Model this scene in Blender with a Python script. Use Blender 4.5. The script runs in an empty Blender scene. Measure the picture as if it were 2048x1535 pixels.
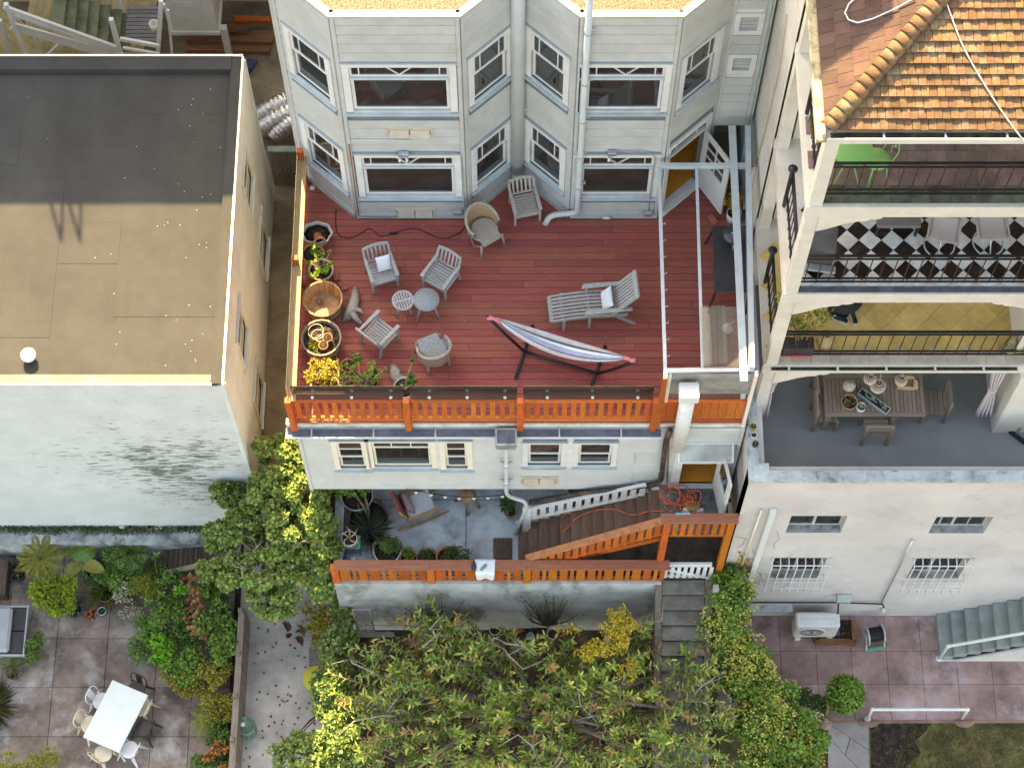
import bpy, math, random
import numpy as np
from mathutils import Vector, Matrix
random.seed(7); rng = np.random.default_rng(7)
SC = bpy.context.scene; COL = SC.collection
R = math.radians; PI = math.pi

# ------------------------------------------------------------------ camera
FPX = 4141.0; TH = R(24.0); HC = 34.4; YC = -14.53        # focal length in photo pixels, tilt from straight down, camera height over the deck
cam_d = bpy.data.cameras.new('camera'); cam = bpy.data.objects.new('camera', cam_d); COL.objects.link(cam)
cam.location = (0, YC, HC); cam.rotation_euler = (TH, 0, 0)
cam_d.sensor_fit = 'HORIZONTAL'; cam_d.sensor_width = 36.0; cam_d.lens = FPX / 2048 * 36.0
cam_d.clip_start = 0.5; cam_d.clip_end = 600.0
SC.camera = cam

# ------------------------------------------------------------------ sky, sun, exposure
SUN_EL = R(46); SUN_AZ = R(-12)                              # azimuth from +y towards -x
wd = bpy.data.worlds.new('World'); SC.world = wd; wd.use_nodes = True
wn = wd.node_tree.nodes; bg = wn['Background']
sky = wn.new('ShaderNodeTexSky'); sky.sky_type = 'NISHITA'; sky.sun_disc = False
sky.sun_elevation = SUN_EL; sky.sun_rotation = SUN_AZ; sky.air_density = 1.0; sky.dust_density = 2.0; sky.ozone_density = 1.0
wd.node_tree.links.new(sky.outputs[0], bg.inputs[0]); bg.inputs[1].default_value = 0.15
sun_d = bpy.data.lights.new('sun', 'SUN'); sun_d.energy = 4.0; sun_d.angle = R(0.5); sun_d.color = (1.0, 0.85, 0.60)
sun = bpy.data.objects.new('sun', sun_d); COL.objects.link(sun)
sdir = Vector((math.sin(SUN_AZ) * math.cos(SUN_EL), math.cos(SUN_AZ) * math.cos(SUN_EL), math.sin(SUN_EL)))
sun.rotation_euler = sdir.to_track_quat('Z', 'Y').to_euler(); sun.location = sdir * 80
SC.view_settings.view_transform = 'Standard'; SC.view_settings.look = 'None'
SC.view_settings.exposure = 2.5; SC.view_settings.gamma = 1.0; SC.view_settings.use_curve_mapping = False
SC.view_settings.use_white_balance = True; SC.view_settings.white_balance_temperature = 10200; SC.view_settings.white_balance_tint = 10
SC.render.engine = 'CYCLES'
SC.cycles.use_denoising = True
SC.cycles.max_bounces = 6; SC.cycles.transparent_max_bounces = 12; SC.cycles.caustics_reflective = False; SC.cycles.caustics_refractive = False

# ------------------------------------------------------------------ survey helpers: a sight line met with a known plane
_s, _c = math.sin(TH), math.cos(TH)
def _ray(u, v):
    t = v - 767.5
    return (u - 1024.0, FPX * _s - t * _c, -(FPX * _c + t * _s))
def G(u, v, z=0.0):
    d = _ray(u, v); k = (z - HC) / d[2]; return Vector((d[0] * k, YC + d[1] * k, z))
def W(u, v, y):
    d = _ray(u, v); k = (y - YC) / d[1]; return Vector((d[0] * k, y, HC + d[2] * k))
def S(u, v, x):
    d = _ray(u, v); k = x / d[0]; return Vector((x, YC + d[1] * k, HC + d[2] * k))

# ------------------------------------------------------------------ materials
MATS = {}
def M(name, col, var=0.12, scale=4.0, rough=0.6, bump=0.15, bscale=None, stain=None, samt=0.5, sscale=1.2, metal=0.0, rnd=0.0,
      grain=None, spec=0.4, island=0.0, transl=0.0, col2=None, sharp=0.2, hue=0.0, sstretch=(1, 1, 1), emit=None):
    """procedural material: two-tone noise, optional stains, per-object or per-leaf variation, grain along an object axis, relief"""
    if name in MATS: return MATS[name]
    m = bpy.data.materials.new(name); m.use_nodes = True; nt = m.node_tree; N = nt.nodes; L = nt.links
    b = N['Principled BSDF']; out = N['Material Output']
    b.inputs['Roughness'].default_value = rough; b.inputs['Metallic'].default_value = metal
    b.inputs['Specular IOR Level'].default_value = spec
    geo = N.new('ShaderNodeNewGeometry'); oi = N.new('ShaderNodeObjectInfo')
    if grain:
        tc = N.new('ShaderNodeTexCoord'); add = N.new('ShaderNodeVectorMath'); add.operation = 'MULTIPLY_ADD'
        mp = N.new('ShaderNodeMapping'); mp.inputs['Scale'].default_value = grain
        L.new(tc.outputs['Object'], mp.inputs[0])
        cx = N.new('ShaderNodeCombineXYZ'); mu = N.new('ShaderNodeMath'); mu.operation = 'MULTIPLY'; mu.inputs[1].default_value = 57.0
        L.new(oi.outputs['Random'], mu.inputs[0])
        for i in range(3): L.new(mu.outputs[0], cx.inputs[i])
        add.operation = 'ADD'; L.new(mp.outputs[0], add.inputs[0]); L.new(cx.outputs[0], add.inputs[1]); vec = add.outputs[0]
    else:
        vec = geo.outputs['Position']
    n1 = N.new('ShaderNodeTexNoise'); n1.inputs['Scale'].default_value = scale; n1.inputs['Detail'].default_value = 6.0; n1.inputs['Roughness'].default_value = 0.65
    L.new(vec, n1.inputs['Vector'])
    c = Vector(col); c2 = Vector(col2) if col2 else c * (1 - 2.2 * var)
    rp = N.new('ShaderNodeValToRGB'); rp.color_ramp.elements[0].position = 0.5 - sharp; rp.color_ramp.elements[1].position = 0.5 + sharp
    rp.color_ramp.elements[0].color = (*[max(0.0, x) for x in c2], 1); rp.color_ramp.elements[1].color = (*[min(1, x * (1 + var)) for x in c], 1)
    L.new(n1.outputs['Fac'], rp.inputs[0]); cur = rp.outputs[0]
    if stain:
        n2 = N.new('ShaderNodeTexNoise'); n2.inputs['Scale'].default_value = sscale; n2.inputs['Detail'].default_value = 8.0; n2.inputs['Roughness'].default_value = 0.7
        mp2 = N.new('ShaderNodeMapping'); mp2.inputs['Scale'].default_value = sstretch; mp2.inputs['Location'].default_value = (3.1, 7.7, 1.3)
        L.new(vec if grain else geo.outputs['Position'], mp2.inputs[0]); L.new(mp2.outputs[0], n2.inputs['Vector'])
        r2 = N.new('ShaderNodeValToRGB'); r2.color_ramp.elements[0].position = 0.5; r2.color_ramp.elements[1].position = 0.68
        r2.color_ramp.elements[0].color = (0, 0, 0, 1); r2.color_ramp.elements[1].color = (samt, samt, samt, 1)
        L.new(n2.outputs['Fac'], r2.inputs[0])
        mx = N.new('ShaderNodeMix'); mx.data_type = 'RGBA'; L.new(r2.outputs[0], mx.inputs[0]); L.new(cur, mx.inputs[6]); mx.inputs[7].default_value = (*stain, 1); cur = mx.outputs[2]
    if rnd or island or hue:
        hs = N.new('ShaderNodeHueSaturation'); L.new(cur, hs.inputs['Color'])
        src = geo.outputs['Random Per Island'] if island else oi.outputs['Random']; amt = island or rnd
        mr = N.new('ShaderNodeMapRange'); mr.inputs['To Min'].default_value = 1 - amt; mr.inputs['To Max'].default_value = 1 + amt
        L.new(src, mr.inputs['Value']); L.new(mr.outputs[0], hs.inputs['Value'])
        if hue:
            mh = N.new('ShaderNodeMapRange'); mh.inputs['To Min'].default_value = 0.5 - hue; mh.inputs['To Max'].default_value = 0.5 + hue
            m7 = N.new('ShaderNodeMath'); m7.operation = 'MULTIPLY'; m7.inputs[1].default_value = 7.31; fr = N.new('ShaderNodeMath'); fr.operation = 'FRACT'
            L.new(src, m7.inputs[0]); L.new(m7.outputs[0], fr.inputs[0]); L.new(fr.outputs[0], mh.inputs['Value']); L.new(mh.outputs[0], hs.inputs['Hue'])
        cur = hs.outputs[0]
    L.new(cur, b.inputs['Base Color'])
    if bump:
        n3 = N.new('ShaderNodeTexNoise'); n3.inputs['Scale'].default_value = bscale or scale * 4; n3.inputs['Detail'].default_value = 5.0
        L.new(vec, n3.inputs['Vector']); bp = N.new('ShaderNodeBump'); bp.inputs['Strength'].default_value = bump; bp.inputs['Distance'].default_value = 0.02
        L.new(n3.outputs['Fac'], bp.inputs['Height']); L.new(bp.outputs[0], b.inputs['Normal'])
    if transl:
        tr = N.new('ShaderNodeBsdfTranslucent'); L.new(cur, tr.inputs[0]); ms = N.new('ShaderNodeMixShader'); ms.inputs[0].default_value = transl
        L.new(b.outputs[0], ms.inputs[1]); L.new(tr.outputs[0], ms.inputs[2]); L.new(ms.outputs[0], out.inputs[0])
    if emit:
        b.inputs['Emission Color'].default_value = (*emit[0], 1); b.inputs['Emission Strength'].default_value = emit[1]
    MATS[name] = m; return m
def glassmat(name, tint=(0.9, 0.95, 0.95), refl=1.0, rough=0.02, opacity=0.0, body=(0.5, 0.5, 0.5)):
    """thin pane: see-through, mirror-like at grazing angles, optionally hazed by a patchy diffuse colour"""
    if name in MATS: return MATS[name]
    m = bpy.data.materials.new(name); m.use_nodes = True; nt = m.node_tree; N = nt.nodes; L = nt.links; N.remove(N['Principled BSDF']); out = N['Material Output']
    tr = N.new('ShaderNodeBsdfTransparent'); tr.inputs[0].default_value = (*tint, 1); gl = N.new('ShaderNodeBsdfGlossy'); gl.inputs['Roughness'].default_value = rough
    fr = N.new('ShaderNodeFresnel'); fr.inputs[0].default_value = 1.5; mu = N.new('ShaderNodeMath'); mu.operation = 'MULTIPLY'; mu.inputs[1].default_value = refl; mu.use_clamp = True
    L.new(fr.outputs[0], mu.inputs[0]); mx = N.new('ShaderNodeMixShader'); L.new(mu.outputs[0], mx.inputs[0]); L.new(tr.outputs[0], mx.inputs[1]); L.new(gl.outputs[0], mx.inputs[2])
    last = mx
    if opacity:
        df = N.new('ShaderNodeBsdfDiffuse'); df.inputs[0].default_value = (*body, 1); m2 = N.new('ShaderNodeMixShader')
        no = N.new('ShaderNodeTexNoise'); no.inputs['Scale'].default_value = 2.5; no.inputs['Detail'].default_value = 5
        g = N.new('ShaderNodeNewGeometry'); L.new(g.outputs['Position'], no.inputs['Vector']); mr = N.new('ShaderNodeMapRange'); mr.inputs['From Min'].default_value = .3; mr.inputs['From Max'].default_value = .7
        mr.inputs['To Min'].default_value = opacity * .6; mr.inputs['To Max'].default_value = min(1, opacity * 1.3); L.new(no.outputs['Fac'], mr.inputs['Value'])
        L.new(mr.outputs[0], m2.inputs[0]); L.new(mx.outputs[0], m2.inputs[1]); L.new(df.outputs[0], m2.inputs[2]); last = m2
    L.new(last.outputs[0], out.inputs[0]); MATS[name] = m; return m

# ------------------------------------------------------------------ objects
CH = {}; WM = {}                                              # world matrices, kept by hand so that no depsgraph update is needed
I4 = Matrix.Identity(4)
def tag(o, label=None, cat=None, group=None, kind=None):
    if label: o['label'] = label
    if cat: o['category'] = cat
    if group: o['group'] = group
    if kind: o['kind'] = kind
    return o
def link(o, parent, wm):
    COL.objects.link(o); WM[o.name] = wm
    if parent is not None:
        CH.setdefault(parent.name, []).append(o)
        o.parent = parent; o.matrix_basis = WM[parent.name].inverted() @ wm
    else:
        o.matrix_basis = wm
    return o
def TR(loc, rz=0.0, rx=0.0, ry=0.0, sc=1.0):
    m = Matrix.Translation(Vector(loc)) @ Matrix.Rotation(rz, 4, 'Z') @ Matrix.Rotation(ry, 4, 'Y') @ Matrix.Rotation(rx, 4, 'X')
    if sc != 1.0: m = m @ Matrix.Scale(sc, 4)
    return m
def thing(name, label, cat, loc=(0, 0, 0), rz=0.0, group=None, rx=0.0, ry=0.0, sc=1.0):
    o = bpy.data.objects.new(name, None); o.empty_display_size = 0.1
    link(o, None, TR(loc, rz, rx, ry, sc)); return tag(o, label, cat, group)
def copy_tree(o, wm, label=None, parent=None, group=None):
    c = o.copy(); old = WM[o.name]
    link(c, parent, wm)
    if label: c['label'] = label
    if group: c['group'] = group
    for ch in CH.get(o.name, []):
        copy_tree(ch, wm @ old.inverted() @ WM[ch.name], None, c)
    return c

class MB:
    """collects simple solids, then links them as one mesh object"""
    def __init__(s): s.v = []; s.f = []; s.m = []; s.sm = []; s.mi = 0; s.smooth = False
    def add(s, vs, fs, smooth=None):
        b = len(s.v); s.v.extend([tuple(p) for p in vs])
        for f in fs: s.f.append([b + i for i in f]); s.m.append(s.mi); s.sm.append(s.smooth if smooth is None else smooth)
        return s
    def hexa(s, p):                                   # 4 bottom ccw, 4 top ccw
        return s.add(p, [(3, 2, 1, 0), (4, 5, 6, 7), (0, 1, 5, 4), (1, 2, 6, 5), (2, 3, 7, 6), (3, 0, 4, 7)])
    def bx(s, x0, x1, y0, y1, z0, z1):
        return s.hexa([(x0, y0, z0), (x1, y0, z0), (x1, y1, z0), (x0, y1, z0), (x0, y0, z1), (x1, y0, z1), (x1, y1, z1), (x0, y1, z1)])
    def cbx(s, x0, x1, y0, y1, z0, z1, c=0.006):      # chamfered box
        X = (x0, x1); Y = (y0, y1); Z = (z0, z1); c = min(c, (x1 - x0) * .3, (y1 - y0) * .3, (z1 - z0) * .3); vs = []; idx = {}
        for i in (0, 1):
            for j in (0, 1):
                for k in (0, 1):
                    sx, sy, sz = (1, -1)[i] * c, (1, -1)[j] * c, (1, -1)[k] * c
                    for a, p in enumerate(((X[i], Y[j] + sy, Z[k] + sz), (X[i] + sx, Y[j], Z[k] + sz), (X[i] + sx, Y[j] + sy, Z[k]))):
                        idx[i, j, k, a] = len(vs); vs.append(p)
        q = lambda *t: tuple(idx[x] for x in t)
        fs = [q((0,0,0,0),(0,0,1,0),(0,1,1,0),(0,1,0,0)), q((1,0,0,0),(1,1,0,0),(1,1,1,0),(1,0,1,0)), q((0,0,0,1),(1,0,0,1),(1,0,1,1),(0,0,1,1)),
              q((0,1,0,1),(0,1,1,1),(1,1,1,1),(1,1,0,1)), q((0,0,0,2),(0,1,0,2),(1,1,0,2),(1,0,0,2)), q((0,0,1,2),(1,0,1,2),(1,1,1,2),(0,1,1,2))]
        for j in (0, 1):
            for k in (0, 1):
                e = q((0,j,k,1),(1,j,k,1),(1,j,k,2),(0,j,k,2)); fs.append(e if (j == 1) == (k == 0) else e[::-1])
        for i in (0, 1):
            for k in (0, 1):
                e = q((i,0,k,0),(i,1,k,0),(i,1,k,2),(i,0,k,2)); fs.append(e if (i == 0) == (k == 0) else e[::-1])
            for j in (0, 1):
                e = q((i,j,0,0),(i,j,1,0),(i,j,1,1),(i,j,0,1)); fs.append(e if (i == 0) == (j == 1) else e[::-1])
            for j in (0, 1):
                for k in (0, 1):
                    e = q((i,j,k,0),(i,j,k,1),(i,j,k,2)); fs.append(e if (i + j + k) % 2 == 1 else e[::-1])
        return s.add(vs, fs)
    def beam(s, p, q, w, h, up=(0, 0, 1), taper=1.0, roll=0.0):
        p = Vector(p); q = Vector(q); d = (q - p).normalized(); u = Vector(up)
        if abs(d.dot(u)) > .98: u = Vector((0, 1, 0)) if abs(d.y) < .9 else Vector((1, 0, 0))
        r = d.cross(u).normalized(); u = r.cross(d).normalized()
        if roll: m = Matrix.Rotation(roll, 3, d); r = m @ r; u = m @ u
        a = []
        for o, t in ((p, 1), (q, taper)):
            for sx, sz in ((-1, -1), (1, -1), (1, 1), (-1, 1)): a.append(o + r * (sx * w * t / 2) + u * (sz * h * t / 2))
        return s.add(a, [(3, 2, 1, 0), (4, 5, 6, 7), (0, 1, 5, 4), (1, 2, 6, 5), (2, 3, 7, 6), (3, 0, 4, 7)])
    def tube(s, pts, r, n=8, closed=False, flat=1.0):
        pts = [Vector(p) for p in pts]; m = len(pts); rr = r if isinstance(r, (list, tuple)) else [r] * m
        u = None; vs = []
        for i, p in enumerate(pts):
            if closed: d = pts[(i + 1) % m] - pts[i - 1]
            else: d = pts[min(i + 1, m - 1)] - pts[max(i - 1, 0)]
            d = d.normalized() if d.length > 1e-9 else Vector((0, 0, 1))
            if u is None:
                u = Vector((0, 0, 1)) if abs(d.z) < .9 else Vector((1, 0, 0))
            u = (u - d * u.dot(d)); u = u.normalized() if u.length > 1e-6 else d.orthogonal().normalized(); w = d.cross(u)
            for k in range(n):
                a = 2 * PI * k / n; vs.append(p + w * (math.cos(a) * rr[i]) + u * (math.sin(a) * rr[i] * flat))
        fs = []
        for i in range(m if closed else m - 1):
            j = (i + 1) % m
            for k in range(n): fs.append((i * n + k, i * n + (k + 1) % n, j * n + (k + 1) % n, j * n + k))
        if not closed: fs += [tuple(range(n))[::-1], tuple((m - 1) * n + k for k in range(n))]
        return s.add(vs, fs, True)
    def lathe(s, prof, n=20, c=(0, 0, 0), sy=1.0, wob=0.0, cap=True):
        vs = []; fs = []; c = Vector(c); ph = random.random() * 6
        for i, (r, z) in enumerate(prof):
            for k in range(n):
                a = 2 * PI * k / n; q = 1 + wob * math.sin(3 * a + ph + i * .2)
                vs.append(c + Vector((math.cos(a) * r * q, math.sin(a) * r * sy * q, z)))
        for i in range(len(prof) - 1):
            for k in range(n): fs.append((i * n + k, i * n + (k + 1) % n, (i + 1) * n + (k + 1) % n, (i + 1) * n + k))
        if cap and prof[0][0] > 1e-4 and abs(prof[0][1] - prof[1][1]) > 1e-4: fs.append(tuple(range(n))[::-1])
        if cap and prof[-1][0] > 1e-4 and abs(prof[-1][1] - prof[-2][1]) > 1e-4: fs.append(tuple((len(prof) - 1) * n + k for k in range(n)))
        return s.add(vs, fs, True)
    def ext(s, poly, vec):                             # 3-D polygon pushed along a vector
        n = len(poly); vec = Vector(vec); a = [Vector(p) for p in poly]; b = [p + vec for p in a]
        nrm = Vector((0, 0, 0))
        for i in range(n): nrm += a[i].cross(a[(i + 1) % n])
        if nrm.dot(vec) > 0: a, b = a, b
        else: a = a[::-1]; b = b[::-1]
        return s.add(a + b, [tuple(range(n))[::-1], tuple(range(n, 2 * n))] + [(i, (i + 1) % n, n + (i + 1) % n, n + i) for i in range(n)])
    def quad(s, a, b, c, d): return s.add([a, b, c, d], [(0, 1, 2, 3)])
    def grid(s, fn, nu, nv, smooth=True):
        vs = [fn(i / nu, j / nv) for j in range(nv + 1) for i in range(nu + 1)]
        return s.add(vs, [(j * (nu + 1) + i, j * (nu + 1) + i + 1, (j + 1) * (nu + 1) + i + 1, (j + 1) * (nu + 1) + i) for j in range(nv) for i in range(nu)], smooth)
    def ball(s, c, r, n=10, m=7, wob=0.0):
        c = Vector(c); r = r if isinstance(r, (tuple, list)) else (r, r, r); vs = []; fs = []
        for j in range(m + 1):
            t = PI * j / m
            for i in range(n):
                a = 2 * PI * i / n; q = 1 + (random.uniform(-wob, wob) if wob and 0 < j < m else 0)
                vs.append(c + Vector((r[0] * math.sin(t) * math.cos(a) * q, r[1] * math.sin(t) * math.sin(a) * q, r[2] * math.cos(t) * q)))
        for j in range(m):
            for i in range(n): fs.append((j * n + i, (j + 1) * n + i, (j + 1) * n + (i + 1) % n, j * n + (i + 1) % n))
        return s.add(vs, fs, True)
    def mesh(s, name, mats):
        me = bpy.data.meshes.new(name); me.from_pydata(s.v, [], s.f)
        for m in (mats if isinstance(mats, (list, tuple)) else [mats]): me.materials.append(m)
        me.polygons.foreach_set('use_smooth', s.sm); me.polygons.foreach_set('material_index', s.m); me.update(); return me
    def build(s, name, mats, parent=None, world=False, label=None, kind=None, wm=None, bevel=0, cat=None, group=None, solid=0, subsurf=0):
        o = bpy.data.objects.new(name, s.mesh(name, mats))
        if wm is None: wm = I4 if (world or parent is None) else WM[parent.name]
        link(o, parent, wm.copy())
        if solid: md = o.modifiers.new('Solidify', 'SOLIDIFY'); md.thickness = solid; md.offset = 0
        if subsurf: md = o.modifiers.new('Subsurf', 'SUBSURF'); md.levels = md.render_levels = subsurf
        if bevel: md = o.modifiers.new('Bevel', 'BEVEL'); md.width = bevel; md.segments = 1; md.limit_method = 'ANGLE'
        return tag(o, label, cat, group, kind)

_pc = {}
def piece(name, dims, mat, parent, wm, c=0.004):
    """a chamfered block shared between alike pieces; wm is the world matrix of its centre"""
    k = (tuple(round(d, 3) for d in dims), mat.name, c)
    if k not in _pc:
        a, b, d = (x / 2 for x in dims); mb = MB(); mb.cbx(-a, a, -b, b, -d, d, c); _pc[k] = mb.mesh(name, mat)
    o = bpy.data.objects.new(name, _pc[k]); return link(o, parent, wm)
def frame(o, ax, ay):
    """matrix with x along ax, y along ay, z their cross product, at o"""
    ax = Vector(ax).normalized(); az = ax.cross(Vector(ay)).normalized(); ay = az.cross(ax)
    return Matrix(((ax.x, ay.x, az.x, o[0]), (ax.y, ay.y, az.y, o[1]), (ax.z, ay.z, az.z, o[2]), (0, 0, 0, 1)))

# ------------------------------------------------------------------ foliage
def leafmesh(name, P, D, Nn, Ln, Wd, mat, parent=None, world=True, fold=0.25, kind=None, droop=0.15, label=None, cat=None, wm=None, group=None):
    """one mesh of many small folded leaves: P base points, D directions, Nn face normals, Ln lengths, Wd widths"""
    P = np.asarray(P, float); D = np.asarray(D, float); Nn = np.asarray(Nn, float); n = len(P)
    D = D / np.maximum(np.linalg.norm(D, axis=1, keepdims=True), 1e-9)
    Sx = np.cross(D, Nn); Sx /= np.maximum(np.linalg.norm(Sx, axis=1, keepdims=True), 1e-9); U = np.cross(Sx, D)
    Ln = np.broadcast_to(np.asarray(Ln, float), (n,))[:, None]; Wd = np.broadcast_to(np.asarray(Wd, float), (n,))[:, None]
    V = np.empty((n, 6, 3))
    V[:, 0] = P
    V[:, 1] = P + D * Ln * .3 + Sx * Wd * .46 + U * Wd * fold
    V[:, 2] = P + D * Ln * .68 + Sx * Wd * .42 + U * (Wd * fold - Ln * droop * .4)
    V[:, 3] = P + D * Ln - U * Ln * droop
    V[:, 4] = P + D * Ln * .68 - Sx * Wd * .42 + U * (Wd * fold - Ln * droop * .4)
    V[:, 5] = P + D * Ln * .3 - Sx * Wd * .46 + U * Wd * fold
    b = (np.arange(n) * 6)[:, None]
    F = np.concatenate([b + np.array([[0, 1, 2, 3]]), b + np.array([[0, 3, 4, 5]])], axis=1).reshape(-1, 4)
    me = bpy.data.meshes.new(name); me.vertices.add(n * 6); me.vertices.foreach_set('co', V.reshape(-1))
    me.loops.add(F.size); me.loops.foreach_set('vertex_index', F.reshape(-1).astype(np.int32))
    me.polygons.add(len(F)); me.polygons.foreach_set('loop_start', np.arange(0, F.size, 4, dtype=np.int32)); me.polygons.foreach_set('loop_total', np.full(len(F), 4, np.int32))
    me.materials.append(mat); me.update(calc_edges=True)
    o = bpy.data.objects.new(name, me)
    if wm is None: wm = I4 if (world or parent is None) else WM[parent.name]
    link(o, parent, wm.copy()); return tag(o, label, cat, group, kind)
def rdir(n, up=0.0):
    d = rng.normal(size=(n, 3)); d /= np.linalg.norm(d, axis=1, keepdims=True); d[:, 2] += up
    return d / np.linalg.norm(d, axis=1, keepdims=True)
def clumps(cs, n, shell=0.55, jit=0.0):
    """points in ellipsoids (centre, radii), denser near the surface; returns points and outward directions"""
    vol = np.array([c[1][0] * c[1][1] * c[1][2] for c in cs]) ** .7; vol /= vol.sum(); ps = []; ds = []
    for (c, r), w in zip(cs, vol):
        k = max(1, int(n * w)); d = rdir(k); q = (shell + (1 - shell) * rng.random(k) ** .6)[:, None]
        ps.append(np.array(c) + d * np.array(r) * q); ds.append(d)
    return np.concatenate(ps), np.concatenate(ds)
def subclumps(cs, per=9, f=0.42):
    out = []
    for c, r in cs:
        for _ in range(per):
            d = rdir(1)[0]; q = rng.uniform(.45, .95); k = f * rng.uniform(.6, 1.25)
            out.append((np.array(c) + d * np.array(r) * q, np.array(r) * k))
    return out
def bush(name, label, cat, cs, n, L0, W0, mat, base, group=None, stems=6, stem_r=0.02, bark=None, sub=9, up=0.5, kind=None, shell=.5, fname='crown', tname='trunk', f=.42):
    """tree or shrub: stems from the base to the clumps, and a crown of separate leaves"""
    t = thing(name, label, cat, base, 0, group); base = Vector(base)
    cl = subclumps(cs, sub, f) if sub else cs
    P, d = clumps(cl, n, shell); k = len(P)
    dirs = d * .7 + rdir(k) * .8; nn = rdir(k, 0) * .6 + np.array([0, 0, up + .3]) + d * .4
    leafmesh(fname, P, dirs, nn, L0 * rng.uniform(.6, 1.25, k), W0 * rng.uniform(.7, 1.2, k), mat, t)
    mb = MB()
    pick = random.sample(range(len(cl)), min(stems, len(cl)))
    for i in pick:
        q = Vector(cl[i][0]); mid = base.lerp(q, .5) + Vector((random.uniform(-.1, .1), random.uniform(-.1, .1), random.uniform(0, .15)))
        b0 = base + Vector((random.uniform(-.05, .05), random.uniform(-.05, .05), 0))
        mb.tube([b0, b0.lerp(mid, .5) + Vector((random.uniform(-.05, .05), random.uniform(-.05, .05), 0)), mid, q], [stem_r, stem_r * .8, stem_r * .6, stem_r * .25], 6)
    mb.build(tname, bark or M('bark', (.16, .12, .09), .25, 12, .9, .6), t, world=True)
    return t

# ================================================================== palette
BACKG = M('gap_shade_grey', (.16, .18, .19), .1, 3, .8, 0)  # dark grey behind the board gaps paints the siding's shadow lines
WHITE = M('painted_white', (.66, .67, .66), .05, 3, .5, .08, stain=(.45, .45, .43), samt=.4, sscale=2.2)
SIDING = M('siding_grey_white', (.46, .482, .47), .07, 2.5, .55, .12, rnd=.035, stain=(.40, .42, .405), samt=.45, sscale=1.3, sstretch=(1, 1, .35))
SIDLOW = M('siding_pale', (.53, .555, .55), .05, 2.5, .55, .12, rnd=.03, stain=(.42, .43, .42), samt=.4, sscale=1.4, sstretch=(1, 1, .35))
CREAM = M('cream_paint', (.74, .68, .57), .07, 2.5, .6, .12, stain=(.5, .42, .32), samt=.35, sscale=1.5)
TAN = M('vent_tan', (.58, .49, .36), .12, 9, .6, .1)
ROOMWALL = M("room_wall", (.66, .60, .54), .15, 2, .8, 0)
ROOMFLOOR = M('room_floor_wood', (.58, .40, .26), .25, 6, .35, .1, grain=(2, 30, 2))
DOORFLOOR = M('hall_floor_wood', (.85, .33, .05), .16, 6, .35, .1, grain=(12, 2, 2))
GLASS = glassmat('window_glass', (.92, .95, .95), 1.6, .02, .025, (.5, .55, .55))  # slight sky haze painted into the panes as diffuse colour
GRAVEL = M('roof_gravel', (.15, .130, .10), .35, 28, .95, 1.0, bscale=60, col2=(.07, .05, .03), sharp=.12)
STEEL = M('galvanised', (.52, .56, .60), .12, 5, .38, .05, metal=.7)
NAVYGUT = M('gutter_dark', (.10, .13, .17), .2, 4, .45, .05)
IRON = M('black_iron', (.012, .012, .014), .2, 9, .45, .1)
REDWOOD = M('deck_red', (.35, .080, .058), .2, 3.2, .62, .25, grain=(.9, 14, 6), rnd=.13, hue=.010, stain=(.19, .085, .065), samt=.8, sscale=1.0, col2=(.25, .058, .045))
ORANGE = M('stained_redwood_orange', (.56, .135, .022), .2, 3, .55, .25, grain=(14, 14, 1.5), rnd=.2, hue=.010, stain=(.33, .085, .02), samt=.6, sscale=2.2)
RAILBROWN = M('rail_cap_redbrown', (.34, .115, .065), .14, 3, .6, .2, grain=(1.5, 14, 14), stain=(.42, .2, .12), samt=.5)
CONC = M('concrete_grey', (.36, .39, .40), .16, 1.6, .85, .3, bscale=30, stain=(.56, .60, .61), samt=.6, sscale=1.1)

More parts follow.
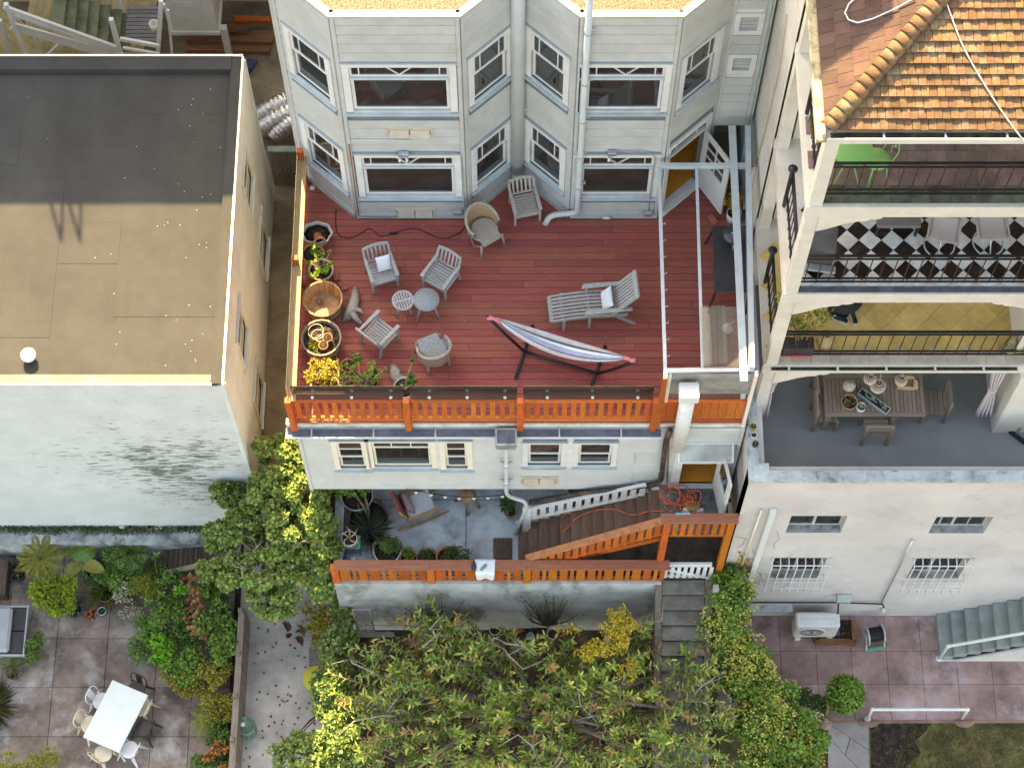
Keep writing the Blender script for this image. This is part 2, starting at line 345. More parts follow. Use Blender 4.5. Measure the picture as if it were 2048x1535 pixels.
# ================================================================== wall and window builders
def wallface(house, p0, p1, z0, z1, holes, pitch, mat, back, margin=.1, cb=True, thick=.1, boards=True):
    """a clad wall between two plan points (left to right as seen from outside); holes = (a0, a1, zlo, zhi) glazed openings"""
    p0 = Vector((p0[0], p0[1], 0)); p1 = Vector((p1[0], p1[1], 0)); d = (p1 - p0); Lw = d.length; d.normalize()
    F = frame(p0, d, (0, 0, 1)); mb = MB()
    def rects(a0, a1, b0, b1, hs):                      # the rectangle minus its holes
        cuts = sorted({b0, b1, *[min(max(h[i], b0), b1) for h in hs for i in (2, 3)]}); out = []
        for lo, hi in zip(cuts, cuts[1:]):
            if hi - lo < 1e-4: continue
            x = a0
            for h in sorted(hs):
                if h[2] < hi - 1e-4 and h[3] > lo + 1e-4:
                    if h[0] > x + 1e-3: out.append((x, h[0], lo, hi))
                    x = max(x, h[1])
            if x < a1 - 1e-3: out.append((x, a1, lo, hi))
        return out
    for a0, a1, b0, b1 in rects(0, Lw, z0, z1, holes): mb.bx(a0, a1, b0, b1, -thick, 0)
    w = mb.build('wall', back, house, wm=F)
    if boards:
        e0 = .07 if cb else 0.0
        hs = [(h[0] - margin, h[1] + margin, h[2] - margin, h[3] + margin) for h in holes]
        nrow = max(1, round((z1 - z0) / pitch)); ph = (z1 - z0) / nrow
        for r in range(nrow):
            b0, b1 = z0 + r * ph, z0 + (r + 1) * ph; x = e0; segs = []
            for h in sorted(hs):
                if h[2] < b1 - .04 and h[3] > b0 + .04:
                    if h[0] > x + .03: segs.append((x, h[0]))
                    x = max(x, h[1])
            if x < Lw - e0 - .02: segs.append((x, Lw - e0))
            for a0, a1 in segs:
                wm = F @ Matrix.Translation(((a0 + a1) / 2, (b0 + b1) / 2, .018)) @ Matrix.Rotation(R(-4.5), 4, 'X')
                piece('siding_board', (a1 - a0 - .003, ph - .034, .02), mat, w, wm, .004)
    if cb:
        for a in (.035, Lw - .035):
            mb = MB(); mb.cbx(a - .035, a + .035, z0, z1, .0, .045, .005); mb.build('corner_board', mat, w, wm=F)
    return F, w
def bar(mb, x0, x1, y0, y1, z0, z1, c=.005): mb.cbx(x0, x1, y0, y1, z0, z1, c)
def ringframe(mb, x0, x1, y0, y1, t, z0, z1):
    bar(mb, x0, x1, y1 - t, y1, z0, z1); bar(mb, x0, x1, y0, y0 + t, z0, z1); bar(mb, x0, x0 + t, y0 + t, y1 - t, z0, z1); bar(mb, x1 - t, x1, y0 + t, y1 - t, z0, z1)
def window(wallp, house, F, a0, a1, z0, z1, style='hung', tw=.12, mat=None, sill=True, glass=None, meet=.45):
    """casing as the part, with sashes, muntins, sill and panes as its pieces; style picture, hung, craft, plain, slide"""
    mat = mat or WHITE; glass = glass or GLASS
    mb = MB(); bar(mb, a0 - tw, a1 + tw, z1, z1 + tw * .9, 0, .05)
    bar(mb, a0 - tw, a0, z0 - .02, z1, 0, .045); bar(mb, a1, a1 + tw, z0 - .02, z1, 0, .045)
    mb.bx(a0 - .02, a0, z0, z1, -.1, 0); mb.bx(a1, a1 + .02, z0, z1, -.1, 0); mb.bx(a0, a1, z1, z1 + .02, -.1, 0)
    w = mb.build('window', mat, house, wm=F)
    cap = MB(); bar(cap, a0 - tw - .02, a1 + tw + .02, z1 + tw * .9, z1 + tw * .9 + .025, 0, .07); cap.build('head_trim', M('trim_blue_grey', (.40, .45, .47), .08, 4, .5, .05), w, wm=F)  # head trim in its own blue-grey paint
    if sill:
        sl = MB(); sl.hexa([(a0 - tw - .02, z0 - .1, .0), (a1 + tw + .02, z0 - .1, .0), (a1 + tw + .02, z0 - .06, .0), (a0 - tw - .02, z0 - .06, .0),
                            (a0 - tw - .02, z0 - .1, .085), (a1 + tw + .02, z0 - .1, .085), (a1 + tw + .02, z0 - .062, .085), (a0 - tw - .02, z0 - .062, .085)])
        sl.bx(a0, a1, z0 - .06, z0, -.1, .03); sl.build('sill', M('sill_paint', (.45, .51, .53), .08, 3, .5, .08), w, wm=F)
    def sash(x0, x1, y0, y1, d, t=.05, mun=()):
        m2 = MB(); ringframe(m2, x0, x1, y0, y1, t, d, d + .035)
        for kind, q in mun:
            if kind == 'v': bar(m2, q - .011, q + .011, y0 + t, y1 - t, d + .004, d + .032)
            elif kind == 'h': bar(m2, x0 + t, x1 - t, q - .011, q + .011, d + .004, d + .032)
            elif kind == 'd':
                h = (y1 - y0 - 2 * t) ; cy = y1 - t
                m2.beam((q - h * .9, cy, d + .018), (q, y0 + t, d + .018), .022, .028, up=(0, 0, 1)); m2.beam((q, y0 + t, d + .018), (q + h * .9, cy, d + .018), .022, .028, up=(0, 0, 1))
        s = m2.build('sash', mat, w, wm=F)
        g = MB(); g.bx(x0 + t * .6, x1 - t * .6, y0 + t * .6, y1 - t * .6, d + .014, d + .018); g.build('pane', glass, w, wm=F)
    H = z1 - z0; Wd = a1 - a0
    if style == 'picture':
        zm = z1 - H * .24; sash(a0, a1, zm, z1, -.03, .04, [('v', a0 + .16), ('v', a1 - .16), ('d', (a0 + a1) / 2)])
        mb = MB(); bar(mb, a0 - .02, a1 + .02, zm - .06, zm, -.05, .045); mb.build('transom_bar', M('sill_paint', (.5, .6, .62)), w, wm=F)
        sash(a0, a1, z0, zm - .06, -.04, .06)
    elif style == 'craft':
        zm = z0 + H * .6; t = .05
        sash(a0, a1, zm - .02, z1, -.02, t, [('v', a0 + Wd * .22), ('v', a1 - Wd * .22)]); sash(a0, a1, z0, zm + .02, -.06, t)
    elif style == 'hung':
        zm = z0 + H * meet; sash(a0, a1, zm, z1, -.02, .045); sash(a0, a1, z0, zm + .03, -.06, .05)
    elif style == 'hung2':
        zm = z0 + H * .42; sash(a0, a1, zm, z1, -.02, .04, [('h', (zm + z1) / 2)]); sash(a0, a1, z0, zm + .03, -.06, .045)
    elif style == 'tri':
        zm = z1 - H * .27; sash(a0, a1, zm, z1, -.03, .04, [('v', a0 + Wd / 3), ('v', a1 - Wd / 3)]); sash(a0, a1, z0, zm, -.05, .05)
    elif style == 'slide':
        xm = (a0 + a1) / 2; sash(a0, xm + .03, z0, z1, -.1, .04); sash(xm - .03, a1, z0, z1, -.14, .04)
    else: sash(a0, a1, z0, z1, -.03, .05)
    return w
def pxrect(u0, v0, u1, v1, y, x0=0.0):
    """opening on a wall facing the camera at depth y, measured from plan x0: (a0, a1, zlo, zhi)"""
    vm = (v0 + v1) / 2; return (W(u0, vm, y).x - x0, W(u1, vm, y).x - x0, W(u0, v1, y).z, W(u0, v0, y).z)

# ================================================================== the white house with the red deck
house = thing('bay_window_house', 'grey-white house with two tall bays of windows behind the red deck', 'house', (0, 6, -5))
YB = 4.27; ZR = 6.63
PA, PB, PC, PD, PE, PF, PG = (-3.95, 5.19), (-2.92, YB), (-.84, YB), (.12, 5.16), (1.09, YB), (2.73, YB), (3.66, 5.12)
def facew(a, b): return math.hypot(b[0] - a[0], b[1] - a[1])
zu0, zu1, zl0, zl1 = 3.78, 5.16, .80, 2.21                  # glazed heights, upper and lower row
def bayface(p0, p1, wins, z0=.0, z1=ZR, holes_only=()):
    hs = [w[:4] for w in wins] + list(holes_only)
    F, w = wallface(house, p0, p1, z0, z1, hs, .262, SIDING, BACKG, .13)
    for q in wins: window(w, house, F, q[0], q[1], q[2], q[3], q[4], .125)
    return F, w
LW = facew(PA, PB); wa, wb = .30, LW - .24
bayface(PA, PB, [(wa, wb, zu0, zu1, 'craft'), (wa, wb, zl0, zl1, 'craft')])
FL, wl = bayface(PB, PC, [(.20, 1.87, zu0, zu1, 'picture'), (.22, 1.88, zl0, zl1, 'picture')])
LW = facew(PC, PD); bayface(PC, PD, [(.24, LW - .30, zu0, zu1, 'craft'), (.24, LW - .30, zl0, zl1, 'craft')])
bayface(PD, PE, [(.30, LW - .26, zu0, zu1, 'craft'), (.30, LW - .26, zl0, zl1, 'craft')])
FR, wr = bayface(PE, PF, [(.16, 1.46, zu0, zu1, 'picture'), (.16, 1.46, zl0, zl1, 'picture')])
LW = facew(PF, PG); FD, wdoor = bayface(PF, PG, [(.22, LW - .30, zu0 - .1, zu1 + .05, 'craft')], holes_only=[(.12, LW - .22, .02, 2.32)])
# door opening in the angled face: casing, glazed transom, swung-open leaf with six lights
mb = MB(); ringw = LW - .22
bar(mb, .0, .12, 0, 2.42, 0, .05); bar(mb, ringw, LW - .1, 0, 2.42, 0, .05); bar(mb, 0, LW - .1, 2.32, 2.44, 0, .052); bar(mb, .12, ringw, 2.0, 2.06, -.06, .04)
dcase = mb.build('door_casing', WHITE, house, wm=FD)
mb = MB()
for q in (.32, ringw - .2): bar(mb, q - .012, q + .012, 2.06, 2.32, -.04, .0)
mb.build('muntin', WHITE, dcase, wm=FD); mb = MB(); mb.bx(.12, ringw, 2.06, 2.32, -.03, -.026); mb.build('pane', GLASS, dcase, wm=FD)
mb = MB(); bar(mb, .02, ringw + .05, -.0, .05, -.12, .11); mb.build('threshold', WHITE, dcase, wm=FD)
dl = .80; FDo = FD @ Matrix.Translation((ringw - .01, 0, .03)) @ Matrix.Rotation(R(80), 4, 'Y')
mb = MB(); z1d = 1.98
bar(mb, -dl, 0, .05, 1.0, -.022, .022); bar(mb, -dl, 0, z1d - .14, z1d, -.022, .022); bar(mb, -dl, -dl + .13, 1.0, z1d - .14, -.022, .022); bar(mb, -.13, 0, 1.0, z1d - .14, -.022, .022)
dleaf = mb.build('door', WHITE, house, wm=FDo, label='white deck door swung open, six lights in its upper half')
mb = MB(); bar(mb, -dl / 2 - .014, -dl / 2 + .014, 1.0, z1d - .14, -.018, .018)
for q in (1.28, 1.57): bar(mb, -dl + .13, -.13, q - .014, q + .014, -.0175, .0175)
mb.build('muntin', WHITE, dleaf, wm=FDo); mb = MB(); mb.bx(-dl + .13, -.13, 1.0, z1d - .14, -.002, .002); mb.build('pane', GLASS, dleaf, wm=FDo)
mb = MB(); mb.tube([(-dl + .06, .98, .022), (-dl + .06, .98, .07)], .012, 8); mb.ball((-dl + .06, .98, .085), .03); mb.bx(-dl + .03, -dl + .09, .9, 1.12, .0225, .027); mb.build('door_knob', IRON, dleaf, wm=FDo)
# upper box in the corner with two small vent windows, and the recessed porch under it
F3, w3 = wallface(house, PG, (4.30, 5.12), 1.9, ZR, [(.16, .46, 3.72, 4.12), (.16, .46, 4.95, 5.35)], .262, SIDING, WHITE, .08)
for z0 in (3.72, 4.95):
    mb = MB(); ringframe(mb, .06, .56, z0 - .1, z0 + .5, .1, .0, .04); wv = mb.build('vent_window', WHITE, house, wm=F3)
    for i in range(4): mb = MB(); mb.beam((.16, z0 + .05 + i * .1, -.03), (.46, z0 + .05 + i * .1, -.03), .05, .008, up=(0, .7, .7)); mb.build('louvre', SIDING, wv, wm=F3)
    mb = MB(); mb.bx(.16, .46, z0, z0 + .4, -.1, -.09); mb.build('backing', ROOMWALL, wv, wm=F3)
TEAL = M('porch_teal', (.42, .53, .51), .08, 2, .6, .1)
wallface(house, (3.66, 6.1), (4.30, 6.1), 0, 2.0, [], .262, TEAL, TEAL, 0)
mb = MB(); mb.bx(3.60, 3.66, 5.13, 6.1, 0, 1.9); mb.bx(3.62, 4.32, 5.13, 6.2, 1.82, 1.9); mb.bx(4.30, 4.36, 5.12, 14, -3, ZR); mb.build('porch_shell', TEAL, house, world=True)
# body: roof with gravel, floors, rear and side walls
out = [PA, PB, PC, PD, PE, PF, PG, (4.30, 5.12), (4.30, 14), (-3.95, 14)]
def inset(d): return [(-3.95 + d, 5.19 + d * .4), (PB[0] + d * .4, YB + d), (PC[0] - d * .4, YB + d), (PD[0], 5.16 + d * 1.4), (PE[0] + d * .4, YB + d), (PF[0] - d * .4, YB + d), (PG[0] - d * .4, 5.12 + d), (4.30 - d, 5.12 + d), (4.30 - d, 14 - d), (-3.95 + d, 14 - d)]
mb = MB(); mb.ext([(x, y, ZR - .12) for x, y in inset(.035)], (0, 0, .1)); mb.build('roof', GRAVEL, house, world=True)
mb = MB(); oo = inset(-.05); ii = inset(.03)
for i in range(10):
    j = (i + 1) % 10; a, b, c, d = oo[i], oo[j], ii[j], ii[i]
    mb.hexa([(*a, ZR - .03), (*b, ZR - .03), (*c, ZR - .03), (*d, ZR - .03), (*a, ZR + .035), (*b, ZR + .035), (*c, ZR + .02), (*d, ZR + .02)])
mb.build('roof_edge', M('drip_edge', (.42, .43, .43), .1, 6, .45, .05), house, world=True)
for zf, mt in ((-.0, ROOMFLOOR), (2.95, ROOMFLOOR)):
    mb = MB(); mb.ext([(x, y, zf - .15) for x, y in inset(.06)], (0, 0, .15 + (.012 if zf == 0 else 0))); mb.build('floor', mt, house, world=True)
mb = MB(); mb.ext([(x, y, 2.62) for x, y in inset(.08)], (0, 0, .1)); mb.build('ceiling', ROOMWALL, house, world=True)
mb = MB(); mb.bx(-4.03, -3.95, 5.19, 14, -5.9, ZR); mb.build('side_wall', SIDING, house, world=True)
mb = MB(); mb.bx(-3.95, 4.3, 14, 14.1, -5.9, ZR); mb.bx(-3.8, 4.2, 9, 9.1, 0, 6.4); mb.bx(.1, .2, 5.5, 9, 0, 6.4); mb.bx(2.75, 2.83, 6.2, 9, 0, 2.6); mb.build('inner_wall', ROOMWALL, house, world=True)
mb = MB(); mb.ext([(2.74, 4.40, .02), (3.6, 5.2, .02), (3.6, 6.4, .02), (2.2, 6.4, .02), (2.2, 4.8, .02)], (0, 0, .015)); mb.build('hall_floor', DOORFLOOR, house, world=True)
mb = MB(); mb.bx(2.9, 4.28, 6.4, 9.5, ZR - .1, 15.3); mb.build('shade_tower', SIDING, house, world=True)  # unseen tower added to cast shade on the neighbour's left roof slope
# seen through the windows: sofa, desk, laptop
GREYF = M('sofa_grey_indoor', (.34, .34, .36), .06, 4, .9, .1)
t = thing('indoor_sofa', 'grey sofa seen through the lower left picture window', 'sofa', (-1.88, 4.75, .01)); mb = MB(); mb.cbx(-2.75, -1.0, 4.5, 4.72, .01, .95, .05); mb.build('backrest', GREYF, t, world=True); mb = MB(); mb.cbx(-2.7, -1.05, 4.73, 5.45, .01, .45, .05); mb.build('seat', GREYF, t, world=True)
for x in (-2.65, -1.86): mb = MB(); mb.cbx(x, x + .77, 4.73, 5.2, .46, .86, .08); mb.build('cushion', GREYF, t, world=True)
t = thing('indoor_desk', 'pale desk seen through the upper right picture window', 'desk', (1.9, 4.8, 2.96)); mb = MB(); mb.cbx(1.2, 2.6, 4.45, 5.3, 3.66, 3.7, .01); mb.build('top', M('desk_pale', (.62, .62, .62), .05, 3, .5, 0), t, world=True)
for x in (1.25, 2.55):
    for y in (4.5, 5.2): mb = MB(); mb.bx(x, x + .04, y, y + .04, 2.96, 3.66); mb.build('leg', STEEL, t, world=True)
mb = MB(); mb.cbx(1.35, 1.8, 4.6, 5.0, 3.701, 3.76, .01); mb.build('document_box', M('folder_teal', (.42, .58, .60), .06, 4, .6, 0), None, label='pale teal box on the desk behind the upper right window', cat='box')
for z, x0, x1 in ((.62, -2.45, -1.4), (3.6, -2.5, -1.4), (.62, 1.4, 2.4)): mb = MB(); mb.cbx(x0, x1, YB + .12, YB + .2, z + .1, z + .3, .01); mb.build('radiator', WHITE, house, world=True)
t = thing('indoor_cabinet', 'carved brown cabinet seen through the upper left picture window', 'cabinet', (-1.9, 5.3, 2.96)); WALN = M('walnut', (.30, .13, .06), .25, 5, .4, .2); mb = MB(); mb.cbx(-2.5, -1.3, 5.0, 5.5, 2.96, 4.1, .02); mb.build('body', WALN, t, world=True); mb = MB(); mb.cbx(-2.56, -1.24, 4.94, 5.54, 4.1, 4.16, .02); mb.build('top', WALN, t, world=True)
for x in (-2.2, -1.6): mb = MB(); mb.ball((x, 4.99, 3.6), (.2, .03, .3)); mb.build('carving', M('gilt', (.5, .33, .1), .2, 8, .4, .1), t, world=True)
t = thing('indoor_table', 'brown table with papers behind the lower right picture window', 'table', (1.9, 4.9, .02)); mb = MB(); mb.cbx(1.25, 2.55, 4.5, 5.3, .72, .76, .01); mb.build('top', M('table_walnut', (.36, .17, .09), .2, 5, .4, .1), t, world=True)
for x in (1.3, 2.46):
    for y in (4.55, 5.2): mb = MB(); mb.bx(x, x + .05, y, y + .05, .02, .72); mb.build('leg', WALN, t, world=True)
mb = MB(); mb.cbx(1.55, 1.8, 4.6, 4.75, .761, .775, .002); mb.build('paper_sheet', M('paper_pink', (.62, .42, .36), .05, 4, .8, 0), None, label='pinkish paper on the table behind the lower right window', cat='paper')
# things fixed to the wall
def louvre_box(wp, F, a, z, w, h):
    mb = MB(); ringframe(mb, a - w / 2 - .05, a + w / 2 + .05, z - .03, z + h + .03, .05, .02, .05); lb = mb.build('wall_vent', TAN, wp.parent, wm=F)
    for s in (-1, 1):
        mb = MB(); c = a + s * w / 4
        mb.hexa([(c - w / 4 + .01, z, .02), (c + w / 4 - .01, z, .02), (c + w / 4 - .01, z + h, .02), (c - w / 4 + .01, z + h, .02), (c - w / 4 + .01, z, .13), (c + w / 4 - .01, z, .13), (c + w / 4 - .01, z + h, .07), (c - w / 4 + .01, z + h, .07)])
        mb.build('hood', M('vent_hood', (.50, .44, .36), .08, 5, .5, .05), lb, wm=F)
louvre_box(wl, FL, 1.13, 3.02, .72, .17); louvre_box(wl, FL, 1.10, .13, .66, .16)
def pipe(parent, name, pts, r, mat, n=10, label=None):
    mb = MB(); mb.tube(pts, r, n); return mb.build(name, mat, parent, world=True, label=label)
def bend(pts, r=.06, k=3):
    """rounded corners for a pipe run"""
    pts = [Vector(p) for p in pts]; o = [pts[0]]
    for a, b, c in zip(pts, pts[1:], pts[2:]):
        u = (a - b); v = (c - b); ru = min(r, u.length * .45); rv = min(r, v.length * .45); p = b + u.normalized() * ru; q = b + v.normalized() * rv
        for i in range(k + 1): t = i / k; o.append((p * (1 - t) + b * t) * (1 - t) + (b * (1 - t) + q * t) * t)
    return o + [pts[-1]]
PIPE = M('pipe_grey_white', (.48, .52, .52), .05, 3, .45, .05)
pp = pipe(house, 'waste_pipe', [(.10, 4.98, 9.0), (.10, 4.98, .45)], .125, PIPE, 16)
for z in (1.0, 2.6, 4.4): mb = MB(); mb.beam((-.22, 5.0, z), (.42, 5.0, z), .02, .02); mb.build('bracket', WHITE, pp, world=True)
pipe(house, 'collar_pipe', [(.10, 4.98, .46), (.10, 4.98, .0)], .10, PIPE, 16)
dpx = 1.22; dsp = pipe(house, 'downpipe', bend([(dpx, 4.16, 8.5), (dpx, 4.16, .30), (.72, 4.15, .22), (.62, 4.05, .04)], .12, 4), .057, PIPE, 12)
for z in (6.3, 4.8, 3.6, 2.4, 1.3): mb = MB(); mb.bx(dpx - .12, dpx + .12, 4.2, 4.26, z, z + .03); mb.tube([(dpx, 4.16, z - .03), (dpx, 4.16, z + .06)], .066, 12); mb.build('strap', PIPE, dsp, world=True)
CAB = M('cable_grey', (.30, .32, .33), .1, 6, .5, 0)
cz = [(-2.9, 4.23, 2.78), (-2.0, 4.22, 2.8), (-1.96, 4.22, 2.8)]
pipe(house, 'conduit', [(-2.84, 4.225, 2.83), (-1.78, 4.225, 2.83)], .012, WHITE, 6)
pipe(house, 'conduit', bend([(-1.92, 4.2, 2.42), (-1.0, 4.21, 2.42), (-.9, 4.21, 2.3), (-.88, 4.21, .35), (-1.0, 4.21, .2)], .15), .010, CAB, 6)
pipe(house, 'conduit', bend([(1.78, 4.2, 2.46), (2.44, 4.2, 2.46), (2.56, 4.2, 2.3), (2.56, 4.2, .3)], .15), .011, CAB, 6)
pipe(house, 'conduit', bend([(2.5, 4.21, .12), (1.2, 4.21, .12), (1.05, 4.24, .12)], .1), .008, CAB, 6)
pipe(house, 'corner_cable', [(-2.88, 4.2, 2.7), (-2.88, 4.2, .1), (-2.6, 4.2, .06), (-1.6, 4.2, .06)], .012, M('rust_cable', (.25, .07, .03), .2, 6, .6, 0), 6)
mb = MB(); mb.cbx(-2.02, -1.84, 4.14, 4.22, 2.38, 2.46); mb.tube([(-1.98, 4.14, 2.42), (-2.0, 4.04, 2.36)], .03, 8); mb.tube([(-1.88, 4.14, 2.42), (-1.86, 4.04, 2.36)], .03, 8); mb.build('flood_light', STEEL, house, world=True)
mb = MB(); mb.cbx(1.70, 1.86, 4.14, 4.22, 2.40, 2.50); mb.tube([(1.74, 4.14, 2.44), (1.72, 4.04, 2.38)], .03, 8); mb.build('flood_light', STEEL, house, world=True)
for bxx, bz in ((2.55, .16), (-1.02, .2)):
    mb = MB(); mb.cbx(bxx - .08, bxx + .08, 4.14, 4.24, bz, bz + .14); mb.build('outlet_box', STEEL, house, world=True)
mb = MB(); mb.ball((1.78, 4.18, .07), (.11, .05, .05)); mb.build('hose_tap', STEEL, house, world=True)
# skirt boards where the bays meet the deck
for p0, p1 in ((PA, PB), (PB, PC), (PC, PD), (PD, PE), (PE, PF)):
    a = Vector((*p0, .07)); b = Vector((*p1, .07)); n = Vector(((b - a).y, -(b - a).x, 0)).normalized() * .05
    mb = MB(); mb.beam(a + n, b + n, .05, .14); mb.build('skirt_board', SIDING, house, world=True)

# ================================================================== red deck, its railings and the lower front of the house
deck = tag(MB().bx(-3.92, 4.27, .04, 6.2, -.22, -.06).build('deck_floor', M('deck_joists', (.03, .012, .01), .2, 3, .9, 0)), kind='structure')
pitch = .1435; y = .02; row = 0
def deckx(y):                                                  # where the bays cut the boards
    return [(-3.92, 4.27)]
while y < 5.6:
    yc = y + pitch / 2; segs = [(-3.9, 4.26)]
    if yc > YB - .02:
        t = yc - YB; k = 1.03 / .92
        l1 = -3.9; r1 = PB[0] - t * k; l2 = PC[0] + t * 1.08; r2 = PE[0] - t * 1.10; l3 = PF[0] + t * 1.09; r3 = 4.26
        segs = [s for s in ((l1, r1), (l2, r2), (l3, r3)) if s[1] - s[0] > .08]
    for a, b in segs:
        x = a
        while x < b - .01:
            Lb = random.choice((1.83, 2.44, 3.05, 3.66, 4.27)) if x > a else random.uniform(.9, 3.6)
            e = min(x + Lb, b)
            if b - e < .5: e = b
            piece('plank', (e - x - .003, pitch - .006, .032), REDWOOD, deck, TR(((x + e) / 2, yc, -.016 + random.uniform(-.0015, .0015))), .005); x = e
    y += pitch; row += 1

front = thing('lower_front_wall', 'pale clapboard lower storey under the deck with two groups of windows', 'house front', (0, 0, -5.05))
X0, X1 = -3.93, 4.22; ZB, ZT = -3.19, -.16
gl = [pxrect(*r, 0, X0) for r in ((677, 881, 729, 934), (746, 881, 862, 931), (891, 881, 934, 934), (1056, 884, 1122, 928), (1157, 884, 1223, 928))]
random.seed(21); zt = gl[1][3]; zb = gl[1][2]
dr = pxrect(1365, 886, 1437, 962, 0, X0); dr = (dr[0], dr[1], -2.95, -.95)
FF, wf = wallface(front, (X0, 0), (X1, 0), ZB, ZT, gl + [dr], .232, SIDLOW, BACKG, .10)
for g, st in zip(gl, ('hung2', 'tri', 'hung2', 'hung', 'hung')):
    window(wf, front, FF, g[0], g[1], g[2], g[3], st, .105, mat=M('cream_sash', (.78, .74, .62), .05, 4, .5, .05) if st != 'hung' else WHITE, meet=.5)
for a, b in ((gl[0], gl[1]), (gl[1], gl[2]), (gl[3], gl[4])):
    mb = MB(); bar(mb, a[1] + .105, b[0] - .105, zb - .04, zt + .09, .0, .042); mb.build('mullion_panel', WHITE, front, wm=FF)
for r in ((1268, 901, 1322, 923), (1262, 939, 1316, 962)):
    q = pxrect(*r, 0, X0); mb = MB(); ringframe(mb, q[0], q[1], q[2], q[3], .02, .024, .05); bar(mb, q[0] + .02, q[1] - .02, q[2] + .02, q[3] - .02, .02, .036); mb.build('access_panel', SIDLOW, front, wm=FF)
q = pxrect(1046, 947, 1110, 962, 0, X0); louvre_box(wf, FF, (q[0] + q[1]) / 2, q[2], q[1] - q[0], .3)
# room behind the lower windows
mb = MB(); mb.bx(X0 + .05, X1 - .05, .1, 5, -3.1, -2.97); mb.build('floor', ROOMFLOOR, front, world=True)
mb = MB(); mb.bx(X0 + .02, X1, 4.9, 5, -5.05, -.3); mb.bx(X0 - .0, X0 + .06, .02, 5, -5.05, -.2); mb.bx(X1 - .06, X1, .02, 5, -5.05, -.2); mb.bx(.6, .68, .2, 4.9, -2.97, -.3); mb.bx(X0, X1, .12, 5, -.42, -.3); mb.build('inner_wall', ROOMWALL, front, world=True)
mb = MB(); mb.bx(dr[0] + X0 - .3, dr[1] + X0 + .3, .03, 1.6, -2.965, -2.945); mb.build('hall_floor', DOORFLOOR, front, world=True)
mb = MB(); mb.bx(X0 + .1, X1 - .1, 2.0, 2.1, -5.05, -3.1); mb.bx(X0, X1, .0, 2.0, -3.26, -3.19); mb.build('soffit', SIDLOW, front, world=True)
mb = MB(); a0, a1 = dr[0], dr[1]
bar(mb, a0 - .17, a0, -2.95, -.86, .0, .045); bar(mb, a1, a1 + .12, -2.95, -.86, .0, .045); bar(mb, a0 - .17, a1 + .12, -.95, -.8, .0, .05); bar(mb, a0 - .2, a1 + .14, -3.04, -2.95, -.1, .1); bar(mb, a0 - .2, a1 + .3, -.78, -.755, 0, .08); mb.build('door_casing', WHITE, front, wm=FF)
dl = .78; FDo2 = FF @ Matrix.Translation((a1 - .01, 0, .03)) @ Matrix.Rotation(R(100), 4, 'Y')
mb = MB(); bar(mb, -dl, 0, -2.93, -1.95, -.022, .022); bar(mb, -dl, 0, -1.14, -1.0, -.022, .022); bar(mb, -dl, -dl + .14, -1.95, -1.14, -.022, .022); bar(mb, -.14, 0, -1.95, -1.14, -.022, .022)
d2 = mb.build('door', WHITE, front, wm=FDo2, label='white half-glazed lower door standing open onto the landing')
mb = MB(); mb.bx(-dl + .14, -.14, -1.95, -1.14, -.003, .003); mb.build('pane', GLASS, d2, wm=FDo2)
mb = MB(); mb.tube([(-dl + .07, -2.0, .02), (-dl + .07, -2.0, .07)], .012, 8); mb.ball((-dl + .07, -2.0, .085), .032); mb.build('door_knob', IRON, d2, wm=FDo2)
# gutter, leader box, downpipe
gx0, gx1 = X0 - .16, W(1323, 850, 0).x
mb = MB(); mb.hexa([(gx0, -.14, -.3), (gx1, -.14, -.3), (gx1, -.01, -.3), (gx0, -.01, -.3), (gx0, -.2, -.18), (gx1, -.2, -.18), (gx1, -.01, -.18), (gx0, -.01, -.18)]); gt = mb.build('gutter', M('gutter_blue', (.30, .37, .46), .1, 2, .4, .05, metal=.3), front, world=True)
mb = MB(); mb.bx(gx0 + .01, gx1 - .01, -.185, -.03, -.179, -.172); mb.build('gutter_trough', NAVYGUT, gt, world=True)
mb = MB(); mb.bx(gx0, gx1, -.215, -.19, -.2, -.16); mb.build('gutter_lip', M('gutter_lip', (.62, .68, .72), .08, 3, .4, 0), gt, world=True)
for i in range(7): x = gx0 + .45 + i * 1.12; mb = MB(); mb.bx(x, x + .03, -.2, -.02, -.168, -.158); mb.build('gutter_strap', STEEL, gt, world=True)
q = W(1012, 875, -.25); mb = MB(); mb.hexa([(q.x - .17, -.36, q.z - .3), (q.x + .17, -.36, q.z - .3), (q.x + .17, -.06, q.z - .3), (q.x - .17, -.06, q.z - .3), (q.x - .2, -.4, q.z), (q.x + .2, -.4, q.z), (q.x + .2, -.06, q.z), (q.x - .2, -.06, q.z)])
lh = mb.build('leader_box', M('leader_metal', (.36, .42, .44), .2, 6, .4, .1, metal=.4), front, world=True)
mb = MB(); mb.bx(q.x - .16, q.x + .16, -.36, -.1, q.z + .001, q.z + .006); mb.build('opening', NAVYGUT, lh, world=True)
dp = pipe(front, 'downpipe', bend([(q.x, -.16, q.z - .25), (q.x, -.16, -3.12), (q.x + .12, -.16, -3.32), (q.x + .36, -.2, -3.38), (q.x + .40, -.24, -3.6), (W(1031, 1050, -.3).x, -.30, -5.0)], .12, 4), .040, PIPE, 12)
for z in (-1.6, -2.5): mb = MB(); mb.tube([(q.x, -.16, z), (q.x, -.16, z + .06)], .066, 12); mb.beam((q.x - .12, -.09, z), (q.x + .12, -.09, z), .02, .03); mb.build('strap', STEEL, dp, world=True)
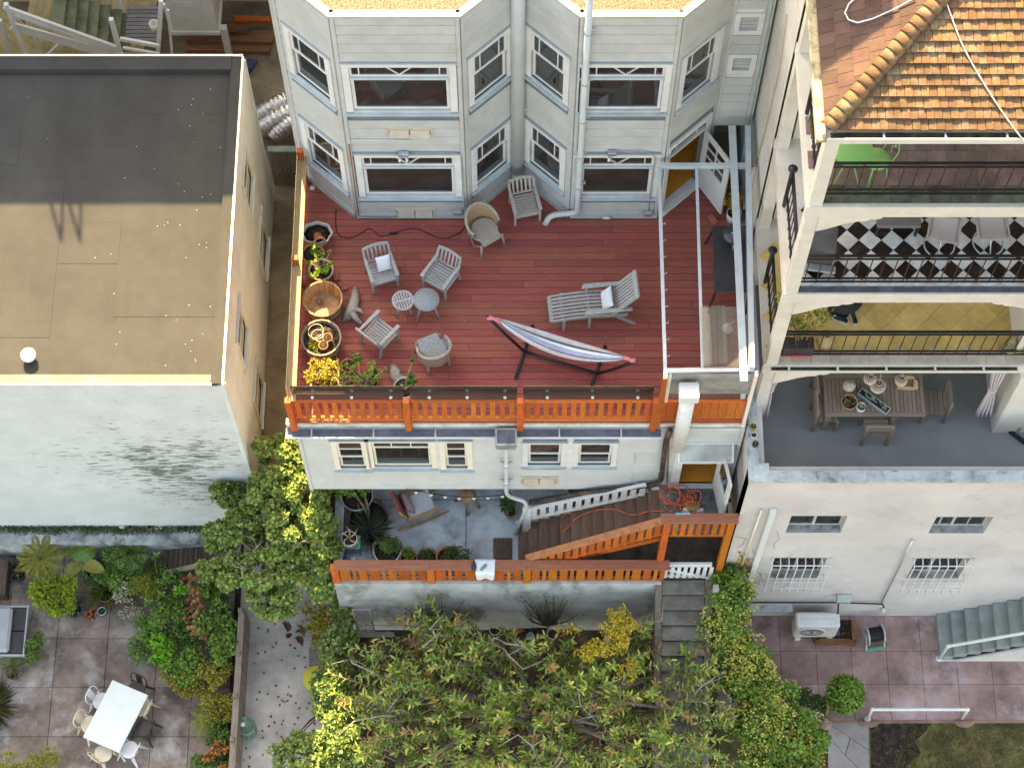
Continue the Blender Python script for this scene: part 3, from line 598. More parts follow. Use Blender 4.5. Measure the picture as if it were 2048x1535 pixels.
# ledge under the railing, flashing
mb = MB(); mb.bx(X0 - .15, X1, -.0, .12, -.155, -.02); mb.build('ledge', M('ledge_cream', (.7, .66, .55), .12, 3, .7, .2, stain=(.25, .22, .18), samt=.6, sscale=3), front, world=True)
mb = MB(); mb.bx(X0 - .1, X1, .03, .14, -.02, -.006); mb.build('flashing', M('flashing_dark', (.12, .14, .16), .2, 4, .5, .1), front, world=True)
# white vent stack with bird spikes, black drain pipe, wall pipes
va = W(1357, 892, -.2); vb = Vector((va.x, -.2, W(1377, 790, -.2).z))
fl = thing('flue_pipe', 'white flue pipe with spiked square cap rising past the deck railing', 'flue', va)
mb = MB(); mb.tube([va, vb], .135, 18); mb.build('pipe', WHITE, fl, world=True)
mb = MB(); mb.cbx(vb.x - .17, vb.x + .17, vb.y - .15, vb.y + .15, vb.z - .02, vb.z + .22, .015); cp = mb.build('cap', WHITE, fl, world=True)
for i in range(5): mb = MB(); mb.tube([(vb.x - .12 + i * .06, vb.y + .1, vb.z + .22), (vb.x - .12 + i * .06, vb.y + .1, vb.z + .36)], .005, 5); mb.build('spike', STEEL, cp, world=True)
BLK = M('drain_black', (.05, .04, .035), .4, 8, .6, .3, stain=(.3, .16, .08), samt=.6, sscale=5)
r = [W(1340, 860, -.1), W(1331, 885, -.12), W(1322, 962, -.12), W(1300, 970, -.12), W(1180, 983, -.12), W(1060, 1003, -.12)]
pipe(front, 'drain_pipe', bend(r, .15, 4), .05, BLK, 10)
pipe(front, 'thin_pipe', [W(1338, 880, -.08), W(1334, 966, -.08)], .015, M('rusty_pipe', (.3, .12, .05), .3, 8, .7, .2), 6)
# glass door canopy
c0 = W(1358, 886, -.03); c1 = W(1466, 886, -.03); zc = c0.z; aw = thing('door_canopy', 'frosted glass canopy on white frame above the open lower door', 'canopy', (c0.x, 0, zc))
e0 = Vector((c0.x, -.33, zc - .2)); e1 = Vector((c1.x, -.33, zc - .2)); mb = MB()
for a, b in ((c0, e0), (c1, e1), (e0, e1), (c0, c1)): mb.beam(a, b, .035, .045)
mb.build('frame', WHITE, aw, world=True); mb = MB(); mb.ext([c0, c1, e1, e0], (0, .0, .008)); mb.build('glass', glassmat('canopy_glass', (.8, .86, .84), 1.2, .15, .62, (.55, .58, .54)), aw, world=True)
# string of light bulbs hung under the overhang
sb = thing('string_lights', 'black cable with white round bulbs hung under the overhang', 'lights', W(870, 980, -.05))
pts = [W(u, v, -.08) for u, v in ((812, 977), (832, 981), (862, 986), (890, 990), (918, 993), (948, 993), (976, 992), (1005, 989))]
mb = MB(); mb.tube(pts, .008, 5); mb.build('cable', IRON, sb, world=True)
for p in pts[1:]:
    mb = MB(); mb.tube([p, p - Vector((0, 0, .05))], .016, 6); sk = mb.build('socket', IRON, sb, world=True); mb = MB(); mb.ball(p - Vector((0, 0, .075)), .035); mb.build('bulb', WHITE, sk, world=True)

# ---------------- deck railing, front: posts, glass wind screen, two rails and pickets
rail = thing('deck_railing', 'orange timber deck railing with glass wind screen along the front', 'railing', (0, .05, 0))
def post(parent, x, y, z0, z1, w=.115, lean=0): piece('post', (w, w, z1 - z0), ORANGE, parent, TR((x, y, (z0 + z1) / 2)), .008)
px = [W(585, 840, -.03).x, W(817, 844, -.03).x, W(1040, 845, -.03).x, W(1306, 848, -.03).x]
xe = W(1490, 840, 0).x
for x in px: post(rail, x, -.03, -.16, 1.13)
zr1, zr0 = .93, .20
for a, b in zip(px, px[1:] + [xe]):
    for z, h in ((zr1, .05), (zr0, .045), (.06, .035)):
        piece('rail', (b - a - .115, .07 if z > .5 else .05, h), ORANGE, rail, TR(((a + b) / 2, .05, z)), .006)
    if b != xe:
        n = round((b - a - .1) / .167)
        for i in range(n):
            x = a + .0575 + (i + .5) * (b - a - .115) / n; piece('picket', (.09, .03, .70), ORANGE, rail, TR((x, .03, .555)), .004)
    else:
        n = round((b - a - .1) / .15)
        for i in range(n):
            x = a + .0575 + (i + .5) * (b - a - .115) / n; piece('picket', ((b - a - .115) / n - .004, .03, .70), ORANGE, rail, TR((x, .03, .555)), .004)
    piece('rail_shelf', (b - a - .115, .15, .03), M('rail_shelf_wood', (.17, .06, .045), .15, 3, .5, .15, grain=(2, 14, 14), rnd=.1), rail, TR(((a + b) / 2, .14, zr1 + .01)), .004)
    if b != xe:
        mb = MB(); mb.bx(a + .05, b - .05, .16, .172, zr1 + .03, 1.30); mb.build('glass_panel', glassmat('rail_glass', (.82, .88, .85), 1.5, .01, .05, (.3, .32, .25)), rail, world=True)
        mb = MB()
        for i in range(3):
            x = a + (i + .6) / 3 * (b - a); mb = MB(); mb.lathe([(.03, 0), (.03, .012), (.0, .014)], 12, (x, .10, zr1 + .027)); mb.build('deck_light', M('light_disc', (.8, .78, .7), .05, 4, .3, 0), rail, world=True)
# left railing: posts, broad bright cap, boards behind
lrail = thing('side_railing', 'orange deck railing with broad sunlit cap along the left edge', 'railing', (-3.95, 2, 0))
xl = -3.90
for y, z1 in ((4.95, 1.25), (2.75, 1.2)): piece('post', (.115, .115, z1 + .16), ORANGE, lrail, TR((xl - .02, y, (z1 - .16) / 2)), .008)
piece('cap', (.16, 4.95, .035), M('cap_pine', (.52, .33, .16), .16, 4, .5, .15, grain=(14, 1.5, 14)), lrail, TR((xl + .01, 2.5, .95)), .006)
piece('rail', (.06, 4.9, .09), ORANGE, lrail, TR((xl, 2.5, .88)), .006); piece('rail', (.05, 4.9, .06), ORANGE, lrail, TR((xl, 2.5, .12)), .006)
for i in range(34):
    y = .12 + i * .143; piece('picket', (.03, .10, .70), ORANGE, lrail, TR((xl - .03, y, .50)), .004)
mb = MB(); mb.bx(xl - .06, xl - .05, .1, 4.9, .98, 1.3); mb.build('glass_panel', MATS['rail_glass'], lrail, world=True)

# ================================================================== ground
ZG = -8.06; ZPAT = -5.05; ZL = -8.5; ZRP = -8.2
mb = MB(); mb.bx(-150, 150, -150, 150, -9.2, -9.0); tag(mb.build('ground', M('ground_soil', (.09, .06, .04), .35, 1.5, .95, .5, bscale=20)), kind='structure')

# ================================================================== left neighbour: flat dark roof, white clapboard front
XR, YF, YBk, ZLR, ZLB = -5.28, .84, 7.85, -.1, -7.6
MEMB = M('roof_membrane', (.041, .042, .041), .14, .9, .9, .25, bscale=90, stain=(.050, .050, .046), samt=.5, sscale=.7, sstretch=(2.5, .5, 1))
LWALL = M('left_wall_grey', (.64, .65, .64), .08, 1.5, .6, .1)
left = thing('flat_roof_house', 'neighbouring house with flat dark membrane roof and white clapboard front wall', 'house', (-9, 4, ZLB))
mb = MB(); mb.bx(-20, XR - .22, YF + .2, YBk - .3, ZLR - .4, ZLR - .12); rf = mb.build('roof', MEMB, left, world=True)
xs = [-19.9, -17.8, -15.7, -13.65, -11.6, -10.55, -9.5, -8.55, -7.4, XR - .23]; nseam = 0
for i, (a, b) in enumerate(zip(xs, xs[1:])):                     # felt strips with lapped seams
    y = YF + .2; cuts = [y] + sorted(random.uniform(YF + .8, YBk - 1) for _ in range(2)) + [YBk - .31]
    for c0, c1 in zip(cuts, cuts[1:]):
        mb = MB(); z = ZLR - .118 + .004 * ((i + nseam) % 2); mb.bx(a + .004, b - .004, c0 + .003, c1 - .003, z - .01, z); mb.build('felt_strip', MEMB, rf, world=True); nseam += 1
CAPM = M('parapet_cap', (.12, .11, .09), .15, 2, .6, .2, stain=(.26, .235, .19), samt=.6, sscale=2)
for nm, b in (('parapet', (XR - .22, XR - .03, YF, YBk, ZLR - .4, ZLR)), ('parapet', (-20, XR - .22, YF, YF + .18, ZLR - .4, ZLR)), ('parapet', (-20, XR - .22, YBk - .3, YBk, ZLR - .4, ZLR + .02))):
    mb = MB(); mb.bx(*b); mb.build(nm, MEMB if b[2] > 5 or b[0] > -10 else CAPM, left, world=True)
for b in ((XR - .02, XR + .02, YF - .02, YBk, ZLR - .06, ZLR + .012), (-20, XR - .2, YF - .035, YF + .0, ZLR - .06, ZLR + .012), (-20, XR, YBk, YBk + .04, ZLR - .05, ZLR + .03)):
    mb = MB(); mb.bx(*b); mb.build('metal_edge', M('edge_metal', (.80, .74, .64), .06, 4, .35, .05, metal=.2), left, world=True)
# front wall in narrow clapboards: too fine to tell apart singly, one sawtooth skin
mold = M('mildewed_clapboard', (.54, .57, .555), .05, 2, .6, .1, stain=(.42, .445, .43), samt=.4, sscale=.9)
nt = mold.node_tree; N = nt.nodes; L = nt.links; b = N['Principled BSDF']; src = b.inputs['Base Color'].links[0].from_socket; geo = [n for n in N if n.type == 'NEW_GEOMETRY'][0]
mp = N.new('ShaderNodeMapping'); mp.inputs['Scale'].default_value = (2.0, 1, 15); no = N.new('ShaderNodeTexNoise'); no.inputs['Scale'].default_value = 1.6; no.inputs['Detail'].default_value = 7; no.inputs['Roughness'].default_value = .72
L.new(geo.outputs['Position'], mp.inputs[0]); L.new(mp.outputs[0], no.inputs['Vector'])
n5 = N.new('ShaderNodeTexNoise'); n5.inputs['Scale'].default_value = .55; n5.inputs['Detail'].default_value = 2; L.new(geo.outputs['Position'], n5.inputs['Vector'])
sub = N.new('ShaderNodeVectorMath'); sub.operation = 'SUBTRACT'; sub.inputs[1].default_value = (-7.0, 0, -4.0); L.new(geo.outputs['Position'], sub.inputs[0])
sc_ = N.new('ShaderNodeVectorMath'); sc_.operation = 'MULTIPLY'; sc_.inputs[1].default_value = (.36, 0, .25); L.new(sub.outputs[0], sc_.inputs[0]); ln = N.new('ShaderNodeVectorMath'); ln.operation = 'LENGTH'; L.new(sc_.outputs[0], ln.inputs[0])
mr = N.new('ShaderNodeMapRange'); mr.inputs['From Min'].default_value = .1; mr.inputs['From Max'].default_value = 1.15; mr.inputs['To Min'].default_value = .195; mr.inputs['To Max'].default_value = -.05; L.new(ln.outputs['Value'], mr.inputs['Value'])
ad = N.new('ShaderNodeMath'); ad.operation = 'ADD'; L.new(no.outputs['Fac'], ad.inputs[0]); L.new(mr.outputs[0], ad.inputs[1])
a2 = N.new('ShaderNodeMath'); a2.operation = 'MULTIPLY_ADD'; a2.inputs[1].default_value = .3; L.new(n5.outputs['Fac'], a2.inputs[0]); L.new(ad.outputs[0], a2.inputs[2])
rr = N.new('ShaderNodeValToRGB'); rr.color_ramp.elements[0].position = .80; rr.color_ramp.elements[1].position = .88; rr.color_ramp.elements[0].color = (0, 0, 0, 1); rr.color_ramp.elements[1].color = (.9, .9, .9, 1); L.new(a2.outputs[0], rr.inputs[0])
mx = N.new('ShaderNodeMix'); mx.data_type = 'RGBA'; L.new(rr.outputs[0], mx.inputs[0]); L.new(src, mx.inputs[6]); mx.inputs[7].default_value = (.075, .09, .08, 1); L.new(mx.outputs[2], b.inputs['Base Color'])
mb = MB(); n = 76; ph = (ZLR - .08 - ZLB) / n
for i in range(n):
    z = ZLB + i * ph; mb.hexa([(-20, YF - .034, z), (XR, YF - .034, z), (XR, YF + .02, z), (-20, YF + .02, z), (-20, YF - .012, z + ph * .8), (XR, YF - .012, z + ph * .8), (XR, YF + .02, z + ph * .8), (-20, YF + .02, z + ph * .8)])
mb.build('front_clapboards', mold, left, world=True, kind='stuff')
mb = MB(); mb.bx(-20, XR, YF + .022, YF + .1, ZLB, ZLR - .08); mb.build('groove_backing', M('groove_shade_grey', (.30, .32, .31), .1, 3, .8, 0), left, world=True)  # dark backing paints shade into the grooves between clapboards
mb = MB(); mb.bx(XR - .05, XR + .03, YF - .04, YF + .04, ZLB, ZLR - .07); mb.build('corner_board', M('corner_paint', (.62, .67, .66), .06, 3), left, world=True)
hs = []; wins = []
for yc, zc, hw, hh in ((5.9, -1.55, .42, .62), (2.75, -2.0, .42, .62), (5.95, -4.35, .42, .62), (2.75, -4.85, .42, .62)): hs.append((yc - YF - hw, yc - YF + hw, zc - hh, zc + hh))
FS, ws = wallface(left, (XR, YF), (XR, YBk), ZLB + 1.5, ZLR - .06, hs, .3, LWALL, LWALL, .1, boards=False)
mb = MB(); n = 46; Z0 = ZLB + 1.5; ph = (ZLR - .06 - Z0) / n; Lw = YBk - YF
for i in range(n):
    z0, z1 = Z0 + i * ph, Z0 + (i + 1) * ph; x = .07; seg = []
    for h in sorted(hs):
        if h[2] - .1 < z1 - .02 and h[3] + .1 > z0 + .02: seg.append((x, h[0] - .1)); x = h[1] + .1
    seg.append((x, Lw))
    for a, c in seg:
        if c - a > .02: mb.hexa([(a, z0, 0), (c, z0, 0), (c, z1, 0), (a, z1, 0), (a, z0, .02), (c, z0, .02), (c, z1, .005), (a, z1, .005)])
mb.build('side_clapboards', LWALL, left, wm=FS, kind='stuff')
for h in hs: window(ws, left, FS, h[0], h[1], h[2], h[3], 'hung', .1, mat=M('left_trim', (.66, .63, .54), .06, 3))
mb = MB(); mb.bx(-20, XR - .6, YF + .5, YBk - .4, ZLB, -.6); mb.build('inner_mass', ROOMWALL, left, world=True)
v = W(56, 735, YF + .33); vent = thing('roof_vent_pipe', 'white capped vent pipe at the front edge of the dark flat roof', 'vent pipe', (v.x, YF + .55, ZLR - .12))
mb = MB(); mb.lathe([(.10, 0), (.10, .14)], 16); mb.build('pipe', STEEL, vent); mb = MB(); mb.lathe([(.12, .12), (.14, .14), (.14, .19), (.09, .215), (0, .22)], 18); mb.build('cap', M('vent_cap', (.82, .82, .80), .04, 4, .4, 0), vent)
P = np.array([(XR - .3 - abs(random.gauss(0, .8)) if random.random() < .8 else random.uniform(-10, XR - .3), random.uniform(YF + .25, YBk - .4), ZLR - .105) for _ in range(44)]); leafmesh('roof_litter', P, rdir(44) * np.array([1, 1, .1]), rdir(44, 3), rng.uniform(.010, .028, 44), .016, M('litter_white', (.55, .53, .5), .1, 4, .9, 0), None, kind='stuff')
# ledge of old whitewashed wall under the clapboards, with little things standing on it
mb = MB(); mb.bx(-20, -5.9, YF - .42, YF + .3, -9.0, ZLB - .02)
lw = mb.build('ledge_wall', M('whitewash_mossy', (.50, .54, .55), .3, 1.5, .9, .4, stain=(.035, .035, .02), samt=.98, sscale=1.3, col2=(.10, .10, .09)), label='peeling whitewashed garden wall with mossy top below the clapboard front', cat='wall')

# ================================================================== passage between the houses, back yard
mb = MB(); mb.bx(-5.28, -3.95, .9, 15, -6.2, -5.8); mb.bx(-24, -3.95, 7.85, 22, -6.25, -5.85)
tag(mb.build('passage_ground', M('passage_concrete', (.24, .195, .13), .25, 1.2, .9, .4, bscale=25, stain=(.08, .06, .04), samt=.7)), kind='structure')
gate = thing('passage_gate', 'weathered board gate with green capping closing the passage between the houses', 'gate', (-4.6, 8.0, -5.8))
gy = S(560, 290, -4.5); gy = G(560, 300, -4.3).y
mb = MB(); mb.bx(-5.27, -3.97, gy - .07, gy + .07, -4.32, -4.25); mb.build('capping', M('green_cap', (.16, .24, .21), .2, 3, .6, .1), gate, world=True)
for i in range(8): piece('board', (.155, .04, 1.5), M('grey_fence_board', (.20, .16, .12), .25, 3, .85, .3, grain=(8, 8, 1), rnd=.25), gate, TR((-5.19 + i * .165, gy, -5.08)))
mb = MB(); mb.bx(-5.27, -3.97, gy - .05, gy - .02, -5.3, -5.2); mb.build('batten', MATS['grey_fence_board'], gate, world=True)
FOIL = M('silver_foil', (.62, .62, .62), .15, 14, .4, 1.0, bscale=16, metal=1.0)
for k, (a, b2, r) in enumerate((((512, 238), (575, 205), .23), ((520, 262), (590, 225), .26), ((548, 275), (596, 240), .2))):
    p = G(*a, -5.5); q = G(*b2, -5.3); mb = MB(); n = 26; pts = [p.lerp(q, i / n) + Vector((0, 0, .1 * math.sin(i / n * 3))) for i in range(n + 1)]
    mb.tube(pts, [r * (1 + .10 * math.sin(i * 2.2) + random.uniform(-.06, .06)) * (1 if 0 < i < n else .3) for i in range(n + 1)], 18)
    t = mb.build('foil_duct', FOIL, None, label=('topmost long silver foil duct lying in the passage', 'thick silver foil duct with crumpled end lying in the passage', 'short silver foil duct half hidden by the house corner')[k], cat='duct', group='foil ducts in the passage')
tp = [G(u, v, -5.78) for u, v in ((478, 128), (500, 118), (516, 122), (505, 138), (492, 150), (482, 160))]
mb = MB(); mb.ext(tp, (0, 0, .05)); mb.build('blue_tarp', M('tarp_blue', (.03, .06, .16), .2, 6, .5, .6), None, label='crumpled dark blue tarp on the passage floor', cat='tarp', bevel=.02)
for k, (a, b2, w, h) in enumerate((((375, 82), (548, 85), .30, .26), ((385, 74), (500, 73), .28, .46), ((475, 66), (546, 68), .14, .62), ((372, 96), (540, 99), .24, .1))):
    p = G(*a, -5.8); q = G(*b2, -5.8); mb = MB(); mb.beam(p + Vector((0, 0, h - .07)), q + Vector((0, 0, h - .07)), w, .13)
    mb.build('timber_beam', M('stacked_timber', (.26, .12, .06), .25, 4, .8, .3, rnd=.25, grain=(1, 10, 10)) if k != 2 else ORANGE, None, bevel=.006, cat='timber', group='timber stacked in the back yard',
             label=('broad brown timber lying second lowest in the yard stack', 'brown timber lying below the orange one in the yard stack', 'bright orange timber on top of the yard stack', 'lowest front timber of the stack in the back yard')[k])
back = thing('rear_building', 'cream rear building at the top left with white outdoor staircase before it', 'building', (-12, 13, -5.9))
YW = 13.1
CLAP = M('rear_cream_siding', (.74, .66, .50), .06, 2, .6, .1, rnd=.04)
mb = MB(); mb.bx(-28, -6.7, YW + .02, 21, -5.9, 8.3); mb.bx(-6.7, -5.0, YW + .02, 21, -5.9, 4.2); mb.build('wall', CLAP, back, world=True)
for i in range(8): piece('siding_board', (23, .025, .2), CLAP, back, TR((-16.5, YW + .004, -5.75 + i * .205), 0, R(-3)), .004)
mb = MB(); mb.bx(-28.2, -6.6, YW - .25, 21.2, 8.3, 8.5); mb.build('roof', MEMB, back, world=True)
for x in (-10.45, -10.1):
    for s in (-.13, .13): mb = MB(); mb.tube([(x + s, YW - .1, 8.5), (x, YW - .1, 9.5)], .03, 6); mb.build('roof_mast', STEEL, back, world=True)
bw = W(340, 60, 11.6); bz = W(400, 62, 11.4).z
mb = MB(); mb.bx(W(345, 60, 11.4).x, W(436, 60, 11.4).x, 11.42, YW, bz, bz + 5); ob = mb.build('oriel', WHITE, back, world=True)
for i in range(12): piece('siding_board', (W(436, 60, 11.4).x - W(345, 60, 11.4).x, .02, .145), WHITE, ob, TR(((W(345, 60, 11.4).x + W(436, 60, 11.4).x) / 2, 11.41, bz + .08 + i * .15), 0, R(-3)), .004)
mb = MB(); mb.bx(W(345, 60, 11.4).x - .03, W(436, 60, 11.4).x + .04, 11.36, YW, bz - .12, bz); mb.build('band', WHITE, back, world=True)
mb = MB(); p = W(440, 50, 11.5); mb.beam((p.x + .06, 11.5, bz), (p.x + .06, 11.5, -5.85), .14, .14); mb.build('post', WHITE, back, world=True)
# outdoor staircase
st = thing('rear_staircase', 'white outdoor staircase with dark green treads at the top left', 'staircase', (-9, 10, -5.85)); GREENTR = M('tread_green_grey', (.14, .15, .09), .25, 3, .7, .2)
for i in range(7):
    p = W(118 + i * 22, 22 + i * 8.5, 10.2); piece('tread', (.27, .95, .04), GREENTR, st, TR((p.x, 10.3, p.z)), .005)
    mb = MB(); mb.bx(p.x - .13, p.x - .11, 9.84, 10.76, p.z - .17, p.z - .021); mb.build('riser', M('riser_grey', (.35, .38, .36), .1, 3), st, world=True)
def brail(a, b2, w=.06, h=.1, nm='rail'): mb = MB(); mb.beam(a, b2, w, h); mb.build(nm, WHITE, st, world=True)
brail(W(8, 14, 9.7), W(240, 98, 9.7)); brail(W(28, 30, 9.7), W(245, 108, 9.7), .05, .07); brail(W(20, 45, 9.7), W(228, 104, 9.7), .04, .05)
brail(W(12, 8, 9.72), W(52, 106, 9.72), .09, .09, 'newel'); brail(W(222, 38, 9.7), W(240, 104, 9.7), .09, .09, 'newel'); brail(W(230, -20, 10.8), W(255, 66, 10.8), .09, .09, 'newel')
brail(W(120, -6, 10.85), W(246, 48, 10.85)); brail(W(24, 52, 9.75), W(215, 108, 9.75), .04, .26, 'stringer')
brail(W(240, 78, 9.6), W(318, 92, 9.6)); brail(W(246, 96, 9.6), W(318, 108, 9.6), .05, .07); brail(W(322, 0, 9.7), W(316, 104, 9.7), .09, .09, 'newel'); brail(W(336, 20, 9.9), W(344, 106, 9.9), .05, .05, 'newel'); brail(W(328, 8, 9.8), W(342, 60, 9.9), .05, .05)
brail(W(60, 56, 10.9), W(85, 108, 10.9), .07, .07, 'brace'); brail(W(130, 78, 11.4), W(95, 112, 11.4), .07, .07, 'brace'); brail(W(0, 40, 11), W(20, 108, 11), .09, .09, 'brace')
for i in range(9): p = W(254 + i * 0, 36 + i * 6.4, 10.3); piece('landing_board', (.78, .085, .03), M('landing_grey', (.17, .16, .16), .15, 3, .7, .2, grain=(1, 10, 10), rnd=.15), st, TR((W(288, 60, 10.3).x, 10.85 - i * .1, W(288, 60, 10.3).z)), .004)
LAT = M('lattice_yellow', (.72, .55, .24), .1, 3, .6, .1)
for i in range(12):
    a = W(-10 + i * 17, 112, 11.9); b2 = a + Vector((.5 * (-1 if i < 5 else 1), .0, .75)); mb = MB(); mb.beam(a, b2, .07, .03); mb.build('lattice_slat', LAT, st, world=True)
cf_ = thing('added_bright_boards', 'added slanted boards, coloured bright for sunlight, behind the white rear staircase', 'fence', (-11, 11.6, -5.85)); CFM = M('sunlit_cream_boards', (.80, .66, .38), .1, 3, .6, .1, rnd=.12)  # boards added behind the stair; their bright cream stands for sunlight
for i in range(34): piece('board', (.15, .04, 2.6), CFM, cf_, TR((-13.6 + i * .165, 11.6, -4.6), 0, R(0), R(-18 if i < 17 else 18)), .004)
mb = MB(); p = W(308, 56, 9.9); mb.lathe([(.08, 0), (.10, .2), (.085, .2), (.07, .03), (0, .03)], 14); mb.build('pail', CREAM, None, wm=TR((p.x, 9.95, p.z - .1)), label='small cream pail hanging on the staircase railing at the top', cat='pail')

# ================================================================== right neighbour: tiled hip roof, three balconies, roof terrace, plain rear wall
XW = 4.42; YT = -1.0; XE = 13.0; BW = M('balcony_white', (.66, .61, .54), .06, 2.2, .6, .12, stain=(.48, .40, .30), samt=.4, sscale=1.6)
rb = thing('balcony_house', 'cream neighbouring house with three stacked balconies and an orange tiled roof', 'house', (8, 3, ZRP))
STUC = M('stucco_pinkish', (.595, .56, .55), .07, .8, .85, .3, bscale=60, stain=(.42, .37, .365), samt=.55, sscale=.9)
# rear wall with openings
ops = [pxrect(*r, YT, 4.26) for r in ((1577, 1031, 1688, 1065), (1865, 1033, 1977, 1066), (1543, 1115, 1646, 1155), (1823, 1116, 1928, 1156))]
FB, wb_ = wallface(rb, (4.26, YT), (XE, YT), ZRP - .3, -.32, ops, .3, STUC, STUC, 0, cb=False, thick=.3, boards=False)
DARKG = glassmat('dark_pane', (.55, .62, .62), 1.6)
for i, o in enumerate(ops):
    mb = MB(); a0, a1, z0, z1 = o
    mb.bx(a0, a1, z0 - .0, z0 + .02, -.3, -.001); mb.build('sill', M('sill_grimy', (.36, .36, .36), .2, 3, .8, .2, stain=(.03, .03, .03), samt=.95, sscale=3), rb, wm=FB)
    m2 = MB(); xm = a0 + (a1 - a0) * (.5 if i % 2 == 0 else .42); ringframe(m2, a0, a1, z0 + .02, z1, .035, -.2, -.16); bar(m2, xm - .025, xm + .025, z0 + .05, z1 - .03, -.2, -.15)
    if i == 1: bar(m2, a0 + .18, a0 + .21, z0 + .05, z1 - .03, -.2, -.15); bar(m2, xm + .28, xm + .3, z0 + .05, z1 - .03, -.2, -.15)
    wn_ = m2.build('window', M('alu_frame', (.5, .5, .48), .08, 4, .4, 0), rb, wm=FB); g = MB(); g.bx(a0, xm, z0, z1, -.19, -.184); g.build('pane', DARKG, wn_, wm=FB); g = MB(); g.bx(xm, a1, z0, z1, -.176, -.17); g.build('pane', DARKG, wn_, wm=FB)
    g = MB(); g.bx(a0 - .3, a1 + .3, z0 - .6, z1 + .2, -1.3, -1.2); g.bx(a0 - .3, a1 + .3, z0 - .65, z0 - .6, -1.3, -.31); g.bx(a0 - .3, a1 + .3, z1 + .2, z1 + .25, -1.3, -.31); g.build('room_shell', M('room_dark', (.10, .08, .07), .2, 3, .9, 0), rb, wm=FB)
WIRE = M('bar_white', (.68, .68, .68), .08, 5, .5, .05)
for i, o in enumerate(ops[2:]):
    a0, a1, z0, z1 = o; a0 -= .06; a1 += .06; z1 += .04; z0 -= .02
    gt_ = thing('window_grille', ('white belly-bar grille over the lower left rear window', 'white belly-bar grille over the lower right rear window')[i], 'grille', FB @ Vector(((a0 + a1) / 2, z0, .1)), group='window grilles')
    for z in (z0 - .12, z0 + .22 * (z1 - z0), z1 - .02): mb = MB(); mb.tube([(a0, z, 0), (a0, z, .17), (a1, z, .17), (a1, z, 0)], .012, 6); mb.build('cross_bar', WIRE, gt_, wm=FB)
    for k in range(8):
        x = a0 + (a1 - a0) * k / 7; mb = MB(); mb.tube(bend([(x, z1 + .0, .0), (x, z1 - .03, .18), (x, z0 - .12, .18), (x, z0 - .26, .24), (x, z0 - .30, .16)], .08, 3), .012, 6); mb.build('bar', WIRE, gt_, wm=FB)
# side wall, parapet, terrace
mb = MB(); mb.bx(4.26, 4.56, YT + .001, 14, ZRP - .3, -.33); mb.build('wall', STUC, rb, world=True)
PAR = M('parapet_top_grey', (.47, .52, .53), .18, 2.5, .8, .25, stain=(.10, .11, .11), samt=.8, sscale=5)
mb = MB(); mb.bx(4.25, XE, YT - .02, YT + .18, -.32, -.2); mb.bx(4.25, 4.45, YT + .18, .9, -.32, -.2); mb.bx(4.45, 4.62, YT + .18, YT + .32, -.32, -.2); mb.build('parapet_cap', PAR, rb, world=True)
mb = MB(); mb.bx(4.3, XE, YT + .05, YT + .15, -1.3, -.32); mb.bx(4.32, 4.42, YT + .1, 1.0, -1.3, -.32); mb.build('parapet', STUC, rb, world=True)
ZTer = -1.2; mb = MB(); mb.bx(4.42, XE, YT + .15, 3.4, ZTer - .2, ZTer); mb.build('terrace_floor', M('terrace_grey', (.23, .245, .24), .10, .8, .55, .12, bscale=40, stain=(.28, .295, .29), samt=.5, sscale=.7), rb, world=True)
mb = MB(); mb.bx(4.42, XE, 3.4, 3.5, ZTer, 9.3); mb.build('wall', BW, rb, world=True)
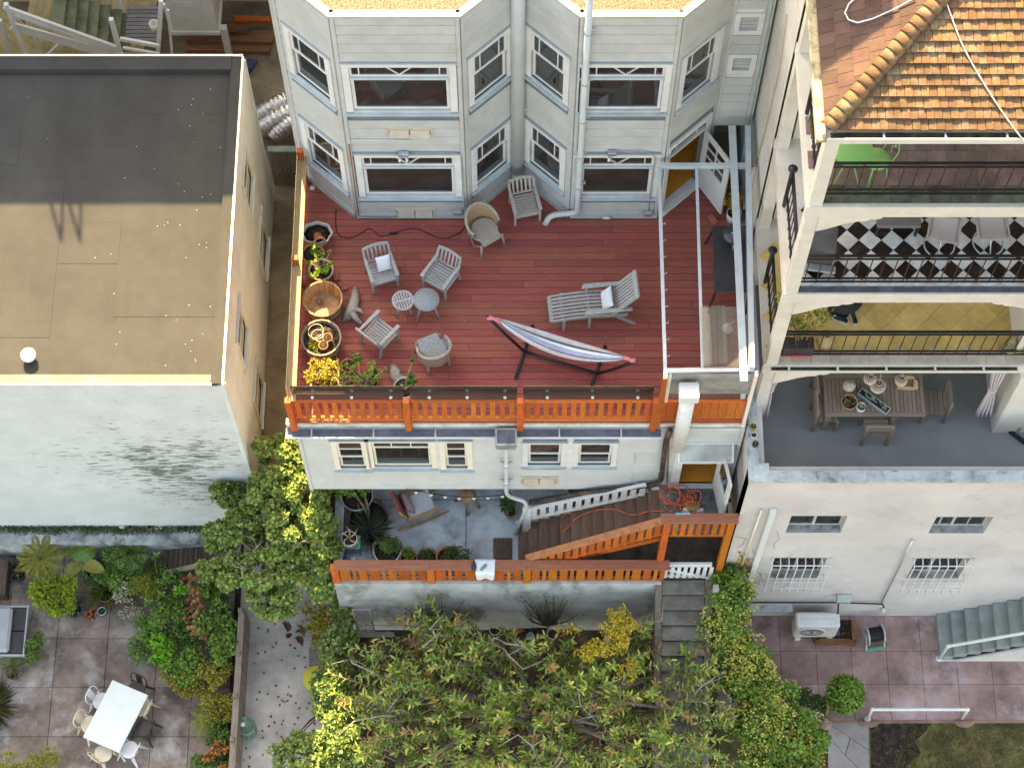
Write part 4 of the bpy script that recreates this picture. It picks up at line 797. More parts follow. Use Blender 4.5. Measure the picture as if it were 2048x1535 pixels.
# balconies
YBF = .5; zb3, zb2, zb1 = 1.50, 4.30, 7.21
rails = []
POSTM = BW
mb = MB(); mb.bx(XW + .02, XW + .22, YBF, YBF + .2, ZTer, 9.45); mb.build('corner_post', POSTM, rb, world=True)
mb = MB(); mb.bx(XW + .02, XW + .22, 3.2, 3.4, ZTer, 9.45); mb.bx(XW, XW + .3, 3.4, 14, -.33, 9.45); mb.build('side_wall', BW, rb, world=True)
mb = MB(); mb.bx(XW + .3, XE, 3.5, 14, ZRP, 9.4); mb.build('inner_mass', ROOMWALL, rb, world=True)
for i in range(60): piece('siding_strip', (.012, .16, 9.6), BW, rb, TR((XW - .008, 3.5 + i * .176, 4.65)), .003)
for zf in (zb1, zb2, zb3):
    mb = MB(); mb.bx(XW + .0, XE, YBF + .001, 3.4, zf - .28, zf - .03); sl = mb.build('balcony_slab', BW, rb, world=True, label={zb1: 'top balcony slab paved with mossy slate tiles', zb2: 'middle balcony slab with black and white chequer tiles', zb3: 'lowest balcony slab paved with yellow stone tiles'}[zf])
    mb = MB(); mb.bx(XW - .02, XE, YBF - .03, YBF, zf - .32, zf - .02); mb.build('fascia', BW, sl, world=True)
    # scalloped bracket under the slab next to the corner post
    for s, xa in ((1, XW + .22),) + (((-1, W(2046, 700, .55).x),) if zf == zb2 else ()):
        prof = [(0, 0), (.95, 0), (.95, -.05), (.86, -.09), (.78, -.08), (.72, -.14), (.6, -.15), (.42, -.22), (.25, -.33), (.1, -.42), (0, -.46)]
        mb = MB(); mb.ext([(xa + s * x, YBF - .025, zf - .32 + z) for x, z in prof], (0, .05, 0)); mb.build('bracket', BW, sl, world=True)
    # iron railing
    rl = thing('balcony_railing', {zb1: 'black iron railing on the top balcony under the tiled roof', zb2: 'black iron railing before the chequered balcony', zb3: 'black iron railing before the yellow stone balcony'}[zf], 'railing', (8, .65, zf), group='balcony railings')
    yr = .66; mb = MB(); mb.bx(XW + .2, XE, yr - .02, yr + .02, zf + .95, zf + .98); mb.build('top_rail', IRON, rl, world=True)
    for z in (.84, .17, .05): mb = MB(); mb.bx(XW + .2, XE, yr - .012, yr + .012, zf + z, zf + z + .03); mb.build('rail', IRON, rl, world=True)
    for i in range(32): piece('baluster', (.016, .016, .86), M('iron_brown', (.05, .03, .02), .3, 8, .6, .1), rl, TR((XW + .32 + i * .2, yr, zf + .45)), .002)
    ends = [(2.1, 1.3)] if zf > 3 else [(2.0, 1.25)]
    for z in (1.10, .95, .3): mb = MB(); mb.tube([(XW + .1, YBF + .25, zf + z), (XW + .1, 2.1, zf + z)], .02, 6); mb.build('side_rail', IRON, rl, world=True)
    for i in range(8): piece('baluster', (.016, .016, .95), IRON, rl, TR((XW + .1, .9 + i * .17, zf + .6)), .002)
    mb = MB(); mb.tube([(XW + .08, 2.1, zf), (XW + .08, 2.1, zf + 1.2)], .035, 10); mb.lathe([(0, 0), (.08, 0), (.08, .02), (0, .03)], 14, (XW + .08, 2.1, zf + 1.2)); mb.build('end_post', IRON, rl, world=True)
    # floor tiles
    if zf == zb2:
        a = .262; hd = a * math.sqrt(2) / 2; BLKT = M('tile_black', (.02, .012, .011), .3, 5, .3, .05, rnd=.3, stain=(.09, .06, .055), samt=.5, sscale=4); WHT = M('tile_marble', (.62, .62, .60), .10, 4, .3, .05, rnd=.1, stain=(.33, .33, .33), samt=.6, sscale=5)
        ny = 0; y = .62
        for r in range(12):
            for c in range(26):
                x = XW + .35 + c * hd * 2 + (hd if r % 2 else 0); y = .72 + r * hd
                if y < 2.35 and x < 8.9: piece('floor_tile', (a - .004, a - .004, .02), WHT if r % 2 == 0 else BLKT, sl, TR((x, y, zf - .018), R(45)), .002)
        for i in range(34): piece('edge_tile', (.245, .10, .02), M('edge_slate', (.09, .10, .12), .2, 4, .5, .1, rnd=.2), sl, TR((XW + .15 + i * .25, YBF + .052, zf - .004)), .002)
    elif zf == zb1:
        SL = M('slate_tile', (.20, .13, .12), .25, 2.2, .45, .15, rnd=.28, hue=.02, stain=(.12, .11, .10), samt=.7, sscale=2.5)
        for r in range(5):
            for c in range(14):
                piece('floor_tile', (.296, .296, .02), SL if r else M('slate_moss', (.10, .11, .075), .3, 4, .7, .2, rnd=.25), sl, TR((XW + .2 + c * .3 + (.15 if r % 2 else 0), YBF + .19 + r * .3, zf - .018 + random.uniform(0, .003))), .003)
    else:
        YS = M('yellow_stone', (.72, .49, .18), .14, 2, .45, .1, rnd=.1, stain=(.44, .27, .10), samt=.6, sscale=2.5); a = .42; hd = a * .7071
        for r in range(12):
            for c in range(12):
                x = XW + .3 + c * hd * 2 + (hd if r % 2 else 0); y = .85 + r * hd
                if y < 2.9 and x < 8.95: piece('floor_tile', (a - .004, a - .004, .02), YS, sl, TR((x, y, zf - .018), R(45)), .002)
        for i in range(14): piece('edge_tile', (.335, .22, .02), M('edge_stone', (.52, .43, .33), .14, 3, .6, .1, rnd=.12), sl, TR((XW + .3 + i * .34, YBF + .12, zf - .004)), .003)
        mb = MB(); mb.bx(XW + .1, W(2040, 735, .4).x, .385, .47, zf - .1, zf - .08); mb.bx(XW + .1, W(2040, 735, .4).x, .375, .39, zf - .1, zf - .03); g = mb.build('gutter', BW, sl, world=True)
        for i in range(6): x = XW + .4 + i * .85; mb = MB(); mb.bx(x, x + .04, .375, .47, zf - .04, zf - .025); mb.build('gutter_strap', BW, g, world=True)
        mb = MB(); mb.bx(XW + .12, W(2038, 735, .4).x, .39, .47, zf - .079, zf - .07); mb.build('gutter_silt', M('silt_moss', (.05, .05, .02), .4, 8, .9, .5), g, world=True)
# partition at the right end of the two lower balconies
xp = W(2030, 640, 1.2).x; mb = MB(); mb.bx(xp, xp + .1, .7, 3.4, zb3, zb2 - .28); mb.build('partition', BW, rb, world=True)
xp2 = W(1985, 830, .6).x; mb = MB(); mb.bx(xp2, XE, .35, 3.4, ZTer, zb3 - .28); pr = mb.build('partition', BW, rb, world=True)
for i in range(9): piece('siding_board', (2.0, .02, .26), BW, pr, TR((xp2 + 1.0, .338, ZTer + .14 + i * .265), 0, R(-3)), .004)
# tiled hip roof
EY, EZ, EX, PT = .29, 9.74, 4.36, R(30.5); tp_ = math.tan(PT)
mb = MB(); Lr = 4.5
mb.add([(EX, EY, EZ), (XE + 2, EY, EZ), (XE + 2, EY + Lr, EZ + Lr * tp_), (EX + Lr, EY + Lr, EZ + Lr * tp_), (EX, EY + 2 * Lr, EZ)], [(0, 1, 2, 3), (0, 3, 4)])
roof = mb.build('roof', M('underlay', (.05, .035, .03), .2, 4, .9, 0), rb, world=True, solid=.05)
TILE = M('clay_tile', (.155, .083, .038), .16, 3, .75, .3, bscale=30, rnd=.24, hue=.014, stain=(.21, .165, .11), samt=.85, sscale=5)
ex = .150; tw_ = .112; sl_ = Vector((0, math.cos(PT), math.sin(PT)))
for r in range(13):
    d = r * ex; x = EX + d * math.cos(PT) + .03 + (tw_ / 2 if r % 2 else 0)
    while x < 9.1 - 0:
        o = Vector((x + tw_ / 2, EY, EZ)) + sl_ * (d + ex * .48) + Vector((0, -math.sin(PT), math.cos(PT))) * (.045 + random.uniform(-.010, .010))
        if random.random() < .22: o -= sl_ * random.uniform(.0, .012)
        piece('roof_tile', (tw_ - .004, ex * 1.08, .05), TILE, roof, frame(o, (1, 0, 0), sl_) @ Matrix.Rotation(R(-13), 4, 'X'), .003); x += tw_
sw = Vector((math.cos(PT), 0, math.sin(PT))); nl = Vector((-math.sin(PT), 0, math.cos(PT))); tw2, ex2 = .21, .24
for r in range(7):
    d = r * ex2; y = EY + d * math.cos(PT) + .05 + (tw2 / 2 if r % 2 else 0)
    while y < 5.2 - d * .2:
        o = Vector((EX, y + tw2 / 2, EZ)) + sw * (d + ex2 * .48) + nl * .03
        piece('roof_tile', (tw2 - .003, ex2 * 1.2, .02), M('clay_tile_shaded', (.07, .036, .028), .18, 3, .8, .3, bscale=30, rnd=.25, hue=.012), roof, frame(o, (0, -1, 0), sw) @ Matrix.Rotation(R(-3.5), 4, 'X'), .003); y += tw2  # left-slope tiles coloured darker to stand for the shade there
hd_ = Vector((math.cos(PT), math.cos(PT), math.sin(PT))).normalized(); o0 = Vector((EX, EY, EZ + .06))
rid = MB(); n = 8
for j in range(2):
    for k in range(n + 1):
        a = PI * k / n; rid.v.append((math.cos(a) * .095 * (1.18, 1)[j], (-.13, .13)[j], math.sin(a) * .062 * (1.3, 1)[j]))
rid.f = [[k, k + 1, n + 2 + k, n + 1 + k] for k in range(n)]; rid.m = [0] * n; rid.sm = [True] * n; rme = rid.mesh('hip_tile', TILE)
for i in range(24):
    o = bpy.data.objects.new('hip_tile', rme); side = hd_.cross(Vector((0, 0, 1))).normalized()
    link(o, roof, frame(o0 + hd_ * (.10 + i * .15), side, hd_) @ Matrix.Rotation(R(-9), 4, 'X')); md = o.modifiers.new('Solidify', 'SOLIDIFY'); md.thickness = .02
mb = MB(); mb.bx(EX - .02, XE + 2, EY - .16, EY - .14, EZ - .12, EZ + .0); mb.bx(EX - .02, XE + 2, EY - .15, EY + .02, EZ - .14, EZ - .11); g = mb.build('gutter', BW, rb, world=True)
mb = MB(); mb.bx(EX + .05, XE + 2, EY - .138, EY + .0, EZ - .11, EZ - .09); mb.build('gutter_silt', MATS['silt_moss'], g, world=True)
for i in range(5): x = EX + .75 + i * .85; mb = MB(); mb.bx(x, x + .03, EY - .15, EY + .01, EZ - .02, EZ - .005); mb.build('gutter_strap', STEEL, g, world=True)
mb = MB(); mb.bx(EX - .16, EX - .02, EY - .14, 7, EZ - .12, EZ - .06); mb.bx(EX - .17, EX - .155, EY - .16, 7, EZ - .12, EZ + .01); mb.build('gutter', M('gutter_lichen', (.52, .46, .30), .25, 8, .8, .3, stain=(.12, .1, .05), samt=.8, sscale=6), rb, world=True)
mb = MB(); mb.bx(EX - .02, XE, EY + .0, 3.4, EZ - .2, EZ - .16); mb.build('soffit', BW, rb, world=True)
# windows in the cream side wall
for (y0, z0) in ((4.3, .3), (6.6, 1.0), (5.6, 5.2), (8.2, 5.2)):
    Fw = frame((XW - .02, 14, 0), (0, -1, 0), (0, 0, 1)); a0 = 14 - y0 - .8; window(rb, rb, Fw, a0, a0 + .8, z0 + .2, z0 + 1.55, 'hung', .1, mat=BW)
mb = MB(); mb.bx(XW - .10, XW - .02, 3.5, 13, -.2, -.05); mb.build('wall_ledge', STEEL, rb, world=True)
cp = [S(1573, 30, XW - .04), S(1558, 140, XW - .04), S(1530, 260, XW - .04), S(1506, 345, XW - .04)]; pipe(rb, 'wall_cable', cp, .012, M('old_cable', (.48, .40, .28), .1, 4, .7, 0), 6)
# cables lying on the tiles
def oncable(pts, r, mat, label):
    mb = MB(); out = []
    for u, v in pts:
        d = Vector(_ray(u, v)); o = Vector((0, YC, HC)); nn = Vector((0, -math.sin(PT), math.cos(PT))); p0 = Vector((EX, EY, EZ + .1)); k = (p0 - o).dot(nn) / d.dot(nn); out.append(o + d * k)
    mb.tube(bend(out, .3, 4), r, 6); mb.build('roof_cable', mat, None, label=label, cat='cable')
oncable([(1888, -8), (1898, 20), (1925, 95), (1975, 180), (2015, 240), (2050, 285)], .011, M('cable_pinkwhite', (.75, .62, .55), .05, 4, .5, 0), 'pale cable lying down the sunlit tiled roof slope')
nn = nl; pts = []
for u, v in ((1830, -4), (1790, 18), (1745, 38), (1715, 46), (1697, 40), (1690, 26), (1698, 8), (1712, -4)):
    d = Vector(_ray(u, v)); o = Vector((0, YC, HC)); p0 = Vector((EX, EY, EZ + .09)); k = (p0 - o).dot(nn) / d.dot(nn); pts.append(o + d * k)
mb = MB(); mb.tube(pts, .011, 6); mb.build('roof_cable', M('cable_grey2', (.62, .66, .70), .05, 4, .5, 0), None, label='looped grey-white cable on the shaded left roof slope', cat='cable')

# ================================================================== patio under the overhang, landing, stairs, garden wall
mb = MB(); mb.bx(1.16, 4.2, -1.19, 2.1, -5.099, -5.06); tag(mb.build('understair_floor', M('understair_brown', (.17, .12, .095), .3, 3, .9, .4)), kind='structure')  # brown floor sheet, darker than the patio slabs
mb = MB(); mb.bx(-3.55, 4.2, -1.2, 2.1, -5.3, -5.1); pat = tag(mb.build('patio', CONC), kind='structure')
for x0, x1 in ((-3.5, -.93), (-.925, 1.15)):
    for y0, y1 in ((-1.15, .46), (.465, 2.1)):
        piece('paving_slab', (x1 - x0 - .012, y1 - y0 - .012, .1), M('patio_concrete', (.44, .50, .53), .26, 1.8, .8, .25, bscale=30, stain=(.66, .74, .77), samt=.7, sscale=1.0, rnd=.03), pat, TR(((x0 + x1) / 2, (y0 + y1) / 2, ZPAT - .05)), .006)
RETW = M('garden_wall_whitewash', (.50, .52, .50), .18, 1.6, .85, .35, stain=(.10, .085, .05), samt=.85, sscale=.9, sstretch=(1.4, 1, .7), col2=(.34, .35, .34))
mb = MB(); mb.bx(-3.55, 2.98, -1.36, -1.2, -9.0, ZPAT + .06); mb.bx(-3.56, -3.38, -1.2, 2.1, -9.0, ZPAT + .35); rw = mb.build('garden_wall', RETW, label='stained whitewashed retaining wall below the patio railing', cat='wall')
# orange railing round the patio edge
pr_ = thing('patio_railing', 'orange plank railing with red-brown cap along the patio edge', 'railing', (-1.2, -1.3, ZPAT))
yp = -1.29; zc_ = -4.13; xa = W(672, 1150, yp).x; xb = W(1054, 1150, yp).x; xm = W(862, 1150, yp).x; xc = W(1328, 1150, yp).x
for x in (xa, xm, xb): piece('post', (.15, .12, .95), ORANGE, pr_, TR((x, yp, ZPAT + .46)), .008)
for a, b in ((xa + .075, xm - .075), (xm + .075, xb - .075), (xb + .075, xc)):
    piece('rail_cap', (b - a + .15, .21, .045), RAILBROWN, pr_, TR(((a + b) / 2, yp + .03, zc_)), .006); piece('rail', (b - a, .05, .07), ORANGE, pr_, TR(((a + b) / 2, yp, ZPAT + .16)), .006)
    x = a + .02; i = 0
    while x < b - .03:
        w = (.20, .075, .155)[i % 3] if b < xb else (.155, .075, .17)[i % 3]; w = min(w, b - x); piece('picket', (w, .03, .74), ORANGE, pr_, TR((x + w / 2, yp - .02, ZPAT + .56)), .004); x += w + .05; i += 1
# landing and stair to the patio
TRD = M('stair_tread_brown', (.20, .11, .075), .2, 3, .7, .25, grain=(12, 1.2, 8), rnd=.16, stain=(.20, .13, .10), samt=.5)
XL0, XL1, YLf, ZLd = 2.86, 4.16, -1.04, -2.97
lst = thing('patio_staircase', 'brown timber staircase from the door landing down to the patio', 'staircase', (1.5, -.6, ZPAT))
mb = MB(); mb.bx(XL0, XL1, YLf, .0, ZLd - .12, ZLd); mb.build('landing', M('landing_slate', (.17, .19, .19), .3, 3, .8, .3, stain=(.4, .42, .42), samt=.4, sscale=5), lst, world=True)
nst = 13; run = (XL0 - .14) / nst; rise = (ZLd - ZPAT) / nst
for i in range(nst):
    x1 = XL0 - i * run; z = ZLd - (i + .6) * rise
    piece('tread', (run + .03, .95, .045), TRD, lst, TR((x1 - run / 2, -.55, z)), .006); mb = MB(); mb.bx(x1 - run, x1 - run + .018, -1.02, -.1, z - rise, z - .024); mb.build('riser', TRD, lst, world=True)
mb = MB(); mb.beam((XL0 + .05, -.98, ZLd - .34), (.42, -.98, ZPAT - .02), .05, .16); mb.build('stringer', ORANGE, lst, world=True)
mb = MB(); mb.beam((XL0 + .05, -.08, ZLd - .1), (.15, -.08, ZPAT + .02), .05, .28); mb.build('stringer', WHITE, lst, world=True)
hr = thing('stair_railing', 'orange stair railing sloping down to the patio with posts at the landing', 'railing', (1.5, -1.1, ZPAT))
yr = -1.10; t0 = Vector((XL0 + .02, yr, ZLd + .94)); t1 = Vector((W(1052, 1116, yr).x, yr, W(1052, 1116, yr).z))
SAL = M('sunbleached_orange', (.50, .19, .085), .16, 6, .55, .15, stain=(.36, .13, .06), samt=.5, sscale=3)
mb = MB(); mb.beam(t0 + Vector((.1, .03, .03)), t1, .14, .05); mb.build('hand_rail', SAL, hr, world=True)
mb = MB(); mb.beam(t0 - Vector((0, 0, .66)), t1 - Vector((0, 0, .62)), .06, .07); mb.build('rail', ORANGE, hr, world=True)
n = 16
for i in range(n):
    q = t0.lerp(t1, (i + .5) / n * .93 + .02); mb = MB(); mb.bx(q.x - .052, q.x + .052, yr - .035, yr - .005, q.z - .70, q.z - .03); mb.build('picket', ORANGE, hr, world=True)
for x, zb, zt in ((XL0 + .05, ZPAT, ZLd + .95), (XL1 - .05, ZPAT - .2, ZLd + .95), (t1.x + .12, ZPAT, t1.z - .03)): piece('post', (.13, .13, zt - zb), ORANGE, hr, TR((x, yr - .02, (zb + zt) / 2)), .008)
piece('rail_cap', (XL1 - XL0 + .15, .2, .045), RAILBROWN, hr, TR(((XL0 + XL1) / 2, yr + .02, ZLd + .985)), .006); piece('rail', (XL1 - XL0 - .2, .05, .08), ORANGE, hr, TR(((XL0 + XL1) / 2, yr, ZLd + .14)), .006)
for i in range(7): piece('picket', (.095, .03, .78), ORANGE, hr, TR((XL0 + .22 + i * .15, yr - .02, ZLd + .55)), .004)
# white picket railing on the house side of the stair
wrail = thing('white_stair_railing', 'white picket railing on the house side of the patio stair', 'railing', (1.2, -.12, ZPAT))
w0 = W(1056, 1018, -.22); w1 = W(1292, 968, -.14); mb = MB(); mb.beam(w0, w1, .06, .05); mb.build('top_rail', WHITE, wrail, world=True)
piece('post', (.17, .08, 1.35), WHITE, wrail, TR((w0.x - .02, -.22, ZPAT + .68)), .006)
for i in range(13):
    q = w0.lerp(w1, (i + .7) / 13); mb = MB(); mb.bx(q.x - .055, q.x + .055, q.y - .015, q.y + .015, q.z - .52, q.z - .02); mb.build('picket', WHITE, wrail, world=True)
mb = MB(); mb.beam(w0 - Vector((0, 0, .54)), w1 - Vector((0, 0, .52)), .05, .08); mb.build('bottom_rail', WHITE, wrail, world=True)
# white gate under the landing, stairs down to the garden
gt2 = thing('white_gate', 'low white slatted gate below the stair landing', 'gate', (3.5, -1.2, ZPAT)); gx0, gx1 = XL0 + .12, XL1 - .22
mb = MB(); mb.bx(gx0, gx1, -1.2, -1.15, ZPAT + .62, ZPAT + .78); mb.build('top_board', WHITE, gt2, world=True); mb = MB(); mb.bx(gx0, gx1, -1.2, -1.16, ZPAT + .03, ZPAT + .12); mb.build('bottom_board', WHITE, gt2, world=True)
for i in range(8): piece('slat', (.075, .03, .6), WHITE, gt2, TR((gx0 + .07 + i * .128, -1.22, ZPAT + .36)), .004)
mb = MB(); mb.beam((gx0, -1.25, ZPAT + .66), (gx1, -1.25, ZPAT + .1), .03, .06); mb.build('brace', WHITE, gt2, world=True)
STONE = M('stair_wet_concrete', (.17, .155, .13), .25, 2, .75, .3, rnd=.15, stain=(.27, .27, .25), samt=.6, sscale=1.6)
gst = thing('garden_staircase', 'mossy grey steps between dark timber stringers down into the garden', 'staircase', (3.4, -2.5, ZG)); sx0, sx1 = 3.0, 3.86
for i in range(17):
    y0 = -1.25 - i * .265; z = ZPAT - .02 - i * .177; piece('step', (sx1 - sx0, .29, .07), STONE, gst, TR(((sx0 + sx1) / 2, y0 - .14, z - .035)), .01)
    mb = MB(); mb.bx(sx0, sx1, y0 - .27, y0 - .235, z - .2, z - .071); mb.build('riser', M('riser_moss', (.07, .065, .045), .3, 3, .9, .3), gst, world=True)
for x in (sx0 - .07, sx1 + .07): mb = MB(); mb.beam((x, -1.15, ZPAT - .02), (x, -5.8, ZPAT - .0 - 4.65 * .668), .13, .3); mb.build('stringer', M('old_grey_timber', (.17, .14, .115), .25, 3, .85, .35, grain=(8, 1, 8)), gst, world=True)
piece('newel', (.11, .11, 1.0), M('newel_grey', (.34, .33, .30), .15, 4, .8, .2), gst, TR((sx1 + .16, -1.6, ZPAT + .1)), .006)
# concrete path, garden soil, left patio slabs, right patio slabs
mb = MB(); mb.bx(-3.5, 4.3, -16, -1.2, -8.6, ZG); tag(mb.build('garden_soil', M('leaf_mould_soil', (.085, .055, .035), .4, 3, .95, .6, bscale=25, stain=(.28, .18, .08), samt=.85, sscale=5)), kind='structure')
mb = MB(); mb.bx(-5.85, -3.55, -16, 1.0, -8.7, -8.3); tag(mb.build('garden_path', M('path_concrete', (.52, .49, .455), .2, 1.2, .85, .3, bscale=40, stain=(.30, .265, .23), samt=.7, sscale=1.5)), kind='structure')
mb = MB(); mb.bx(-20, -5.85, -16, .5, -8.8, ZL - .06); lp = tag(mb.build('left_patio', M('joint_dirt', (.08, .065, .05), .2, 4, .9, 0)), kind='structure')
LSL = M('patio_slab_brown', (.26, .195, .16), .3, 1.9, .75, .25, bscale=30, rnd=.12, stain=(.47, .45, .43), samt=.8, sscale=1.5)
jx = [G(u, 1375, ZL).x for u in (-400, -296, -193, -90, 3, 105, 208, 309, 384, 460)]; jy = [G(200, v, ZL).y for v in (1560, 1472, 1374, 1276, 1184, 1100)]; jy = [jy[0] - 1.05] + jy
for a, b in zip(jx, jx[1:]):
    for c, d in zip(jy, jy[1:]): piece('paving_slab', (b - a - .009, d - c - .009, .06), LSL, lp, TR(((a + b) / 2, (c + d) / 2, ZL - .03)), .006)
YK = G(1800, 1438, ZRP).y; mb = MB(); mb.bx(4.3, 14, YK, YT + .05, -8.7, ZRP - .05); rp_ = tag(mb.build('right_patio', M('joint_purple', (.17, .11, .10), .2, 4, .9, 0)), kind='structure')
PSL = M('patio_slab_purple', (.32, .20, .18), .26, 1.5, .72, .25, bscale=30, rnd=.10, stain=(.46, .37, .39), samt=.75, sscale=1.1)
jx = [4.32] + [G(u, 1350, ZRP).x for u in (1563, 1635, 1705, 1776, 1846, 1915, 1985, 2055, 2125)]; jy = [G(1800, v, ZRP).y for v in (1438, 1367, 1301)] + [YT]
for a, b in zip(jx, jx[1:]):
    for c, d in zip(jy, jy[1:]): piece('paving_slab', (b - a - .006, d - c - .006, .06), PSL, rp_, TR(((a + b) / 2, (c + d) / 2, ZRP - .03)), .005)
mb = MB(); mb.bx(4.3, 14, YK - .06, YK, -8.7, ZRP - .01); tag(mb.build('patio_kerb', M('kerb_red', (.28, .16, .13), .2, 3, .8, .2)), kind='structure')
mb = MB(); mb.bx(4.3, 14, -16, YK - .06, -8.7, ZRP - .1); lawn = tag(mb.build('lawn', M('lawn_brown', (.17, .15, .055), .3, 2.5, .95, .5, bscale=40, stain=(.04, .024, .018), samt=.95, sscale=.8)), kind='structure')
bs_ = [G(u, v, ZRP - .098) for u, v in ((1742, 1446), (1800, 1445), (1862, 1447), (1846, 1468), (1828, 1480), (1842, 1505), (1815, 1530), (1822, 1560), (1742, 1562))]; mb = MB(); mb.ext(bs_, (0, 0, .012)); tag(mb.build('bare_soil', M('dark_bare_soil', (.035, .022, .018), .4, 6, .95, .6, bscale=40, stain=(.12, .09, .05), samt=.7, sscale=7)), kind='structure')
fx = [G(u, v, ZRP - .07) for u, v in ((1655, 1445), (1738, 1440), (1738, 1500), (1700, 1475), (1655, 1470), (1690, 1510), (1655, 1560), (1740, 1560))]
def flag(idx):
    mb = MB(); c = sum((fx[i] for i in idx), Vector()) / len(idx); mb.ext([fx[i].lerp(c, .03) for i in idx], (0, 0, .03)); mb.build('flagstone', M('flagstone_grey', (.32, .29, .28), .15, 2, .8, .3, rnd=.15, stain=(.22, .15, .13), samt=.6), lawn)
for idx in ((0, 1, 2, 3), (0, 3, 5, 4), (3, 2, 7, 5), (4, 5, 7, 6)): flag(idx)

# ================================================================== deck furniture
TEAK = M('weathered_teak', (.37, .375, .365), .14, 4, .75, .2, grain=(6, 6, 6), rnd=.07, stain=(.24, .235, .225), samt=.5, sscale=3)
TEAKW = M('weathered_teak_warm', (.44, .40, .36), .12, 4, .75, .2, grain=(6, 6, 6), rnd=.07)
def armchair(label, loc, rz, mat, group='weathered timber armchairs on the deck'):
    t = thing('timber_armchair', label, 'chair', loc, rz, group, sc=.82); w, d, hs_ = .58, .54, .40
    for sx in (-1, 1):
        mb = MB(); mb.cbx(sx * w / 2 - .028, sx * w / 2 + .028, -d / 2 - .028, -d / 2 + .028, 0, .62, .006); mb.build('leg', mat, t)
        mb = MB(); mb.beam((sx * w / 2, d / 2 + .06, 0), (sx * w / 2, d / 2 - .02, .45), .05, .055); mb.beam((sx * w / 2, d / 2 - .02, .45), (sx * w / 2, d / 2 + .12, .86), .05, .055); mb.build('leg', mat, t)
        mb = MB(); mb.ext([(sx * w / 2 - .045, -d / 2 - .07, .62), (sx * w / 2 + .045, -d / 2 - .07, .62), (sx * w / 2 + .035, d / 2 + .06, .64), (sx * w / 2 - .03, d / 2 + .06, .64)], (0, 0, .03)); mb.build('arm', mat, t, bevel=.008)
        mb = MB(); mb.beam((sx * w / 2, -d / 2, hs_ - .05), (sx * w / 2, d / 2, hs_ - .06), .028, .07); mb.build('side_rail', mat, t)
    mb = MB(); mb.beam((-w / 2, -d / 2, hs_ - .05), (w / 2, -d / 2, hs_ - .05), .03, .07); mb.build('front_rail', mat, t)
    for i in range(8):
        y = -d / 2 - .01 + i * .07; z = hs_ - .004 - .02 * math.sin(i / 7 * PI); mb = MB(); mb.cbx(-w / 2 + .03, w / 2 - .03, y, y + .056, z - .018, z, .004); mb.build('seat_slat', mat, t)
    def bp(x, s): return Vector((x, d / 2 + .0 + .13 * s, .43 + .44 * s))
    mb = MB(); n = 8; pts = [bp(-w / 2 + w * i / n, 1.0 + .12 * math.sin(PI * i / n)) for i in range(n + 1)]
    for a, b in zip(pts, pts[1:]): mb.beam(a, b, .035, .085)
    mb.build('top_rail', mat, t); mb = MB(); mb.beam(bp(-w / 2, .1), bp(w / 2, .1), .03, .05); mb.build('lower_back_rail', mat, t)
    for i in range(5): x = -w / 2 + w * (i + 1) / 6; mb = MB(); mb.beam(bp(x, .1), bp(x, 1 + .10 * math.sin(PI * (i + 1) / 6)), .042, .016); mb.build('back_slat', mat, t)
    return t
def fwd(rz): return Vector((math.sin(rz), -math.cos(rz), 0))
def at_front(u, v, rz): return G(u, v, 0) - fwd(rz) * .23
armchair('grey timber armchair with white cushion, beside the pots', at_front(772, 579, R(18)), R(18), TEAK)
armchair('empty grey timber armchair facing the two little round tables from the right', at_front(869, 586, R(-33)), R(-33), TEAK)
armchair('grey timber armchair turned away, its back to the flower pots', G(761, 681, 0), R(140), TEAK)
armchair('warm grey timber armchair in the corner between the two bays', at_front(1055, 446, R(13)), R(13), TEAKW)
CUSH = M('cushion_white', (.66, .69, .72), .05, 4, .9, .2)
def cushion(label, c, nx, size, cat='cushion', mat=None):
    mb = MB(); w, h, t = size
    def fn(a, b, s):
        x = (a - .5) * 2; y = (b - .5) * 2; e = (1 - x ** 4) * (1 - y ** 4); rip = .06 * math.sin(b * 22) * e
        return Vector((x * w / 2 * (1 - .06 * (1 - y * y)), y * h / 2 * (1 - .06 * (1 - x * x)), s * t / 2 * (max(e, 0) ** .5 + rip)))
    mb.grid(lambda a, b: fn(a, b, 1), 12, 12); mb.grid(lambda a, b: fn(1 - a, b, -1), 12, 12); return mb.build('cushion', mat or CUSH, None, wm=nx, label=label, cat=cat)
p = at_front(772, 579, R(18)); cushion('white ribbed cushion in the timber armchair', None, TR(p + Vector((.05, .08, .49)), R(18), R(62)), (.28, .34, .11))
WICK = M('wicker_grey', (.44, .39, .34), .2, 40, .85, .9, bscale=70, stain=(.30, .22, .16), samt=.5, sscale=4, col2=(.22, .18, .15)); WICKI = M('wicker_tan', (.50, .33, .19), .2, 40, .85, .9, bscale=70, col2=(.26, .16, .09)); WICKG = M('wicker_blue_grey', (.36, .38, .39), .2, 40, .85, .9, bscale=70, col2=(.16, .17, .18))
